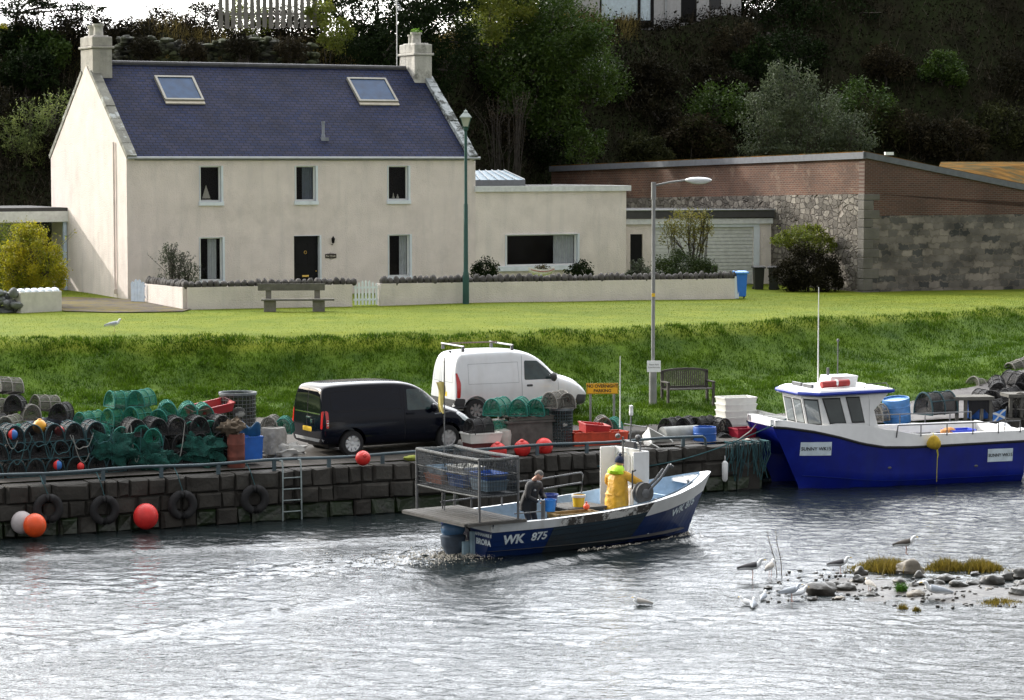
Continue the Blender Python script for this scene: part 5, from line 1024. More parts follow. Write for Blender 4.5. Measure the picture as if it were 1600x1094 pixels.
# toy boat planter under the wide window
p = PY(846, 433, 98.3); t = thing('boat_planter', 'small white rowing boat used as a flower planter under the wide window', 'planter', p, HA); m = MB()
def pb(u, v): x = (u-.5)*1.15; w_ = .20*math.sqrt(max(0, 1-abs(2*u-1)**2.5)); a_ = math.pi*(v-.5); return (x, w_*math.sin(a_), .30-.26*math.cos(a_)*(.6+.4*math.sqrt(max(0, 1-(2*u-1)**2)))+.10*(2*u-1)**2)
m.grid(pb, 20, 10); m.build('hull', M('planter_white', (.7, .7, .68), rough=.4), t, smooth=True, fix=False); m = MB(); m.tube([(x, -.0-.205*math.sqrt(max(0, 1-abs(2*(x/1.15+.5)-1)**2.5)), .22+.10*(2*x/1.15)**2) for x in np.linspace(-.52, .52, 14)], .014, 5); m.build('red_stripe', M('dull_red', (.30, .05, .05)), t)
leafmesh('flowers', rng.normal(size=(260, 3))*[.16, .07, .05]+[.02, 0, .36], .035, leafmat('maroon_plant', (.05, .01, .02), (.10, .12, .03)), t)
# gulls
def gull(label, p, rz, s=.6, back=None, sit=False, tuck=False, group=None, up=0.0, body=None):
    t = thing('gull', label, 'gull', p, rz, group); L_ = s; body = body or GW_; leg = 0 if sit else .2*s
    m = MB()                                 # one continuous body: tail, body, neck, head
    path = [(-.52, .16, .012, .05), (-.40, .19, .035, .07), (-.22, .23, .11, .10), (0, .25, .15, .13), (.16, .29, .13, .125), (.24, .34, .09, .09), (.28, .41, .07, .07), (.30, .47, .07, .068), (.35, .50, .062, .06), (.41, .495, .03, .032)]
    if tuck: path = path[:6]+[(.25, .38, .07, .07), (.24, .42, .075, .07), (.27, .45, .05, .05), (.31, .44, .02, .02)]
    n = 12; vs = []
    for i, (x, z, wy, wz) in enumerate(path):
        neck = i >= 5
        for k in range(n):
            q = 2*math.pi*k/n; 
            if neck: vs.append((x*L_+wz*L_*math.cos(q)*(.75 if i < 8 else .25), wy*L_*math.sin(q), z*L_+leg+(wz*L_*.35*math.cos(q) if i < 8 else wz*L_*math.cos(q))*(-1 if i < 8 else 1)))
            else: vs.append((x*L_, wy*L_*math.sin(q), z*L_+leg+wz*L_*math.cos(q)*(1 if not sit or math.cos(q) > 0 else .8)))
    for i in range(5, 8):                    # turn the neck rings the right way round
        for k in range(n):
            q = 2*math.pi*k/n; x, z, wy, wz = path[i]; d = 1.15-.25*(i-5); vs[i*n+k] = ((x-wz*math.cos(q)*math.sin(d))*L_, wy*L_*math.sin(q), (z+wz*math.cos(q)*math.cos(d))*L_+leg)
    fs = [(i*n+k, i*n+(k+1)%n, (i+1)*n+(k+1)%n, (i+1)*n+k) for i in range(len(path)-1) for k in range(n)]+[tuple(range(n))[::-1], tuple((len(path)-1)*n+k for k in range(n))]
    m.add(vs, fs); m.build('body', body, t, smooth=80)
    for sg in (-1, 1):
        w_ = MB(); bxs = [q_[0] for q_ in path[:5]]; w_.grid(lambda u, v: (lambda X: (X*L_, sg*(np.interp(X, bxs, [q_[2] for q_ in path[:5]])*1.10+.010)*math.sin(v*(1.75-.5*u))*L_, (np.interp(X, bxs, [q_[1] for q_ in path[:5]])+(np.interp(X, bxs, [q_[3] for q_ in path[:5]])*1.10+.012)*math.cos(v*(1.75-.5*u)))*L_+leg))(.155-.70*u), 12, 7); w_.build('wing', back or GG_, t, smooth=80, fix=False)
    w_ = MB(); w_.prism([(-.60*L_, .155*L_), (-.40*L_, .20*L_), (-.38*L_, .165*L_)], -.02*L_, .02*L_, 'y', T=Matrix.Translation((0,0,leg))); w_.build('wing_tip', BLACKP, t)
    hx, hz = (.41, .495) if not tuck else (.31, .44)
    w_ = MB(); w_.tube([(hx*L_, 0, hz*L_+leg), ((hx+.07)*L_, 0, (hz-.005)*L_+leg), ((hx+.10)*L_, 0, (hz-.03)*L_+leg)], [.022*L_, .017*L_, .004*L_], 6); w_.build('beak', M('beak_yellow', (.6, .4, .05), rough=.5), t)
    w_ = MB()
    for sg in (-1, 1): w_.ball(((hx-.06)*L_, sg*.052*L_, (hz+.01)*L_+leg), .011*L_, 6, 4)
    w_.build('eyes', BLACKP, t)
    if not sit:
        for sg in (-1, 1): w_ = MB(); w_.tube([(.02*L_, sg*.05*L_, .16*L_+leg), (.03*L_, sg*.05*L_, leg*.6), (.01*L_, sg*.05*L_, .01)], .011*L_, 5); w_.tube([(.01*L_, sg*.05*L_, .008), (.09*L_, sg*.06*L_, .004)], .012*L_, 4); w_.build('leg', M('pink_leg', (.5, .3, .26)), t)
    return t
GW_ = M('white_feathers', (.68, .70, .72), rough=.8, var=.05, scale=20); GG_ = M('grey_feathers', (.30, .33, .37), rough=.8, var=.15, scale=25); GD_ = M('slate_black_feathers', (.022, .022, .026), rough=.7, var=.3, scale=20); GM_ = M('mottled_feathers', (.34, .32, .29), rough=.8, var=.4, scale=50)
gull('pale grey gull standing on the lawn near the left edge', hit(178, 519), rad(10), .55, back=GG_)
# ================= fishing boat =================
NAVY = M('navy_hull_paint', (.005, .022, .10), rough=.35, var=.15, scale=1.5, streak=.35, streakcol=(.03, .06, .12), spec=.4)
SLATEW = M('weathered_side_planks', (.013, .030, .045), rough=.8, var=.35, scale=2, bump=.4, col2=(.026, .028, .03), thr=(.5, .65), vec=(.4, 1, 2))
WSTR = M('white_strake_worn', (.60, .63, .65), rough=.55, var=.08, scale=3, streak=.3, streakcol=(.25, .20, .12)); FLK = M('flaking_strake', (.62, .62, .60), rough=.8, var=.1, scale=5, col2=(.06, .055, .05), thr=(.42, .5))
BWHITE = M('boat_white', (.72, .73, .73), rough=.4, var=.04, streak=.12); DECKG = M('grey_deck_boards', (.075, .072, .066), rough=.85, var=.25, scale=3, bump=.4, vec=(1, 3, 1)); PALEB = M('pale_blue_inside', (.25, .36, .48), rough=.7, var=.15, streak=.2)
GALV = M('galvanised_pipe', (.12, .124, .13), rough=.5, metal=.5, var=.2)
FA = rad(33); fb = thing('fishing_boat', 'open dark blue clinker fishing boat with a white bow and outboard heading right', 'boat', (-1.05, 57.6, 0), FA); fb.scale = (.975, 1, .98)
def bw(s): return float(np.interp(s, [0, 1, 2.2, 3.6, 4.6, 5.4, 6.0, 6.5, 6.85, 7.1], [1.16, 1.25, 1.31, 1.31, 1.24, 1.05, .80, .50, .24, .035]))
def sh(s): return float(np.interp(s, [0, 1.5, 3, 4.2, 5.2, 6.2, 7.1], [.80, .82, .88, .97, 1.09, 1.25, 1.43]))
def hp(u, v, out=0, sg=-1):
    s = 7.1*u; x = u*(6.3+.8*v**1.2); y = bw(s)*(max(v, 0)**(.38+.55*u**3))+out; return (x, sg*y, -.42+(sh(s)+.42)*v)
NP = 9; m = MB(); mk = MB()
for sg in (-1, 1):
    for j in range(NP):
        v0, v1 = j/NP, (j+1)/NP; m.grid(lambda u, v: hp(u, v0+(v1-v0)*v, .018*(1-v) if v0 > 0 else 0, sg), 36, 1)
        if j: m.grid(lambda u, v: hp(u, v0, .018*(1-v), sg), 36, 1)
m.add([hp(0, k/NP, 0, -1) for k in range(NP+1)]+[hp(0, k/NP, 0, 1) for k in range(NP, -1, -1)], [tuple(range(2*NP+2))])
hull = m.build('hull', NAVY, fb, fix=False); hb = bvh_of(hull)
m = MB(); m.grid(lambda u, v: hp(.235+.395*u, .34+.52*v, .022), 20, 6); m.build('side_patch', SLATEW, hull, fix=False)
m = MB()
for j in range(3, 8): v0 = j/NP; m.grid(lambda u, v: hp(.235+.395*u, v0-.004+.012*v, .034), 20, 1)
m.build('plank_lands', M('plank_line', (.012, .018, .025), rough=.8), hull, fix=False)
for (u0, u1, mt, sg) in ((0, .255, WSTR, -1), (.255, .63, FLK, -1), (.63, 1, BWHITE, -1), (0, .6, WSTR, 1), (.6, 1, BWHITE, 1)):
    lo = .845 if mt is not BWHITE else .76; m = MB(); m.grid(lambda u, v: hp(u0+(u1-u0)*u, lo+(1.01-lo)*v, .030, sg), 18, 2); m.grid(lambda u, v: hp(u0+(u1-u0)*u, lo, .030*v, sg), 18, 1); m.build('strake', mt, hull, fix=False)
def hin(u, z, inset, sg): s = 7.1*u; v = (z+.42)/(sh(s)+.42); p = hp(u, min(1, v), 0, sg); y = max(0, abs(p[1])-inset); return (min(p[0], 6.85), sg*y, z)
m = MB()
for sg in (-1, 1):                            # gunwale cap and inner side
    m.grid(lambda u, v: (lambda a: (a[0]-(.0 if u < .9 else .1*v), sg*max(.0, abs(a[1])-v*(.12+.18*max(0, u-.62)/.38)), sh(7.1*u)+.012+.012*math.sin(v*3.1)))(hp(u, 1, .035, sg)), 40, 3)
gw = m.build('gunwale', BWHITE, fb, fix=False); 
m = MB()
for sg in (-1, 1): m.grid(lambda u, v: hin(u*.96, .12+(sh(7.1*u)-.10)*v, .09+.16*max(0, u-.62)/.38, sg), 30, 4)
m.build('inner_lining', PALEB, fb, fix=False)
m = MB(); m.grid(lambda u, v: (.02+6.1*u, (2*v-1)*(bw(6.5*u)-.15)*.93, .15), 20, 6); m.build('deck', DECKG, fb)
m = MB(); fo = [hp(u, 1, -.02, -1) for u in np.linspace(.88, 1, 6)]+[hp(u, 1, -.02, 1) for u in np.linspace(1, .88, 6)]; m.add([(p[0], p[1], p[2]+.018) for p in fo]+[(p[0], p[1], p[2]-.04) for p in fo], [tuple(range(12)), tuple(range(12, 24))]+[(11, 0, 12, 23)]); m.build('foredeck', BWHITE, fb, fix=False)
m = MB(); m.box((5.3, 0, .98), (.10, 1.6, .12)); m.box((5.32, 0, .70), (.05, .9, .5)); m.build('bow_thwart', PALEB, fb)
m = MB(); m.tube([(6.1, -.46, 1.2), (6.1, -.46, 1.36)], .03); m.tube([(6.1, -.54, 1.33), (6.1, -.38, 1.33)], .02); m.build('cleat', GALV, fb)
m = MB(); m.box((.012-.03, 0, .72), (.05, 2.28, .18)); m.build('transom_top', WSTR, hull)
LET = M('painted_letters', (.62, .70, .74), rough=.7, var=.15)
TX = lambda x, z, sh_=0: Matrix.Translation((x, -2.2, z)) @ Matrix.Rotation(rad(sh_), 4, 'Y') @ Matrix.Rotation(math.pi/2, 4, 'X')
textmesh('WK', .30, LET, hull, TX(.62, .40, -1), bold=.012, snap=(hb, (0, 1, 0), .012), xs=1.05); textmesh('875', .27, LET, hull, TX(1.30, .43, -3), bold=.008, snap=(hb, (0, 1, 0), .012), xs=1.05)
textmesh('WK 875', .27, LET, hull, TX(5.92, .70, -12), bold=.010, snap=(hb, (0, 1, 0), .012), xs=1.1)
TT = Matrix.Translation((-.012, -.76, .52)) @ Matrix(((0, 0, -1, 0), (-1, 0, 0, 0), (0, 1, 0, 0), (0, 0, 0, 1)))
textmesh('ANNAMARIE II', .108, LET, hull, TT, bold=.002, ext=.003, xs=.98); textmesh('BRORA', .185, LET, hull, Matrix.Translation((0, 0, -.17)) @ TT, bold=.006, ext=.003, xs=1.0)
# outboard
OB = M('outboard_blue', (.06, .14, .26), rough=.4, var=.2, streak=.3); OBD = M('outboard_leg', (.05, .07, .10), rough=.6, var=.3)
m = MB(); m.ball((-.36, -.02, .60), (.30, .24, .22), 16, 10); co = m.build('outboard_cowl', OB, fb, smooth=True); m = MB(); m.lathe([(.20, .50), (.30, .44), (.27, .22), (.16, .0), (.11, -.35)], 12, (-.36, -.02, 0)); m.build('outboard_leg', OBD, fb, smooth=True)
m = MB(); m.box((-.05, -.36, .28), (.10, .08, .55)); m.box((-.18, -.28, .12), (.22, .05, .42), rz=.3); m.build('outboard_bracket', M('bracket_pale', (.32, .45, .52), rough=.6, var=.2), fb)
m = MB(); m.tube([(-.03, -.05, .62), (-.05, -.22, .60), (-.05, -.30, .45)], .015); m.build('fuel_hose', BLACKP, fb)
# platform and pot rack over the stern
m = MB()
for k in range(9): m.box((-.75+.17*k+.0, .06, .885), (.155, 2.72, .05))
m.box((.0, -1.32, .865), (1.6, .05, .07)); m.box((-.84, .06, .865), (.05, 2.7, .07)); m.build('stern_platform', DECKG, fb)
ROPE1 = M('black_white_rope', (.11, .115, .115), rough=.9, var=.6, scale=28)
RK = [(-.45, 1.42), (-.45, -1.28), (.6, -1.28), (.6, 1.42)]; Zt, Zb = 2.32, 1.48
for (x, y) in RK: m = MB(); m.tube([(x, y, .9), (x, y, 1.2)], .028, 6); m.tube([(x, y, 1.2), (x, y, Zt)], .032, 6); m.build('rack_post', GALV, fb)
m = MB()
for z, r in ((Zt, .04), (Zb, .02), (1.95, .014)):
    for i in range(4): a = RK[i]; b = RK[(i+1)%4]; m.tube([(a[0], a[1], z), ((a[0]+b[0])/2, (a[1]+b[1])/2, z-.02), (b[0], b[1], z)], r, 6)
m.build('rack_rail', ROPE1, fb)
def netmat(name, col, t, sc=60):
    m = M(name, col, rough=.85, var=.25, scale=12, trans=t); return m
m = MB()
for i in range(4):
    a = RK[i]; b = RK[(i+1)%4]; n = int(math.hypot(a[0]-b[0], a[1]-b[1])/.075)
    for k in range(1, n): f = k/n; x = a[0]+(b[0]-a[0])*f; y = a[1]+(b[1]-a[1])*f; m.tube([(x, y, Zb), (x+.015*math.sin(k), y, (Zb+Zt)/2), (x, y, Zt)], .006, 3, caps=False)
    for z in np.linspace(Zb, Zt, 9)[1:-1]: m.tube([(a[0], a[1], z), (b[0], b[1], z)], .006, 3, caps=False)
m.build('rack_netting', M('rack_net', (.04, .05, .055), rough=.8), fb)
m = MB()
for i in range(4): a = RK[i]; b = RK[(i+1)%4]; m.grid(lambda u, v: (a[0]+(b[0]-a[0])*u+.02*math.sin(9*u+5*v), a[1]+(b[1]-a[1])*u+.02*math.sin(7*v), Zb+(Zt-Zb)*v-.03*math.sin(8*u)), 16, 6)
m.build('fine_net', M('fine_dark_net', (.015, .020, .026), rough=.9, trans=.45), fb, fix=False)
m = MB()
for k in range(46): i = k%4; a = RK[i]; b = RK[(i+1)%4]; f = random.random(); x = a[0]+(b[0]-a[0])*f; y = a[1]+(b[1]-a[1])*f; m.tube([(x, y, Zt+.03), (x+.02, y-.02, Zt-.08), (x-.02, y, Zt-random.uniform(.12, .28))], .013, 4)
m.build('lashings', ROPE1, fb)
m = MB(); m.box((.08, .07, 1.50), (1.0, 2.6, .02)); m.build('rack_shelf', M('shelf_dark', (.03, .035, .04)), fb)
# rails on the far side
m = MB(); 
def side_pt(x, dz, y=None, sg=1): u = x/7.1; return (x, sg*(bw(x)-.08), sh(x)+dz)
for dz in (.52, .27): m.tube([side_pt(x, dz) for x in np.linspace(-.0, 4.1, 12)], .022, 6)
m.tube([side_pt(4.1, .52), (4.16, bw(4.1)-.08, sh(4.1)+.45), side_pt(4.1, 0)], .022, 6); m.build('guard_rail', GALV, fb)
for x in (.05, .9, 1.8, 2.9): m = MB(); m.tube([side_pt(x, -.02), side_pt(x, .54)], .022, 6); m.build('stanchion', GALV, fb)
m = MB(); m.tube([side_pt(1.35, -.02, sg=-1), side_pt(1.35, .46, sg=-1)], .05, 8); m.tube([side_pt(1.35, .2, sg=-1), side_pt(.6, .2, sg=-1)], .016, 6); m.build('bollard_post', GALV, fb)
# shelter panel with mast
m = MB(); m.box((4.78, .05, 1.13), (.04, 1.30, 2.02)); m.box((4.56, -.62, 1.13), (.46, .04, 2.02)); m.box((4.56, .72, 1.13), (.46, .04, 2.02)); sp = m.build('wheel_shelter', BWHITE, fb, bevel=.01)
m = MB()
for (y0, y1) in ((-.50, -.02), (.10, .62)): m.tube([(4.745, y0, .5), (4.745, y0, 1.95), (4.745, y0+.08, 2.03), (4.745, y1-.08, 2.03), (4.745, y1, 1.95), (4.745, y1, .5)], .016, 5)
m.build('panel_ribs', WSTR, sp)
m = MB(); m.tube([(4.70, -.40, .6), (4.70, -.40, 2.36)], .025, 6); m.tube([(4.70, .30, .6), (4.70, .30, 2.4)], .025, 6); m.tube([(4.70, -.40, 2.30), (4.70, .30, 2.33)], .02, 6); m.tube([(4.70, -.0, 2.3), (4.72, -.0, 2.95)], .02, 6); m.tube([(4.72, -.0, 2.72), (4.72, -.62, 2.72), (4.72, .28, 2.72)], .014, 5); m.build('mast', GALV, fb)
m = MB(); m.tube([(4.72, .45, 2.62), (4.72, .45, 4.35)], [.02, .008], 6); m.build('whip_aerial', BWHITE, fb)
m = MB(); m.lathe([(.04, 2.95), (.05, 2.98), (.05, 3.04), (.045, 3.05), (.045, 3.16), (.05, 3.18), (.01, 3.2)], 10, (4.72, 0, 0)); m.build('mast_light', BWHITE, fb, smooth=True)
m = MB(); m.tube([(4.66, -.43, 2.30), (4.60, -.44, 2.42)], .02); m.ball((4.60, -.44, 2.46), (.06, .09, .07), 10, 6); m.ball((4.62, .40, 2.42), (.06, .08, .06), 10, 6); m.box((4.68, -.05, 2.26), (.1, .35, .14)); m.build('deck_light', M('lamp_black', (.05, .05, .055), rough=.4), fb)
m = MB(); m.box((4.60, -.0, 1.02), (.30, .7, .5)); m.box((4.5, .05, 1.35), (.12, .2, .2)); m.build('console', BWHITE, fb, bevel=.02)
# pot hauler
m = MB(); WT = Matrix.Translation((4.30, -1.05, 1.22)) @ Matrix.Rotation(math.pi/2, 4, 'X'); m.lathe([(.05, -.10), (.25, -.09), (.26, -.05), (.17, 0), (.26, .05), (.25, .09), (.05, .10)], 24, T=WT); hl = m.build('hauler_drum', M('hauler_steel', (.10, .10, .10), rough=.5, metal=.5, var=.3), fb, smooth=True)
m = MB(); m.lathe([(.02, .14), (.09, .14), (.12, .11)], 6, T=WT, cap=True); m.tube([(4.28, -1.05, 1.2), (4.22, -.98, .8)], .06, 8); m.tube([(4.3, -1.15, 1.2), (4.72, -1.18, 1.55), (4.98, -1.18, 1.86)], .035, 8); m.tube([(4.3, -.95, 1.2), (4.72, -.98, 1.5), (4.95, -.98, 1.74)], .035, 8); m.tube([(4.98, -1.2, 1.86), (5.06, -1.2, 1.80)], .04, 8); m.build('hauler_arm', GALV, fb, smooth=True)
m = MB(); m.ball((4.62, -1.12, .98), (.09, .07, .09), 10, 7); m.build('hauler_motor', MATS['lamp_black'], fb, smooth=True); m = MB(); m.tube([(4.1, -.9, 1.3), (4.1, -.9, 1.75)], .02, 5); m.tube([(4.1, -.9, 1.72), (4.2, -.9, 1.75)], .02, 5); m.build('lever', MATS['lamp_black'], fb, smooth=True)
# loose gear carried in the boat
FM = Matrix.Translation((-1.05, 57.6, 0)) @ Matrix.Rotation(FA, 4, 'Z')
def inboat(x, y, z): return FM @ Vector((x, y, z))
def crate(name, label, p, rz, sx, sy, sz, mat, group=None, taper=.88, cat='crate', ribs=True, rot=None):
    t = thing(name, label, cat, p, rz, group); 
    if rot is not None: t.rotation_euler = rot
    w_ = .012; m = MB()
    def ring(k, z): return [(-sx/2*k, -sy/2*k, z), (sx/2*k, -sy/2*k, z), (sx/2*k, sy/2*k, z), (-sx/2*k, sy/2*k, z)]
    a, b = ring(taper, 0), ring(1, sz); c, d = ring(1-2*w_/sx*1.5, sz), ring(taper-.06, .02)
    m.add(a+b+c+d, [(3,2,1,0)]+[(i, (i+1)%4, 4+(i+1)%4, 4+i) for i in range(4)]+[(4+i, 4+(i+1)%4, 8+(i+1)%4, 8+i) for i in range(4)]+[(8+i, 8+(i+1)%4, 12+(i+1)%4, 12+i) for i in range(4)]+[(12,13,14,15)])
    m.build('box', mat, t)
    m = MB(); r = .016
    for (q0, q1) in (((-sx/2, -sy/2), (sx/2, -sy/2)), ((sx/2, -sy/2), (sx/2, sy/2)), ((sx/2, sy/2), (-sx/2, sy/2)), ((-sx/2, sy/2), (-sx/2, -sy/2))): m.box(((q0[0]+q1[0])/2, (q0[1]+q1[1])/2, sz-.01), (abs(q1[0]-q0[0])+.03, abs(q1[1]-q0[1])+.03, .035))
    m.build('rim', mat, t)
    return t
def bucket(name, label, p, r, h, mat, cat='bucket', group=None, handle=True):
    t = thing(name, label, cat, p, 0, group); m = MB(); m.lathe([(r*.82, 0), (r, h), (r*1.06, h), (r*1.06, h-.03), (r*1.01, h-.03), (r*.96, h), (r*.8, .02)], 18, cap=False); m.lathe([(.001, .01), (r*.82, .01)], 18, cap=False); m.build('pail', mat, t, smooth=True)
    if handle: m = MB(); m.tube([(r*math.cos(q), -r*.3*math.sin(q)-.0, h-.02-r*.5*math.sin(q)) for q in np.linspace(0, math.pi, 9)], .008, 4); m.build('handle', GALV, t)
    return t
BLU = M('blue_plastic', (.012, .11, .45), rough=.4, var=.1); ORA = M('orange_plastic', (.55, .13, .02), rough=.5, var=.15); PBL = M('pale_blue_plastic', (.30, .45, .58), rough=.5, var=.12); YEL = M('yellow_plastic', (.68, .45, .02), rough=.4); REDP = M('red_plastic', (.45, .02, .03), rough=.5, var=.2, col2=(.3, .03, .03)); WPL = M('white_plastic', (.66, .66, .62), rough=.5, var=.07, streak=.15)
for k, (x, y, z, sx, sy, sz, mt, lb) in enumerate(((.0, .95, 1.52, .6, .75, .20, ORA, 'orange fish box on the stern rack at its left end'), (.05, .95, 1.73, .6, .7, .16, PBL, 'pale blue fish box stacked on the orange one in the stern rack'), (.1, .15, 1.52, .6, .7, .28, BLU, 'deep blue fish box in the middle of the stern rack'), (.1, .15, 1.81, .6, .72, .16, WPL, 'white fish box stacked on the deep blue one in the stern rack'), (.15, -.75, 1.52, .55, .75, .24, PBL, 'pale blue fish box at the right end of the stern rack'), (.15, -.75, 1.77, .55, .75, .14, BLU, 'shallow blue tray stacked at the right end of the stern rack'))):
    crate('fish_box', lb, inboat(x, y, z), FA, sx, sy, sz, mt, group='fish boxes in the stern rack')
crate('fish_box', 'grey brown bait box amidships in front of the yellow bucket', inboat(2.45, -.75, .42), FA, 1.1, .5, .42, M('bait_box_brown', (.26, .17, .06), rough=.7, var=.3), None)
m = MB(); m.box((0, 0, .33), (1.0, .9, .62)); m.box((0, 0, .66), (1.15, 1.0, .05)); b_ = m.build('bait_table', DECKG); tag(b_, 'rough wooden sorting table in the middle of the fishing boat', 'table'); b_.location = inboat(3.15, .2, .16); b_.rotation_euler = (0, 0, FA)
bk = bucket('bucket', 'yellow bucket with white rim standing on the sorting table', inboat(3.05, -.08, .85), .15, .27, YEL); m = MB(); m.lathe([(.158, .22), (.166, .235), (.166, .28), (.15, .285)], 18, cap=False); m.build('rim', WPL, bk, smooth=True)
bucket('bucket', 'light blue tub beside the person in dark clothing', inboat(2.0, -.45, .86), .14, .28, M('light_blue_plastic', (.02, .20, .60), rough=.4)); bucket('drum', 'dark blue round drum behind the light blue tub', inboat(2.45, .25, .85), .20, .30, M('dark_blue_plastic', (.01, .04, .22), rough=.4), cat='drum', handle=False)
m = MB(); m.ball((0, 0, 0), .075, 12, 8); m.tube([(0, 0, .06), (0, 0, .12)], .02); o = m.build('float', M('orange_red_float', (.75, .10, .04), rough=.4), smooth=True); tag(o, 'small orange red float by the yellow bucket on the boat', 'float'); o.location = inboat(2.9, -.62, .92)
# dahn flag and rope on the stern
t = thing('marker_flag', 'faded yellow flag on a thin marker pole above the stern rack', 'flag', inboat(-.1, .75, .9)); m = MB(); m.tube([(0, 0, 0), (0.0, 0, 3.5)], .014, 5); m.tube([(-.22, 0, 2.22), (.14, 0, 2.28)], .014, 5); m.build('pole', GALV, t)
m = MB(); m.grid(lambda u, v: (-.19*u*(1-.5*v)+.03*math.sin(6*v), .05*math.sin(5*u+4*v), 2.95-.72*v), 8, 12); m.build('flag', M('faded_yellow_cloth', (.62, .52, .18), rough=.9, var=.2), t, smooth=True, fix=False)
# ================= moored blue catamaran =================
CA = rad(19); c0 = PZ(1262, 767, 0); ax_ = Vector((math.cos(CA), math.sin(CA), 0)); bx_ = Vector((-math.sin(CA), math.cos(CA), 0)); co_ = Vector((c0.x, c0.y, 0))+bx_*1.38
cat = thing('catamaran', 'royal blue and white twin hulled workboat moored at the quay on the right', 'boat', co_, CA)
RB = M('royal_blue_hull', (.004, .012, .20), rough=.28, var=.18, scale=1.6, spec=.4, coat=.15, streak=.45, streakcol=(.012, .02, .10), col2=(.008, .026, .30), thr=(.5, .8)); RBD = M('blue_antifoul', (.006, .02, .20), rough=.5, var=.2); RUB = M('black_rubber', (.012, .012, .013), rough=.7)
LC = 7.2
def catx(px, y, z):
    r = ray(px, 547); u = r.x/r.y; P = co_+bx_*y; return (u*P.y-P.x)/(ax_.x-u*ax_.y)
LC = catx(1604, -1.4, .6)
def cs(x): return float(np.interp(x, [-.8, .0, .6, 1.2, 1.8, 2.4, 3.2, LC], [1.72, 1.68, 1.58, 1.42, 1.22, 1.10, 1.07, 1.12]))     # sheer
def outer(u, v, sg, out=0):
    z = -.35+v*(1.0); xs_ = -.80*max(0, (z))/1.7; x = xs_+(LC-xs_)*u**1.25; 
    top = cs(x); z = -.35+(top+.35)*v; xs_ = -.80*max(0, z)/1.7+.15*max(0, -z); x = xs_+(LC-xs_)*u**1.25
    hw = (.16+.34*min(1, max(0, v)*2.6)+.10*max(0, v-.4))*(1-math.exp(-(x-xs_)/.85)); return (x, sg*(.86+hw+out), z)
m = MB(); mb2 = MB()
for sg in (-1, 1):
    m.grid(lambda u, v: outer(u, v, sg), 34, 12)
    # inner face of each hull up to the tunnel roof
    m.grid(lambda u, v: (lambda z, xs_: (lambda x: (x, sg*(.86-(.16+.30*min(1, v*1.6))*(1-math.exp(-(x-xs_)/.85))), z))(xs_+(LC-xs_)*u**1.25))(-.35+1.15*v, -.80*max(0, -.35+1.15*v)/1.7), 24, 5)
# bow between the hulls: raked front and tunnel roof
m.grid(lambda u, v: (-.80*(.8+.9*v)/1.7+.55*math.sin(math.pi*u)*(1-v)**1.5+.04, .86*(2*u-1), .80+.92*v), 16, 6)
m.grid(lambda u, v: (-.2+.5*math.sin(math.pi*v)*(1-u)+(LC)*u, .86*(2*v-1), .80), 8, 8)
tp = [outer(1, k/10, -1) for k in range(11)]+[outer(1, k/10, 1) for k in range(10, -1, -1)]
m.add(tp, [tuple(range(22))]); ch = m.build('hull', RB, cat, smooth=30, fix=False); cbv = bvh_of(ch)
m = MB()
for sg in (-1, 1): m.grid(lambda u, v: (lambda q: (q[0], q[1]+sg*.018*math.sin(math.pi*v), q[2]+.07*(v-.5)))(outer(u, 1, sg, .02)), 40, 4)
m.build('rubbing_strip', RUB, cat, fix=False)
m = MB()
for sg in (-1, 1): m.grid(lambda u, v: outer(.06+.94*u, .35+.012*v, sg, .03*math.sin(math.pi*v)), 30, 3)
m.build('chine', RBD, cat, fix=False)
def bul(x): return float(np.interp(x, [-.8, .0, .5, 1.0, 1.6, 2.4, 3.4, LC], [.17, .16, .18, .35, .50, .45, .30, .26]))
m = MB()
for sg in (-1, 1):
    m.grid(lambda u, v: (lambda q: (q[0], q[1]-sg*(.06*v), q[2]+.03+bul(q[0])*v))(outer(u, 1, sg, .0)), 40, 2)
    m.grid(lambda u, v: (lambda q: (q[0], q[1]-sg*(.06+.10*v), q[2]+.03+bul(q[0])))(outer(u, 1, sg, .0)), 40, 1)
    m.grid(lambda u, v: (lambda q: (q[0], q[1]-sg*.16, q[2]+.03+bul(q[0])*v))(outer(u, 1, sg, .0)), 40, 1)
m.grid(lambda u, v: (-.76-.0*v, .92*(2*u-1), 1.70+.19*v), 8, 1); m.grid(lambda u, v: (-.76+.2*v, .92*(2*u-1), 1.89), 8, 1); m.box((LC-.04, 0, 1.28), (.08, 2.7, .30)); m.build('bulwark', BWHITE, cat, smooth=30, fix=False)
m = MB(); m.grid(lambda u, v: (-.3+(LC+.2)*u, (2*v-1)*(.9+.44*min(1, u*5)), np.interp(-.3+7.4*u, [0, 1, 2, 3, LC], [1.62, 1.55, 1.1, .95, .95])), 24, 6); m.build('deck', M('cream_deck', (.50, .47, .42), rough=.7), cat)
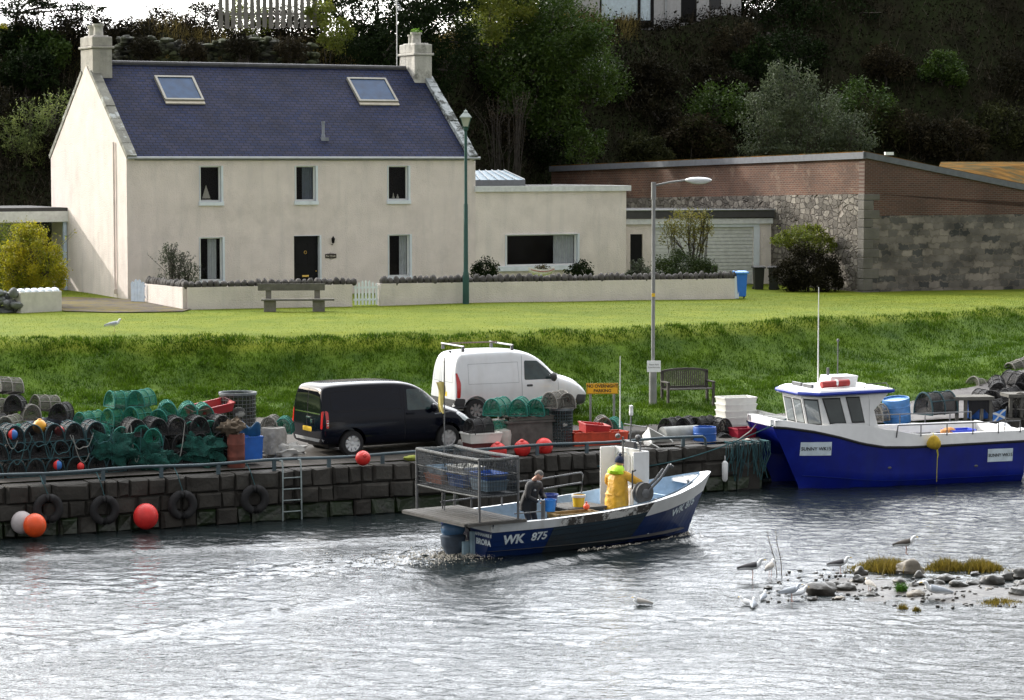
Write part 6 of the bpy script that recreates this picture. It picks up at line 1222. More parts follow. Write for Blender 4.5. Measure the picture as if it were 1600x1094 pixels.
# wheelhouse: plan outline at sill and roof
sill = [(.95, .62), (.95, -.62), (1.35, -1.05), (3.05, -1.12), (3.05, 1.12), (1.35, 1.05)]; ZS, ZT = 1.72, 2.56
def lv(z): k = (z-1.3)/1.3; return [(x-(.36*k if i < 2 else .30*k if i in (2, 5) else .0), y*(1-.03*k)) for i, (x, y) in enumerate(sill)]
m = MB(); lo, hi = lv(1.0), lv(ZT); N = 6
m.add([(x, y, 1.0) for x, y in lo]+[(x, y, ZT) for x, y in hi], [(i, (i+1)%N, N+(i+1)%N, N+i) for i in range(N)]+[tuple(range(N, 2*N))])
m.prism([(3.05, 1.0), (3.75, 1.0), (3.55, 1.30), (3.42, 1.55), (3.18, 2.2), (3.05, 2.4)], -1.13, -1.09, 'y'); m.prism([(3.05, 1.0), (3.75, 1.0), (3.42, 1.55), (3.18, 2.2), (3.05, 2.4)], 1.09, 1.13, 'y'); m.prism([(3.02, 2.0), (3.12, 2.0), (3.85, ZT+.02), (3.02, ZT+.02)], -1.10, -1.06, 'y'); m.prism([(3.02, 2.0), (3.12, 2.0), (3.85, ZT+.02), (3.02, ZT+.02)], 1.06, 1.10, 'y'); wh = m.build('wheelhouse', BWHITE, cat)
def wpane(i, j, u0, u1, z0, z1, slant=0, mat=None, inner=True):
    def pt(u, z, off): L0 = lv(z); a = Vector(L0[i]); b = Vector(L0[j]); d = (b-a); n = Vector((d.y, -d.x)).normalized(); q = a+d*u; nn = n if n.dot(q-Vector((2, 0))) > 0 else -n; q = q+nn*off; return (q.x, q.y, z)
    P = [(u0, z0), (u1-.0, z0), (u1+slant, z1), (u0+slant, z1)]; P = [(u0, z0), (u1, z0), (u1+slant, z1), (u0+slant, z1)] if slant else P
    c = (sum(p[0] for p in P)/4, sum(p[1] for p in P)/4); f = MB(); f.add([pt(u, z, .008) for u, z in P], [(0,1,2,3)]); fo = f.build('window', RUB, wh, fix=False)
    g = MB(); g.add([pt(c[0]+(u-c[0])*.88, c[1]+(z-c[1])*.90, .014) for u, z in P], [(0,1,2,3)]); g.build('pane', mat or BGL, fo, fix=False)
BGL = M('boat_window_glass', (.20, .23, .24), rough=.05, spec=1, var=.25, scale=2); BGD = M('boat_window_dark', (.035, .045, .045), rough=.05, spec=1, var=.3, scale=2)
wpane(0, 1, .06, .47, ZS, 2.40); wpane(0, 1, .53, .96, ZS, 2.40); wpane(1, 2, .10, .92, ZS, 2.42); wpane(2, 3, .14, .50, ZS+.02, 2.46, -.09, BGD); wpane(2, 3, .62, .90, ZS+.04, 2.48, -.10, BGD)
wpane(5, 0, .1, .9, ZS, 2.42); wpane(4, 5, .1, .45, ZS, 2.42, 0, BGD)
ro = [(.45, .72), (.45, -.72), (.95, -1.22), (3.95, -1.20), (3.95, 1.20), (.95, 1.22)]
m = MB(); m.add([(x, y, ZT-.06+.06*(x > 1)) for x, y in ro]+[(x+.12*(x < 1), y*.93, ZT+.12) for x, y in ro]+[(x, y, ZT+.02+.06*(x > 1)) for x, y in ro], [(0,1,2,3,4,5), (6,7,8,9,10,11)]+[(12+i, 12+(i+1)%6, 6+(i+1)%6, 6+i) for i in range(6)]); m.build('roof', BWHITE, wh, fix=False)
m = MB(); m.tube([(x, y, ZT+.02+.04*(x > 1)) for x, y in ro+[ro[0]]], .05, 6); m.build('roof_trim', M('blue_trim', (.015, .04, .33), rough=.35), wh)
m = MB(); m.prism([(1.9, ZT+.1), (3.0, ZT+.1), (3.1, ZT+.42), (2.0, ZT+.42)], -.35, .35, 'y'); m.build('roof_box', BWHITE, wh, bevel=.02)
m = MB(); m.tube([(1.45, -.58, ZT+.22), (2.55, -.58, ZT+.26)], .095, 12); lr = m.build('liferaft', M('liferaft_red', (.30, .02, .02), rough=.6, var=.2), wh, smooth=True)
m = MB(); m.tube([(2.0, -.58, ZT+.26), (2.08, -.58, ZT+.245)], .10, 12); m.build('band', BWHITE, lr)
for y in (-.55, .15): m = MB(); m.box((.95, y, ZT+.20), (.10, .55, .10)); m.build('flood_light', GALV, wh, bevel=.01)
m = MB(); m.tube([(1.75, .1, ZT+.1), (1.75, .1, ZT+2.85)], [.028, .012], 6); m.build('aerial', BWHITE, wh); m = MB(); m.tube([(2.55, .1, ZT+.4), (2.55, .1, ZT+1.35)], .02, 6); m.ball((2.55, .1, ZT+1.37), .05, 8, 6); m.tube([(2.15, .1, ZT+.4), (2.15, .1, ZT+.62)], .05, 8); m.build('aerial', GALV, wh)
for y in (-1.0, .9): m = MB(); m.tube([(2.9, y, ZT+.12), (2.95, y, ZT+.24), (3.8, y, ZT+.26), (3.9, y, ZT+.12)], .018, 5); m.build('roof_rail', GALV, wh)
m = MB(); m.tube([(.9, -.3, 2.4), (.93, .02, 1.95)], .014, 4); m.build('wiper', RUB, wh)
# compact cabin
for o_ in [wh]+KIDS.get(wh.name, [])+[c_ for q_ in KIDS.get(wh.name, []) for c_ in KIDS.get(q_.name, [])]: o_.data.transform(Matrix.Translation((-.32, 0, 0)) @ Matrix.Diagonal((.75, 1, 1, 1)))
# rails, signs and lettering
for sg in (-1, 1):
    m = MB(); m.tube([(x, sg*1.38, 1.68) for x in np.linspace(2.7, LC-.15, 8)], .018, 6); m.tube([(2.7, sg*1.38, 1.68), (2.65, sg*1.38, 1.35)], .018, 6); m.build('hand_rail', GALV, cat)
    for x in (3.4, 4.2, 5.0, 5.8, LC-.15): m = MB(); m.tube([(x, sg*1.38, 1.36), (x, sg*1.38, 1.68)], .016, 6); m.build('stanchion', GALV, cat)
def onhull(px, py): r = ray(px, py); MI = (Matrix.Translation(co_) @ Matrix.Rotation(CA, 4, 'Z')).inverted(); o_ = MI @ Vector((0, 0, CAMZ)); d = MI.to_3x3() @ r; h = cbv.ray_cast(o_, d); return h[0] if h[0] else Vector((1, -1.4, .9))
for (x0, y0, x1, y1, nm) in ((1250, 691, 1299, 712, 'a'), (1543, 701, 1582, 721, 'b')):
    a, b = onhull(x0, (y0+y1)/2), onhull(x1, (y0+y1)/2); zt_, zb_ = onhull((x0+x1)/2, y0).z, onhull((x0+x1)/2, y1).z
    P = [(a.x, -3, zb_), (b.x, -3, zb_), (b.x, -3, zt_), (a.x, -3, zt_)]; s1 = decal('name_board', P, (0, 1, 0), cbv, M('name_board_white', (.60, .70, .76), rough=.5), ch, off=.012, cuts=4)
    textmesh('SUNNY WK15', (b.x-a.x)*.160, INK, s1, Matrix.Translation(((a.x+b.x)/2, -3, (zt_+zb_)/2)) @ Matrix.Rotation(math.pi/2, 4, 'X'), bold=.002, snap=(cbv, (0, 1, 0), .032), xs=.95)
for (px, py) in ((1390, 731), (1525, 728)): q = onhull(px, py); m = MB(); m.ball((q.x, q.y-.005, q.z), (.06, .02, .035), 10, 6); m.build('drain', GALV, ch)
m = MB(); m.ball((LC+.25, .3, 1.05), (.35, .30, .42), 14, 9); m.box((LC+.2, .3, .4), (.25, .18, 1.0)); m.build('outboard', BWHITE, cat, smooth=True); m = MB(); m.ball((LC+.25, -.75, 1.0), (.34, .30, .42), 14, 9); m.box((LC+.2, -.75, .4), (.25, .18, 1.0)); m.build('outboard', BWHITE, cat, smooth=True)
CM = Matrix.Translation(co_) @ Matrix.Rotation(CA, 4, 'Z')
def incat(x, y, z): return CM @ Vector((x, y, z))
t = thing('fender', 'dirty yellow round fender hanging on a rope from the blue hull', 'fender', incat(catx(1459, -1.5, 1.2), -1.56, 1.2)); m = MB(); m.ball((0, 0, 0), (.19, .14, .20), 14, 9, jit=.25); m.build('ball', M('dirty_yellow', (.45, .30, .02), rough=.8, var=.3), t, smooth=True); m = MB(); m.tube([(.08, 0, -.12), (.12, 0, -.35), (.10, -.02, -.45), (.11, .1, -1.1)], [.03, .02, .012, .008], 5); m.tube([(0, 0, .15), (0, .15, .25)], .012, 4); m.build('rope', M('yellow_rope', (.5, .45, .05), rough=.9), t)
t = thing('saltire_flag', 'small blue flag with a white diagonal cross at the stern of the catamaran', 'flag', incat(catx(1571, -1.3, 1.4), -1.3, 1.36), CA); m = MB(); m.tube([(0, 0, 0), (.06, 0, .72)], .012, 5); m.build('staff', GALV, t)
fl = lambda u, v, o_=0: (.05-.42*u, .03*math.sin(6*u)+o_, .66-.27*v-.05*u-.05*u*u)
m = MB(); m.grid(lambda u, v: fl(u, v), 12, 8); fg = m.build('flag', M('flag_blue', (.05, .20, .60), rough=.8), t, smooth=True, fix=False)
m = MB()
for o_ in (-.004, .004):
    m.grid(lambda u, v: fl(u, min(1, max(0, u+(v-.5)*.26)), o_), 12, 1); m.grid(lambda u, v: fl(u, min(1, max(0, 1-u+(v-.5)*.26)), o_*1.3), 12, 1)
m.build('cross', M('flag_white', (.72, .74, .76), rough=.8), fg, fix=False)
crate('fish_box', 'deep blue box on the catamaran after deck', incat(5.0, -.6, 1.0), CA, .8, .5, .42, M('bright_blue_plastic', (.01, .05, .55), rough=.35)); crate('fish_box', 'small grey box on the catamaran deck near the wheelhouse', incat(4.1, -.3, .95), CA, .6, .45, .35, M('grey_box', (.22, .22, .22)))
m = MB(); m.ball((0, 0, 0), (.22, .18, .12), 12, 8, jit=.4); o = m.build('rope_heap', M('orange_rope', (.45, .20, .06), rough=.9, var=.4), smooth=True); tag(o, 'small heap of orange rope on the catamaran deck', 'rope'); o.location = incat(4.6, -.7, 1.38)
bucket('bucket', 'white pail on the catamaran deck beside the handrail', incat(5.5, -.9, 1.0), .17, .40, WPL)
# ================= fishing gear on the quay =================
NGRN = M('green_netting', (.008, .16, .10), rough=.8, var=.3, scale=9, trans=.42); NBLK = M('black_netting', (.010, .010, .011), rough=.8, var=.4, scale=9, trans=.25); NGRY = M('grey_netting', (.11, .105, .09), rough=.9, var=.3, scale=9, trans=.40); NWHT = M('white_netting', (.50, .50, .46), rough=.9, var=.2, trans=.35)
HOOPG = M('green_rope_hoop', (.015, .16, .13), rough=.8, var=.3); HOOPK = M('black_hoop', (.012, .012, .013), rough=.7); HOOPB = M('teal_rope_hoop', (.018, .055, .065), rough=.8, var=.4); HOOPY = M('grey_hoop', (.22, .21, .19), rough=.8)
def creel_proto(kind, nm, fm):
    t = thing('creel', 'x', 'creel', (0, 0, -50)); L_, W_, Hc = .66, .46, .40
    def hoop(x): return [(x, -W_/2, 0)]+[(x, -W_/2*math.cos(q), .06+(Hc-.06)*math.sin(q)) for q in np.linspace(0, math.pi, 12)]+[(x, W_/2, 0)]
    m = MB()
    for y in (-W_/2+.03, -.08, .08, W_/2-.03): m.box((0, y, .01), (L_, .04, .022))
    for x in (-L_/2+.03, 0, L_/2-.03): m.box((x, 0, .032), (.04, W_, .02))
    m.build('base', M('creel_base', (.045, .042, .04), rough=.9), t)
    for x in (-L_/2, 0, L_/2): m = MB(); m.tube(hoop(x), .016, 6); m.tube([hoop(x)[0], hoop(x)[-1]], .014, 5); m.build('hoop', fm, t, smooth=True)
    m = MB()
    for k in (3, 6, 9): a = hoop(-L_/2)[k]; b = hoop(L_/2)[k]; m.tube([a, b], .010, 5)
    m.build('spars', fm, t)
    m = MB(); m.grid(lambda u, v: (lambda p: (-L_/2+L_*u, p[1]*(1-.05*math.sin(2*math.pi*u)**2), p[2]*(1-.06*math.sin(2*math.pi*u)**2)))(hoop(0)[int(round(v*13))]), 8, 13)
    for x, d in ((-L_/2, .12), (L_/2, -.12)):
        h = hoop(x); vs = h+[(x+d*.25, p[1]*.45, .18+(p[2]-.18)*.45) for p in h]+[(x+d, p[1]*.15, .18+(p[2]-.18)*.15) for p in h]; n = len(h); m.add(vs, [(r*n+i, r*n+(i+1)%n, (r+1)*n+(i+1)%n, (r+1)*n+i) for r in range(2) for i in range(n)])
    m.build('net', nm, t, smooth=True, fix=False)
    m = MB(); m.grid(lambda u, v: (.02*math.sin(9*v), -.17+.34*u, .05+.26*v*(1-.4*abs(2*u-1))), 5, 5); m.build('inner_net', nm, t, fix=False)
    return t
CP = dict(green=creel_proto('green', NGRN, HOOPG), black=creel_proto('black', NBLK, HOOPB), dark=creel_proto('dark', NBLK, HOOPK), grey=creel_proto('grey', NGRY, HOOPY))
USED = set()
def creel(kind, p, rz, label, group, tilt=0, roll=0, sc=1.0):
    o = CP[kind]; rot = (roll, tilt, rz)
    if kind not in USED:
        USED.add(kind); o.location = p; o.rotation_euler = rot; o.scale = (sc,)*3; o['label'] = label; o['group'] = group; return o
    return copy_tree(o, p, rot, None, label, group, (sc,)*3)
QZ = rad(26.3)
def qpos(px, w_):                            # a point at distance w_ back from the quay edge seen in column px
    ox, oy = from_sw(0, w_); u = (px-800)/4000; y = (oy-ox*QT.y/QT.x)/(1-u*QT.y/QT.x); return Vector((u*y, y, max(QH, H(u*y, y, False))+.014))
def perp(p, k): return p+Vector((QN.x*k, QN.y*k, 0))
# front wall of dark creels, end on, three high
LV = ['bottom', 'middle', 'top']
gfront = 'dark creels stacked end on along the left of the quay'
xs_ = [-20, 12, 44, 76, 108, 140, 172]
for r in range(3):
    for i, px in enumerate(xs_):
        p = qpos(px+(8 if r == 1 else 0), 1.5+.1*r); p.z += .40*r; 
        if r == 2 and i in (6,): continue
        creel('black', p, QZ+math.pi/2+random.gauss(0, .06), f'teal roped dark creel, {ORD[i]} from the left in the {LV[r]} row of the front stack', gfront, roll=random.gauss(0, .05), sc=1.05)
# dark stack under the green one, seen side on
i = 0
for r in range(3):
    for k, px in enumerate((205, 238, 271, 304, 337)):
        p = qpos(px, 1.5+.12*r); p.z += .40*r; creel('dark', p, QZ+math.pi/2+random.gauss(0, .08), f'black creel, {ORD[k]} from the left in the {LV[r]} row under the green creels', 'black creels under the green ones', sc=1.05)
for r in range(2):
    for k, px in enumerate((215, 255, 295, 330)):
        p = qpos(px, 2.5); p.z += .40*r; creel('dark', p, QZ+math.pi/2+random.gauss(0, .1), f'black creel, {ORD[k]} from the left in the {LV[r]} row of the rear stack', 'black creels in the rear stack', sc=1.05)
# green creels on top: (px, py of the base, distance back, angle)
gl = [(160, 688, 2.3, .9), (195, 690, 2.0, 1.2), (222, 688, 1.7, 1.5), (182, 662, 2.6, .7), (215, 660, 2.4, .9), (250, 664, 2.3, 1.3), (188, 636, 2.7, .5), (222, 634, 2.6, 1.0), (262, 652, 2.5, 1.5), (292, 654, 2.4, 1.5), (318, 656, 2.4, 1.55), (300, 682, 1.9, 1.4), (328, 682, 1.8, 1.5), (240, 694, 1.5, 1.4), (140, 668, 3.0, .7), (206, 714, 1.6, 1.4)]
for k, (px, py, w_, a) in enumerate(gl):
    q = qpos(px, w_); p = PY(px, py, q.y); 
    creel('green', p, QZ+a-.2, f'green netted creel, {ORD[k]} counted along the green stack from its left end', 'green creels heaped on the left quay', tilt=random.gauss(0, .05), roll=random.gauss(0, .06), sc=1.02)
m = MB(); a = qpos(242, 2.2); b = qpos(290, 2.2)
for k in range(26): q = a+(b-a)*random.random(); z = PY(262, 672, q.y).z+random.uniform(-.12, .14); m.tube([(q.x, q.y-.35, z), (q.x+random.uniform(-.1, .1), q.y-.36, z+.06), (q.x+random.uniform(-.2, .2), q.y-.35, z-.1)], .022, 5)
tag(m.build('rope_tangle', M('white_rope', (.50, .50, .46), rough=.9, var=.2)), 'tangle of white rope caught between the green creels', 'rope')
# ropes and hangers in front of the stacks
RTEAL = M('teal_rope', (.03, .09, .10), rough=.9, var=.3); RGRY = M('grey_rope', (.26, .26, .24), rough=.9, var=.3)
for k in range(11):
    px = 10+k*31+random.uniform(-9, 9); a = qpos(px, 1.12); z = a.z+random.uniform(.85, 1.2); m = MB(); dx = random.uniform(-.45, .45); q = qpos(px+dx*60, 1.05); sw_ = random.uniform(.0, .3)
    e_ = random.uniform(.0, .9); m.tube([(a.x+(q.x-a.x)*f, a.y+(q.y-a.y)*f-.03, z-e_*f-(.35+sw_)*4*f*(1-f)*.8) for f in np.linspace(0, 1, 12)], random.choice([.007, .011]), 5)
    tag(m.build('hanging_rope', RTEAL if k % 3 else RGRY), f'{"teal" if k % 3 else "grey"} rope, {ORD[min(k, 15)] if k < 16 else "last"} from the left of those hanging over the creel stacks', 'rope', 'ropes hanging over the creel stacks')
for k in range(6):
    px = 10+k*32; m = MB(); P = [qpos(px+j*2.6, 1.0) for j in range(15)]; m.tube([(p.x, p.y, p.z+.98-.34*abs(math.sin(j*math.pi/14))**.7+.12*math.sin(k*2.1)+.03*math.sin(j)) for j, p in enumerate(P)], .011, 5)
    tag(m.build('draped_rope', RTEAL if k != 3 else RGRY), f'looped rope draped across the front creel stack, {ORD[k]} loop from the left', 'rope', 'ropes looped across the front creels')
TN = M('teal_net_bundle', (.008, .07, .055), rough=.95, var=.5, scale=9, bump=.9, bscale=26, trans=.25)
for k, (px, py, sx, lb) in enumerate(((172, 702, .62, 'crumpled bundle of dark teal netting at the foot of the green creels, left one'), (232, 716, .5, 'crumpled bundle of dark teal netting hanging low in the middle of the stack'), (316, 704, .55, 'crumpled bundle of dark teal netting beside the rust red barrel'))):
    m = MB(); m.ball((0, 0, 0), (sx, .20, .34), 26, 14, jit=1.1, fr=2.6); tag(m.build('net_bundle', TN, smooth=True, fix=False), lb, 'netting').location = PY(px, py, qpos(px, 1.15).y)
# far left heap of grey creels and dark netting
for k, (px, py, w_, a) in enumerate(((12, 612, 4.6, .3), (25, 640, 4.2, 1.1), (2, 645, 4.3, .6), (48, 655, 3.8, 1.4), (18, 672, 3.4, .9), (-10, 670, 3.5, .5), (70, 640, 4.4, .4), (95, 652, 3.8, 1.0), (112, 688, 3.2, .8), (45, 685, 3.0, 1.2))):
    q = qpos(px, w_); creel('grey' if k in (0, 8, 3) else 'dark' if k % 2 else 'grey', PY(px, py+2, q.y), QZ+a, f'old grey brown creel, {ORD[k]} in the jumbled heap at the far left', 'old creels heaped at the far left', tilt=random.gauss(0, .15), roll=random.gauss(0, .15))
creel('green', PY(14, 690, qpos(14, 2.6).y), QZ+.5, 'pale green creel at the far left edge behind the front stack', 'green creels heaped on the left quay')
for k, (px, w_, mt, lb, sx) in enumerate(((85, 4.8, M('navy_wool', (.012, .02, .05), rough=.95, bump=.5), 'dark heap of netting behind the front creels', 1.5), (120, 4.4, M('black_net_heap', (.02, .02, .024), rough=.95, var=.4, bump=.8, bscale=12), 'long black heap of netting against the grass', 1.9), (60, 4.6, M('blue_grey_net_heap', (.06, .07, .10), rough=.95, var=.4, bump=.8, bscale=12), 'blue grey heap of netting and rope at the foot of the bank', 1.3))):
    q = qpos(px, w_); m = MB(); m.ball((0, 0, .22), (sx*.8, .6, .48), 30, 16, jit=.55, fr=2.4); tag(m.build('net_heap', mt, smooth=True), lb, 'netting').location = q+Vector((0, 0, .15))
    m = MB()
# floats
def ballfloat(name, label, p, r, m1, m2=None, ang=0, group=None, cat='buoy', eye=True):
    t = thing(name, label, cat, p, ang, group); m = MB(); m.ball((0, 0, 0), (r, r, r*1.05), 20, 13); m.build('float', m1, t, smooth=True)
    if m2: 
        m = MB(); m.ball((0, 0, 0), (r*1.006, r*1.006, r*1.056), 20, 13); o = m.build('coloured_half', m2, t, smooth=True); bm = bmesh.new(); bm.from_mesh(o.data); bmesh.ops.delete(bm, geom=[v for v in bm.verts if v.co.x < -.001 and True], context='VERTS'); bm.to_mesh(o.data); bm.free()
    if eye: m = MB(); m.lathe([(r*.34, r*.88), (r*.30, r*1.04), (r*.2, r*1.16), (r*.12, r*1.18)], 12); m.build('collar', BLACKP if r > .3 else m1, t, smooth=True)
    return t
FRED = M('float_red', (.62, .025, .02), rough=.45, var=.12, scale=6, col2=(.5, .06, .05), thr=(.5, .8)); FORA = M('float_orange', (.74, .08, .01), rough=.5, var=.15, scale=5, col2=(.5, .10, .03), thr=(.55, .75)); FBLU = M('float_blue', (.03, .14, .42), rough=.4); FYEL = M('float_yellow', (.72, .34, .02), rough=.5, var=.2); FWHT = M('float_white_dull', (.46, .42, .42), rough=.6, var=.1); FPNK = M('float_pink_red', (.64, .025, .022), rough=.5, var=.15, scale=5, col2=(.42, .03, .03), thr=(.52, .75))
def flo(px, py, w_): q = qpos(px, w_); return PY(px, py, q.y)
ballfloat('float', 'orange yellow float on top of the front creel stack', flo(62, 667, 1.7), .17, FYEL); ballfloat('float', 'half red half blue float on the front stack near the left edge', flo(20, 679, 1.3), .12, FPNK, FBLU)
ballfloat('float', 'pink red float on the front creels right of the yellow one', flo(93, 674, 1.6), .12, FPNK); ballfloat('float', 'red over blue float hanging low on the front creels', flo(90, 727, .95), .11, FPNK, FBLU, 0); ballfloat('float', 'small crimson float hanging low beside the red and blue one', flo(126, 729, .95), .09, FPNK)
# big buoys
ballfloat('mooring_buoy', 'dull white round buoy floating behind the orange one', Vector((*from_sw(sw(*edge_at(14))[0], -.30), .40)), .26, FWHT, cat='buoy', eye=False); ballfloat('mooring_buoy', 'bright orange round buoy floating at the lower left of the quay', Vector((*from_sw(sw(*edge_at(28))[0], -.62), .36)), .27, FORA, eye=False)
ballfloat('mooring_buoy', 'large red round buoy floating between the two tyres left of the ladder', Vector((*from_sw(sw(*edge_at(204))[0], -.45), .38)), .30, FPNK, eye=False)
bp0 = ballfloat('buoy', 'red buoy with dark collar hanging on the rail in front of the black van', flo(567, 716, -.12), .19, FRED); bp0.rotation_euler = (1.0, .6, 0)
for k, (px, py, lb) in enumerate(((778, 706, 'left of three red buoys on the quay rail'), (816, 701, 'middle of three red buoys on the quay rail'), (850, 698, 'right of three red buoys on the quay rail with a dark collar facing out'))):
    b_ = ballfloat('buoy', lb, flo(px, py, .45), .235 if k != 1 else .22, FPNK, group='red buoys behind the quay rail'); b_.rotation_euler = (1.4 if k == 2 else .3, 0, -.2)
ballfloat('float', 'small grey float hanging on the rail right of the fishing boat rack', flo(801, 724, -.1), .11, FWHT)
# tubs and barrels left of the van
def tray(label, px, py, w_, rz, sx, sy, sz, mat, group=None, rot=None, name='fish_box'): return crate(name, label, flo(px, py, w_), rz, sx, sy, sz, mat, group, rot=rot)
tray('bright red open tray propped on the green creels', 328, 645, 2.6, QZ, 1.15, .6, .22, REDP, rot=(.15, -.16, QZ+.1))
def wirebin(label, p, r, h, mat, fill=None):
    t = thing('wire_keep', label, 'wire basket', p); m = MB(); n = 26
    for k in range(n): q = 2*math.pi*k/n; m.tube([(r*math.cos(q), r*math.sin(q), 0), (r*math.cos(q), r*math.sin(q), h)], .007, 4, caps=False)
    for z in np.linspace(.03, h-.06, 13): m.tube([(r*math.cos(q), r*math.sin(q), z) for q in np.linspace(0, 2*math.pi, 25)[:-1]], .006, 4, closed=True)
    m.build('mesh', mat, t); m = MB(); m.lathe([(r, h-.03), (r+.03, h-.03), (r+.03, h+.03), (r-.01, h+.03), (r-.02, h-.02)], 26, cap=False); m.build('rim', M('bin_rim', (.14, .16, .17), rough=.7, var=.3), t, smooth=True)
    m = MB(); m.lathe([(r*.96, .02), (r*.97, h*.99)], 26, cap=False); m.build('net_lining', NBLK, t, smooth=True)
    if fill: m = MB(); m.ball((0.05, -r*.6, h*.62), (r*.42, r*.42, r*.35), 14, 9, jit=.3); m.build('net_bundle', fill, t, smooth=True)
    return t
wirebin('tall round wire mesh keep behind the blue barrel', flo(372, 690, 2.9), .46, 1.25, M('grey_wire', (.10, .11, .11), rough=.6), NWHT)
wirebin('round wire keep with the pale creel on top beside the white van', flo(877, 700, 1.3), .30, 1.05, M('blue_grey_wire', (.05, .08, .09), rough=.6), NWHT)
def barrel(label, p, r, h, mat, name='barrel', hoops=True, rot=None):
    t = thing(name, label, 'barrel', p); 
    if rot: t.rotation_euler = rot
    m = MB(); m.lathe([(r*.95, 0), (r, .03), (r, h*.3), (r*1.03, h*.32), (r*1.03, h*.35), (r, h*.37), (r, h*.66), (r*1.03, h*.68), (r*1.03, h*.71), (r, h*.73), (r, h-.03), (r*.97, h), (r*.92, h), (r*.92, h-.05), (.01, h-.05)], 24, cap=False); m.build('drum', mat, t, smooth=35); return t
BLD = M('drum_blue', (.012, .09, .36), rough=.45, var=.15, streak=.25); RUST = M('rusty_red', (.16, .045, .03), rough=.8, var=.35, streak=.5, streakcol=(.05, .02, .015))
barrel('rust red barrel beside the blue tub left of the black van', flo(369, 731, .85), .22, .85, RUST); crate('tub', 'blue plastic tub against the rust red barrel', flo(392, 720, 1.15), QZ, .50, .45, .62, BLU, cat='tub', taper=.9)
m = MB(); m.grid(lambda u, v: (-.3+.62*u, -.05+.12*math.sin(4*u+v), .60-.55*(1-v)*abs(math.sin(2.2*u+.4))+.08*math.sin(9*u)), 14, 8); o = m.build('tarpaulin', M('teal_blue_tarp', (.012, .09, .20), rough=.6, var=.3), smooth=True, fix=False); md = o.modifiers.new('s', 'SOLIDIFY'); md.thickness = .02; tag(o, 'crumpled dark teal tarpaulin over the blue tub', 'tarpaulin').location = flo(388, 700, 1.35)
m = MB(); m.ball((0, 0, 0), (.30, .22, .2), 16, 10, jit=.8, fr=3); tag(m.build('rope_heap', M('brown_rope', (.10, .075, .05), rough=.95, var=.4, bump=.8), smooth=True), 'heap of old brown rope on top of the rust red barrel', 'rope').location = flo(362, 668, .9)
for k, (px, py, a) in enumerate(((424, 674, 1.0), (444, 676, 1.1))): creel('grey' if k == 0 else 'green', flo(px, py, 2.6), QZ+a, ('grey netted creel standing on the grey sacks by the black van', 'faded green creel standing beside the rear lamp of the black van')[k], 'creels behind the black van')
m = MB(); m.lathe([(.36, 0), (.34, .25), (.36, .5), (.30, .66)], 20); tag(m.build('net_sack', M('grey_sack', (.30, .29, .27), rough=.9, var=.3, bump=.7, bscale=8), smooth=True), 'tall grey bundle of netting behind the rear bumper of the black van', 'sack').location = flo(427, 708, 2.2)
m = MB(); m.ball((0, 0, .05), (.50, .26, .20), 24, 12, jit=.9, fr=3); tag(m.build('plastic_sheet', M('pale_sheet', (.46, .45, .42), rough=.5, var=.2, bump=.5), smooth=True), 'crumpled pale plastic sheet on the ground behind the black van', 'sheet').location = flo(442, 708, 2.0)
# behind and right of the vans
tray('white fish box in front of the black van bonnet', 752, 691, 1.0, QZ, .95, .62, .26, WPL); tray('dark red tub under the white fish box', 752, 706, 1.05, QZ, .85, .55, .30, M('dark_red_tub', (.12, .03, .03), rough=.7))
creel('dark', flo(748, 677, 1.0), QZ+.3, 'dark green roped creel lying in the white fish box', 'creels by the black van bonnet'); creel('green', flo(778, 676, 1.4), QZ+.2, 'collapsed green creel beside the white fish box', 'creels by the black van bonnet', sc=.8)
m = MB(); m.box((0, 0, .36), (1.35, .85, .72), taper=.96); m.box((0, 0, .74), (1.42, .92, .05)); tag(m.build('bait_tank', M('grey_tank', (.09, .085, .078), rough=.8, var=.3, streak=.4)), 'dark grey insulated tank carrying the pallet of green creels', 'tank').location = flo(818, 700, 1.6); S.collection.objects[-1].rotation_euler = (0, 0, QZ)
m = MB(); m.lathe([(.0, 0), (.2, .0), (.23, .35), (.20, .48), (.05, .52)], 16); tag(m.build('white_sack', M('dirty_white', (.5, .49, .45), rough=.8, var=.15), smooth=True), 'dirty white rounded cover left of the grey tank', 'cover').location = flo(786, 700, 1.3)
t = thing('pallet', 'wooden pallet lying across the grey tank', 'pallet', flo(822, 655, 1.6), QZ)
for y in (-.35, 0, .35): m = MB(); m.box((0, y, .05), (1.3, .09, .08)); m.build('bearer', OW, t)
m = MB()
for k in range(7): m.box((-.6+.2*k, 0, .105), (.12, .85, .022))
m.build('boards', OW, t)
for k, (px, a) in enumerate(((778, 0), (812, .3), (842, .15))): creel('green', flo(px, 648, 1.5), QZ+math.pi/2-.9+a, ('left of the three bright green creels on the pallet', 'middle of the three bright green creels on the pallet', 'right of the three bright green creels on the pallet')[k], 'green creels on the pallet', sc=1.12)
creel('grey', flo(868, 636, 1.25), QZ+.6, 'pale grey creel, left of the two on the wire keep', 'pale creels on the wire keep', sc=1.05); creel('grey', flo(884, 636, 1.3), QZ+1.2, 'pale grey creel, right of the two on the wire keep', 'pale creels on the wire keep', sc=1.0)
RO = M('orange_red_bin', (.50, .055, .02), rough=.6, var=.2, streak=.3); RR = M('fish_box_red', (.42, .03, .03), rough=.5, var=.15)
for k, (px, lb) in enumerate(((905, 'left of three orange red bins behind the rail'), (932, 'middle of three orange red bins behind the rail'), (959, 'right of three orange red bins behind the rail'))): tray(lb, px, 698-k*.6, 1.3, QZ, .60, .55, .40, RO, group='orange red bins behind the rail')
tray('red fish box tipped on top of the orange red bins', 927, 676, 1.4, QZ, .75, .45, .24, RR, rot=(.1, .12, QZ))
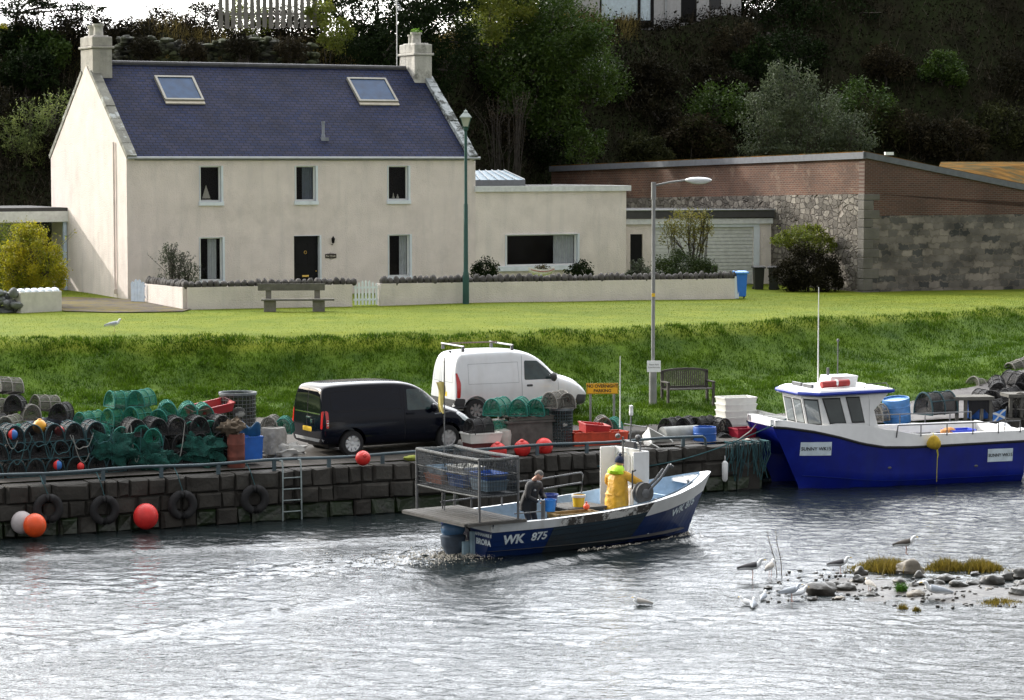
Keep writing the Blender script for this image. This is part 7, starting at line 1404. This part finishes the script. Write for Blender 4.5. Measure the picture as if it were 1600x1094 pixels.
creel('grey', flo(942, 673, 2.4), QZ+1.2, 'grey creel behind the red fish box below the yellow sign', 'loose creels near the yellow sign'); creel('green', flo(957, 676, 2.3), QZ+.9, 'faded green creel behind the red fish box below the yellow sign', 'loose creels near the yellow sign')
m = MB(); m.ball((0, 0, .08), (.8, .4, .18), 24, 12, jit=.7, fr=3); tag(m.build('rope_heap', M('dark_rope', (.04, .038, .035), rough=.95, var=.5, bump=.8), smooth=True), 'dark heap of rope beside the orange red bins', 'rope').location = flo(985, 690, 1.6)
wf = tray('white fish box tipped on its side behind the boat mast', 1022, 700, .9, QZ, .95, .55, .30, WPL, rot=(.9, .45, QZ+.2)); tray('white fish box lying flat left of the tipped one', 985, 702, 1.2, QZ, .8, .5, .24, WPL)
m = MB(); m.tube([(-.55, 0, .28), (.55, 0, .28)], .27, 18); tag(m.build('grey_cylinder', M('pale_grey_drum', (.24, .25, .24), rough=.8, var=.25), smooth=35), 'pale grey drum lying on its side beside the blue drum', 'barrel').location = flo(1062, 697, 1.4); S.collection.objects[-1].rotation_euler = (0, 0, QZ)
barrel('upright blue drum near the end of the quay rail', flo(1101, 701, .95), .315, .60, BLD)
for k, (px, py, w_, a) in enumerate(((1050, 676, 2.0, .2), (1072, 675, 2.0, .5), (1098, 674, 2.1, .1), (1122, 676, 2.0, 1.3), (1128, 700, 1.5, 1.0), (1060, 690, 2.3, .6), (1140, 694, 1.9, .4))): creel('dark', flo(px, py, w_), QZ+a+.3, f'black creel, {ORD[k]} in the heap below the park bench', 'black creels below the park bench', sc=1.05)
# white boxes
for k in range(5): crate('fish_box', f'white fish box, {ORD[k]} from the bottom of the tall stack by the blue bow', flo(1150, 672-k*10.2, 2.5), QZ-.1, .98, .66, .20, WPL, 'white fish boxes stacked by the blue bow', taper=.94)
tray('white fish box leaning against the right of the tall stack', 1192, 672, 2.3, QZ, .85, .6, .5, WPL, rot=(0, .25, QZ), group=None)
tray('dark red fish box half hidden by the blue bow', 1160, 690, 1.3, QZ, .6, .5, .38, M('maroon_box', (.30, .01, .03), rough=.5))
ballfloat('float', 'small cream float at the foot of the dark red box', flo(1168, 692, .7), .12, M('cream_float', (.6, .5, .4)), eye=False)
# blue drums, table and creels on the far right of the track
def gpos(px, py, lift=0): p = hit(px, py, 60); return Vector((p.x, p.y, max(H(p.x, p.y, False), QH)+.02+lift))
barrel('big pale topped blue drum behind the catamaran deck', gpos(1402, 672), .40, .72, M('sky_blue_drum', (.05, .18, .42), rough=.4, var=.2), rot=(.12, -.1, 0)); barrel('blue drum at the foot of the dark table', gpos(1527, 672), .36, .60, BLD)
t = thing('work_table', 'rough dark wooden table on the track at the right', 'table', gpos(1515, 655), rad(8)); sc_ = t.location.y/4000
m = MB(); m.box((0, 0, .62), (66*sc_, .8, .10)); m.build('top', OW, t)
for x in (-26, -12, 14, 28): m = MB(); m.box((x*sc_, -.3, .28), (.09, .09, .62)); m.build('leg', OW, t)
m = MB(); m.grid(lambda u, v: (-.15+.62*u, -.36+.02*math.sin(9*u), .6-.55*v*(.75+.25*math.cos(5*u))), 10, 5); m.build('hanging_sheet', M('black_sheet', (.01, .01, .012), rough=.8), t, fix=False)
t2 = thing('work_table', 'second dark table cut off by the right edge of the picture', 'table', gpos(1600, 655), rad(8)); m = MB(); m.box((0, 0, .62), (66*sc_, .8, .10)); m.build('top', OW, t2)
for x in (-28, -10, 14): m = MB(); m.box((x*sc_, -.3, .28), (.09, .09, .62)); m.build('leg', OW, t2)
k = 0
for (px, py) in ((1528, 612), (1538, 630), (1556, 612), (1566, 592), (1590, 580), (1584, 600), (1572, 628), (1600, 612), (1598, 636), (1550, 646), (1580, 650), (1606, 590)):
    d_ = (82.5 if py < 600 else 80 if py < 615 else 78 if py < 632 else 76.3)+random.uniform(-.3, .3); q = Vector(((px-800)/4000*d_, d_, 0)); creel('dark' if k % 4 else 'grey', PY(px, py+4, q.y), QZ+random.uniform(0, 1.6), f'weathered dark creel, {ORD[k]} in the heap at the far right', 'weathered creels heaped at the far right', tilt=random.gauss(0, .2), roll=random.gauss(0, .2), sc=1.25); k += 1
creel('black', gpos(1462, 664, .2), QZ+.2, 'wide dark net covered creel on the track behind the catamaran', 'creels behind the catamaran', sc=1.6); creel('grey', gpos(1376, 672, .1), QZ+.5, 'grey creel beside the wheelhouse of the catamaran', 'creels behind the catamaran', sc=1.2)
# ---- rail, ladder, tyres, mooring rope
RAILM = M('painted_pipe_rail', (.055, .085, .10), rough=.6, var=.3, scale=3, streak=.3)
t = thing('quay_rail', 'low grey pipe rail running along the edge of the stone quay', 'railing', (*from_sw(0, .12), QH), 0); P = []
sA = sw(*edge_at(-60))[0]; sB = sw(*edge_at(1088))[0]
def lo_(s, w_, z): x, y = from_sw(s, w_); return (x-t.location.x, y-t.location.y, z)
m = MB(); m.tube([lo_(s, .12, .24+.02*math.sin(s*1.7)) for s in np.arange(sA-3, sB, .8)]+[lo_(sB, .12, .24), lo_(sB+.08, .12, .18), lo_(sB+.1, .12, -.02)], .038, 8); m.build('rail_pipe', RAILM, t, smooth=True)
s = sA-3+.4
while s < sB: m = MB(); x0, y0, _ = lo_(s, .12, 0); m.box((x0, y0, .10), (.09, .06, .26), rz=QZ); m.build('rail_post', RAILM, t); s += 1.46
def lad(px): x, y = edge_at(px-17); return sw(x, y)[0]
s0 = lad(443); x, y = from_sw(s0+.24, -.10); t = thing('ladder', 'rusty grey metal ladder fixed to the quay wall', 'ladder', (x, y, 0), QZ); LM = M('ladder_metal', (.26, .31, .31), rough=.6, var=.25, streak=.3)
for sg in (-1, 1): m = MB(); m.tube([(sg*.24, .25, QH+.22), (sg*.24, .05, QH+.24), (sg*.24, 0, QH+.05), (sg*.25, 0, .0-.1)], .022, 6); m.build('stile', LM, t, smooth=True)
for k in range(4): m = MB(); m.tube([(-.24, 0, .22+.28*k), (.24, 0, .22+.28*k)], .016, 6); m.build('rung', LM, t, smooth=True)
for k, (px, py, lb) in enumerate(((75, 795, 'black tyre fender behind the orange buoy on the quay wall'), (163, 797, 'black tyre fender left of the big red buoy'), (285, 789, 'black tyre fender right of the big red buoy'), (398, 780, 'black tyre fender just left of the ladder'))):
    x, y = from_sw(lad(px), -.14); z = PY(px, py, y).z; o_ = MB(); o_.tube([(.27*math.cos(q), 0, .27*math.sin(q)) for q in np.linspace(0, 2*math.pi, 25)[:-1]], .10, 10, closed=True); tg = thing('tyre_fender', lb, 'tyre', (x, y, z), QZ, 'tyre fenders on the quay wall'); o_.build('tyre', TYRE, tg, smooth=True); m = MB(); m.tube([(0, -.02, .33), (-.1, .02, QH-z+.02), (-.12, .25, QH-z+.2)], .012, 5); m.build('rope', RTEAL, tg)
P1 = PY(868, 712, qpos(868, .1).y); P2 = PY(1000, 735, 66.0); P3 = incat(-.35, -.75, 1.9); m = MB()
pts = [P1+(P3-P1)*f+Vector((0, 0, -.85*4*f*(1-f)*(.55+.45*(1-f)))) for f in np.linspace(0, 1, 24)]; m.tube(pts, .018, 5); tag(m.build('mooring_rope', RTEAL), 'long pale mooring rope sagging from the quay rail to the blue bow', 'rope')
m = MB(); a = incat(-.35, .7, 1.9); b = Vector((*from_sw(sB+1.2, .3), QH+.05)); m.tube([a, (a+b)/2-Vector((0, 0, .1)), b], .018, 5); tag(m.build('mooring_rope', RGRY), 'short grey mooring rope from the blue bow down to the quay corner', 'rope')
m = MB(); m.tube([(0, 0, .28), (0, 0, .42)], .012); m.lathe([(.03, -.28), (.08, -.22), (.085, .22), (.03, .28)], 14); tag(m.build('sausage_fender', BWHITE, smooth=True), 'white sausage fender hanging on the quay wall right of the fishing boat bow', 'fender').location = Vector((*from_sw(sB+.55, -.14), .55))
for k in range(5):
    m = MB(); s = sB+.8+.28*k; 
    for j in range(9): x, y = from_sw(s+random.gauss(0, .12), -.06-.05*random.random()); m.tube([(x, y, QH+.05), (x+random.gauss(0, .05), y-.04, QH-.3), (x+random.gauss(0, .1), y-.02, QH-random.uniform(.5, 1.0))], .010, 4)
    m.tube([(*from_sw(s, .3), QH+.04), (*from_sw(s+.05, -.08), QH+.03)], .03, 5); tag(m.build('frayed_netting', HOOPB if k % 2 else RTEAL), f'{ORD[k]} bunch of frayed teal netting hanging over the quay corner by the blue bow', 'netting', 'frayed netting at the quay corner')
m = MB(); x, y = from_sw(lad(650), .5); 
for k in range(3): m.ball((random.gauss(0, .12), random.gauss(0, .1), .05), (.14, .1, .07), 10, 7, jit=.6)
tag(m.build('rope_heap', M('green_yellow_rope', (.25, .28, .05), rough=.9, var=.4), smooth=True), 'small heap of green and yellow rope on the quay edge', 'rope').location = (x, y, QH+.02)
# ================= stones, weed and birds in the shallows =================
MUD = M('river_gravel', (.05, .045, .04), rough=.5, var=.5, scale=6, bump=.8, bscale=14, col2=(.10, .095, .085), thr=(.5, .65), spec=.4)
m = MB()
def mudp(u, v): px = 1195+480*u; py = 948-52*v-6*math.sin(7*u); q = PZ(px, py, 0); e = math.sin(math.pi*v)*min(1, u*4)*1.0; return (q.x, q.y, -.07+.105*e+.05*noise.noise(Vector((q.x*1.7, q.y*1.7, 3))))
m.grid(mudp, 90, 30); tag(m.build('gravel_bar', MUD, smooth=True, fix=False), kind='structure')
STN = M('wet_stone', (.04, .035, .028), rough=.4, var=.4, scale=5, bump=.6, bscale=14, spec=.6, col2=(.03, .03, .025), thr=(.45, .6)); STP = M('pale_stone', (.16, .14, .11), rough=.6, var=.2, scale=4, bump=.4, bscale=14)
st = [(1283, 922, .34, .20, 0), (1323, 917, .20, .12, 0), (1340, 905, .16, .12, 0), (1306, 913, .14, .10, 0), (1420, 889, .29, .19, 1), (1405, 907, .16, .11, 0), (1425, 912, .11, .08, 0), (1430, 927, .20, .11, 1), (1447, 908, .2, .08, 0), (1477, 902, .19, .11, 0), (1466, 908, .14, .07, 0), (1498, 912, .18, .10, 0), (1520, 908, .17, .08, 0), (1550, 906, .26, .14, 0), (1573, 900, .18, .13, 0), (1592, 897, .2, .14, 0), (1598, 908, .16, .08, 0), (1524, 893, .10, .06, 0), (1545, 917, .09, .05, 1), (1590, 925, .2, .12, 0), (1345, 893, .15, .13, 0), (1200, 914, .10, .05, 0), (1232, 922, .12, .05, 0), (1357, 925, .2, .06, 0), (1270, 932, .1, .05, 0), (1385, 915, .12, .07, 0), (1312, 930, .11, .05, 1), (1436, 896, .12, .09, 0), (1480, 925, .12, .05, 0)]
for k, (px, py, r, h, c) in enumerate(st):
    q = PZ(px, py+6, 0); m = MB(); m.ball((0, 0, h*.35), (r, r*.75, h), 16, 10, jit=.55, fr=1.4); o = m.build('stone', STP if c else STN, smooth=60); o.location = (q.x, q.y, 0); o.rotation_euler = (0, 0, random.uniform(-.5, .5))
    near = 'the gulls' if px < 1380 else 'the grasses'
    tag(o, f'{"large" if r > .24 else "middling" if r > .15 else "small"} {"pale" if c else "dark"} stone near {near}, {ORD[sorted(range(len(st)), key=lambda q_: st[q_][0]).index(k) % 15]} in the {"left" if sorted(range(len(st)), key=lambda q_: st[q_][0]).index(k) < 15 else "right"} half of the shoal', 'stone', 'stones on the gravel shoal')
m = MB(); Pp = []
for k in range(240): u, v = random.random(), random.random(); q = mudp(u, v); Pp.append(q); m.ball((q[0], q[1], max(.0, q[2])+.01), (random.uniform(.02, .06), random.uniform(.02, .05), random.uniform(.012, .035)), 6, 4, jit=.4)
tag(m.build('pebbles', STN, smooth=True), kind='stuff')
for k, (px, py, wd, h, n, lb) in enumerate(((1385, 888, .85, .20, 2600, 'low green brown tussock of weed under the dark backed gull'), (1480, 888, .50, .20, 1500, 'green tuft of shoal grass with dry stems right of the pale boulder'), (1530, 888, .62, .19, 1600, 'golden brown tuft of shoal grass at the back of the shoal'), (1408, 925, .14, .2, 260, 'small bright green tuft in front of the pale boulder'), (1410, 950, .14, .10, 120, 'tiny golden weed tuft in the shallows below the shoal'), (1432, 953, .1, .10, 90, 'tiny orange weed tuft in the shallows below the shoal'), (1565, 940, .5, .08, 500, 'dull brown weed patch at the lower right of the shoal'))):
    q = PZ(px, py+2, 0); P = np.stack([rng.normal(0, wd*.42, n), rng.normal(0, wd*.25, n), np.zeros(n)+.0, np.ones(n)], 1); P[:, 3] = np.exp(-(P[:, 0]/wd)**2*1.5); o = blades('weed_tuft', P, h, leafmat('weed%d' % k, (.045, .045, .006) if k != 3 else (.02, .07, .01), (.26, .19, .03) if k != 3 else (.08, .18, .02), tl=.35), .014); del o['kind']; tag(o, lb, 'grass tuft'); o.location = (q.x, q.y, .0)
t = thing('dead_stems', 'two thin dead plant stems standing in the shallows among the gulls', 'plant', PZ(1216, 898, 0)); m = MB()
for (x0, dx, h) in ((-.03, -.20, .98), (.07, -.12, 1.0)):
    P = [(x0+dx*f+.02*math.sin(6*f), 0, h*f) for f in np.linspace(0, 1, 12)]; m.tube(P, [.010*(1-.6*i/11) for i in range(12)], 4)
    for i in range(3, 11): m.tube([P[i], (P[i][0]+random.choice((-1, 1))*.05, 0, P[i][2]+.04)], .005, 3)
m.build('stems', M('dead_stem', (.05, .035, .025), rough=.9), t)
def at(px, py): q = PZ(px, py, 0); return Vector((q.x, q.y, .0))
gull('black backed gull standing at the far left of the shoal', at(1175, 905), rad(0), .60, back=GD_); gull('brown flecked pale gull standing beside the dead stems', at(1203, 902), rad(60), .50, back=GM_)
gull('grey gull standing in the shallows, the nearer of an overlapping pair', at(1236, 940), rad(5), .50, back=GG_, body=M('shaded_blue_white', (.55, .60, .68), rough=.8)); gull('pale gull sitting half behind the standing grey gull', at(1248, 936), rad(20), .48, back=GW_, sit=True)
gull('small white gull swimming left of the standing grey gull', at(1193, 937)-Vector((0, 0, .05)), rad(70), .42, back=GG_, sit=True); gull('small white gull swimming at the lower left of the group', at(1177, 949)-Vector((0, 0, .05)), rad(80), .42, back=GG_, sit=True); gull('pale gull with tail raised just behind the lower left swimming gull', at(1168, 946)-Vector((0, 0, .05)), rad(150), .42, back=GW_, sit=True)
gull('dark backed gull standing on the stones left of the first tussock', at(1312, 899)+Vector((0, 0, .03)), rad(-5), .52, back=GD_); gull('dark backed gull standing on the green brown tussock', at(1415, 873)+Vector((0, 0, .10)), rad(5), .56, back=M('brown_black_feathers', (.05, .042, .035), rough=.8, var=.3, scale=20))
gull('large pale grey gull sitting on the front edge of the shoal facing left', at(1462, 935), rad(178), .66, back=GG_, sit=True); gull('white and dark gull preening in the middle of the shoal', at(1359, 928), rad(115), .46, back=GM_, tuck=True)
gull('lone mottled gull floating in open water with its head tucked', at(1001, 946)-Vector((0, 0, .04)), rad(175), .46, back=GM_, sit=True, tuck=True)
# ================= people =================
def skin(name, J, E, mat, parent, root, sub=2):
    me = bpy.data.meshes.new(name); bm = bmesh.new(); lay = bm.verts.layers.skin.verify(); V = {}
    for k, (p, r) in J.items():
        v = bm.verts.new(p); v[lay].radius = (r, r) if not isinstance(r, tuple) else r; v[lay].use_root = (k == root); V[k] = v
    for a, b in E: bm.edges.new((V[a], V[b]))
    bm.to_mesh(me); bm.free(); o = bpy.data.objects.new(name, me); link(o); o.modifiers.new('s', 'SKIN').use_smooth_shade = True; s = o.modifiers.new('u', 'SUBSURF'); s.levels = sub; s.render_levels = sub; baked(o)
    o.data.materials.clear(); o.data.materials.append(mat)
    for p in o.data.polygons: p.use_smooth = True
    if parent: adopt(o, parent)
    return o
SKN = M('skin', (.50, .27, .19), rough=.6, var=.08); OIL = M('yellow_oilskin', (.62, .33, .018), rough=.5, var=.22, scale=5, bump=1, bscale=7, col2=(.40, .23, .03), thr=(.52, .75)); LIME = M('lime_hood', (.42, .72, .01), rough=.6, var=.12, bump=.4, bscale=12); NAVW = M('navy_wool', (.012, .02, .05), rough=.95, bump=.5); DKC = M('black_jacket', (.008, .008, .010), rough=.7, var=.3, bump=.4, bscale=10); GHR = M('grey_hair', (.16, .15, .14), rough=.9, var=.4, scale=30, bump=.6); GLV = M('blue_glove', (.03, .09, .35), rough=.7); DKT = M('dark_trousers', (.015, .018, .03), rough=.8)
def hand(parent, wrist, d, mat, side=1, curl=.6, s=1.0, name='hand'):
    # palm and five fingers growing from the wrist along direction d
    d = Vector(d).normalized(); up = Vector((0, 0, 1)); a = d.cross(up).normalized()*side; n = a.cross(d).normalized()*side; W_ = Vector(wrist); J = {'w': (W_, .026*s), 'p': (W_+d*.05*s, .030*s), 'k': (W_+d*.085*s, .028*s)}; E = [('w', 'p'), ('p', 'k')]
    for i, (o_, L_) in enumerate(((-.030, .070), (-.010, .082), (.010, .076), (.029, .060))):
        b = W_+d*.095*s+a*o_*s; J[f'a{i}'] = (b, .0105*s); c = b+(d*.62-n*curl*.5)*L_*.5*s; J[f'b{i}'] = (c, .0095*s); e = c+(d*.2-n*(curl+.3))*L_*.5*s; J[f'c{i}'] = (e, .008*s); E += [('k', f'a{i}'), (f'a{i}', f'b{i}'), (f'b{i}', f'c{i}')]
    b = W_+d*.035*s-a*.032*s; J['t0'] = (b, .012*s); J['t1'] = (b+(d*.6-a*.6-n*.2)*.04*s, .011*s); J['t2'] = (b+(d*1.1-a*.7-n*.6)*.055*s, .009*s); E += [('p', 't0'), ('t0', 't1'), ('t1', 't2')]
    return skin(name, J, E, mat, parent, 'w', 1)
def head(parent, c, fwd, tilt=0, hair=None, s=1.0):
    m = MB(); T = Matrix.Translation(c) @ Matrix.Rotation(math.atan2(fwd[1], fwd[0]), 4, 'Z') @ Matrix.Rotation(tilt, 4, 'Y')
    def P(u, v):
        a = math.pi*u; q = 2*math.pi*v; x, y, z = math.sin(a)*math.cos(q), math.sin(a)*math.sin(q), math.cos(a)
        rx = .098-.012*max(0, -z)*(x < 0); face = max(0, x)**6*(1 if abs(z) < .8 else 0); nose = .026*math.exp(-((z+.12)/.16)**2-(y/.16)**2)*(x > 0); brow = .006*math.exp(-((z-.18)/.08)**2)*(x > .5); eye = -.008*math.exp(-((z-.05)/.09)**2-((abs(y)-.36)/.15)**2)*(x > .4); lip = .006*math.exp(-((z+.48)/.06)**2-(y/.25)**2)*(x > 0); chin = .01*math.exp(-((z+.8)/.15)**2)*(x > 0)
        return (x*rx+nose+brow+eye+lip+chin, y*(.076-.016*max(0, -z)), z*.118)
    m.grid(lambda u, v: tuple(Vector(P(u, v))*s), 22, 28, T=T)
    for sg in (-1, 1): m.ball((-.005, sg*.078*s, -.005), (.018*s, .009*s, .030*s), 8, 6, T=T)
    m.tube([(-.015, 0, -.07*s), (-.03, 0, -.19*s)], [.052*s, .058*s], 12, T=T)
    o = m.build('head', SKN, parent, smooth=True, fix=False)
    e = MB()
    for sg in (-1, 1): e.ball((.082*s, sg*.029*s, .006), .010*s, 8, 6, T=T)
    e.build('eyes', BLACKP, o)
    if hair:
        h = MB(); h.grid(lambda u, v: (lambda q: (q[0]*1.10-.006-.012*u, q[1]*1.12, q[2]*1.08+.006))(P(u*(.62 if .28 < v < .72 else .34), v)), 12, 30, T=T); h.build('hair', hair, parent, smooth=True, fix=False)
    return T
def lathe_xy(m, rings, n=30):                # rings: (x, y, z, rx, ry)
    vs = []
    for i, (x, y, z, a, b) in enumerate(rings):
        for k in range(n): q = 2*math.pi*k/n; f = 1+.06*math.sin(3*q+i*1.3)+.05*math.sin(7*q+i*.6); vs.append((x+a*math.cos(q)*f, y+b*math.sin(q)*f, z))
    m.add(vs, [(i*n+k, i*n+(k+1)%n, (i+1)*n+(k+1)%n, (i+1)*n+k) for i in range(len(rings)-1) for k in range(n)]+[tuple(range(n))[::-1], tuple((len(rings)-1)*n+k for k in range(n))])
# helmsman in oilskins, seen from behind, right hand forward on the hauler; local +x faces away to the right
pr = thing('person', 'person in a yellow oilskin coat with lime hood and navy bobble hat working the hauler', 'person', inboat(3.95, -.35, .15), rad(50))
bodyJ = {'pel': ((0, 0, .92), .13), 'hl': ((0, .10, .88), .10), 'hr': ((0, -.10, .88), .10), 'kl': ((.03, .11, .47), .065), 'kr': ((.02, -.11, .47), .065), 'al': ((-.02, .11, .09), .045), 'ar': ((-.03, -.11, .09), .045), 'tl': ((.12, .12, .05), .035), 'tr': ((.11, -.12, .05), .035), 'sp': ((.0, 0, 1.15), .13), 'ch': ((.03, 0, 1.36), .15), 'nk': ((.06, 0, 1.52), .06), 'sl': ((.03, .19, 1.43), .075), 'sr': ((.03, -.19, 1.43), .075), 'el': ((.08, .30, 1.19), .05), 'er': ((.22, -.34, 1.27), .05), 'wl': ((.28, .26, 1.10), .035), 'wr': ((.46, -.42, 1.20), .035)}
bodyE = [('pel', 'hl'), ('pel', 'hr'), ('hl', 'kl'), ('hr', 'kr'), ('kl', 'al'), ('kr', 'ar'), ('al', 'tl'), ('ar', 'tr'), ('pel', 'sp'), ('sp', 'ch'), ('ch', 'nk'), ('ch', 'sl'), ('ch', 'sr'), ('sl', 'el'), ('sr', 'er'), ('el', 'wl'), ('er', 'wr')]
skin('body', bodyJ, bodyE, M('green_waders', (.05, .10, .14), rough=.6), pr, 'pel')
coJ = {'c0': ((.03, 0, 1.36), .21), 'c1': ((.0, 0, 1.15), .205), 'c2': ((-.01, 0, .95), .21), 'sl': ((.03, .22, 1.42), .12), 'sr': ((.03, -.22, 1.42), .12), 'el': ((.08, .34, 1.19), .10), 'er': ((.22, -.37, 1.28), .095), 'wl': ((.27, .27, 1.11), .066), 'wr': ((.43, -.41, 1.21), .064), 'c9': ((.05, 0, 1.47), .11)}
skin('coat', coJ, [('c0', 'c1'), ('c1', 'c2'), ('c0', 'sl'), ('c0', 'sr'), ('sl', 'el'), ('sr', 'er'), ('el', 'wl'), ('er', 'wr'), ('c0', 'c9')], OIL, pr, 'c1')
m = MB(); lathe_xy(m, [(.0, 0, .55, .24, .29), (.0, 0, .62, .245, .295), (0, 0, .80, .235, .285), (0, 0, 1.0, .21, .265), (.01, 0, 1.18, .19, .25), (.02, 0, 1.32, .17, .25), (.03, 0, 1.42, .14, .21)]); m.build('coat_skirt', OIL, pr, smooth=True)
m = MB(); lathe_xy(m, [(.03, 0, 1.42, .11, .14), (.0, 0, 1.45, .17, .22), (-.03, 0, 1.52, .17, .20), (-.01, 0, 1.59, .14, .155), (.03, 0, 1.63, .10, .11)]); m.build('hood', LIME, pr, smooth=True)
head(pr, (.10, 0, 1.68), (1, -.3), .25)
m = MB(); Th = Matrix.Translation((.09, 0, 1.71)) @ Matrix.Rotation(.2, 4, 'Y'); m.lathe([(.108, -.03), (.112, .0), (.108, .05), (.085, .10), (.045, .135), (.005, .145)], 18, T=Th); m.ball((0, 0, .165), .038, 10, 7, jit=.3, T=Th); m.build('bobble_hat', NAVW, pr, smooth=True)
hand(pr, (.50, -.43, 1.195), (.95, -.15, -.05), GLV, -1, .7, 1.15, 'glove'); hand(pr, (.31, .25, 1.09), (.9, -.3, -.1), GLV, 1, .7, 1.15, 'glove')
# person bending over in black
p2 = thing('person', 'grey haired person in a black jacket looking down beside the stern rack', 'person', inboat(1.75, .0, .15), rad(-35))
bJ = {'pel': ((-.06, 0, .86), .13), 'hl': ((-.06, .10, .82), .10), 'hr': ((-.06, -.10, .82), .10), 'kl': ((.06, .12, .45), .068), 'kr': ((.05, -.12, .45), .068), 'al': ((-.02, .12, .09), .048), 'ar': ((-.03, -.12, .09), .048), 'tl': ((.12, .13, .05), .036), 'tr': ((.11, -.13, .05), .036), 'sp': ((.0, 0, 1.06), .13), 'ch': ((.09, 0, 1.25), .15), 'nk': ((.17, 0, 1.39), .06), 'sl': ((.10, .20, 1.31), .075), 'sr': ((.10, -.20, 1.31), .075), 'el': ((.12, .29, 1.05), .05), 'er': ((.13, -.29, 1.05), .05), 'wl': ((.33, .17, .93), .035), 'wr': ((.34, -.15, .93), .035)}
skin('body', bJ, bodyE, DKT, p2, 'pel')
skin('jacket', {'c0': ((.09, 0, 1.25), .185), 'c1': ((.01, 0, 1.05), .175), 'c2': ((-.05, 0, .86), .175), 'sl': ((.10, .20, 1.31), .098), 'sr': ((.10, -.20, 1.31), .098), 'el': ((.12, .30, 1.05), .074), 'er': ((.13, -.30, 1.05), .074), 'wl': ((.31, .18, .94), .054), 'wr': ((.32, -.16, .94), .054), 'c9': ((.15, 0, 1.36), .10)}, [('c0', 'c1'), ('c1', 'c2'), ('c0', 'sl'), ('c0', 'sr'), ('sl', 'el'), ('sr', 'er'), ('el', 'wl'), ('er', 'wr'), ('c0', 'c9')], DKC, p2, 'c1')
m = MB(); lathe_xy(m, [(-.06, 0, .70, .19, .22), (-.05, 0, .85, .19, .22), (.0, 0, 1.02, .165, .205), (.06, 0, 1.18, .15, .21), (.10, 0, 1.30, .12, .19)]); m.build('jacket_hem', DKC, p2, smooth=True)
head(p2, (.25, 0, 1.52), (1, 0), .75, GHR)
m = MB(); m.prism([(-.03, 0), (.03, .01), (.02, .05), (-.02, .05)], -.005, .005, 'y', T=Matrix.Translation((.225, -.13, 1.17))); m.build('jacket_logo', M('logo_white', (.5, .52, .52)), p2)
hand(p2, (.35, .16, .92), (.8, -.4, -.3), SKN, 1, .8); hand(p2, (.36, -.14, .92), (.8, .4, -.3), SKN, -1, .8)
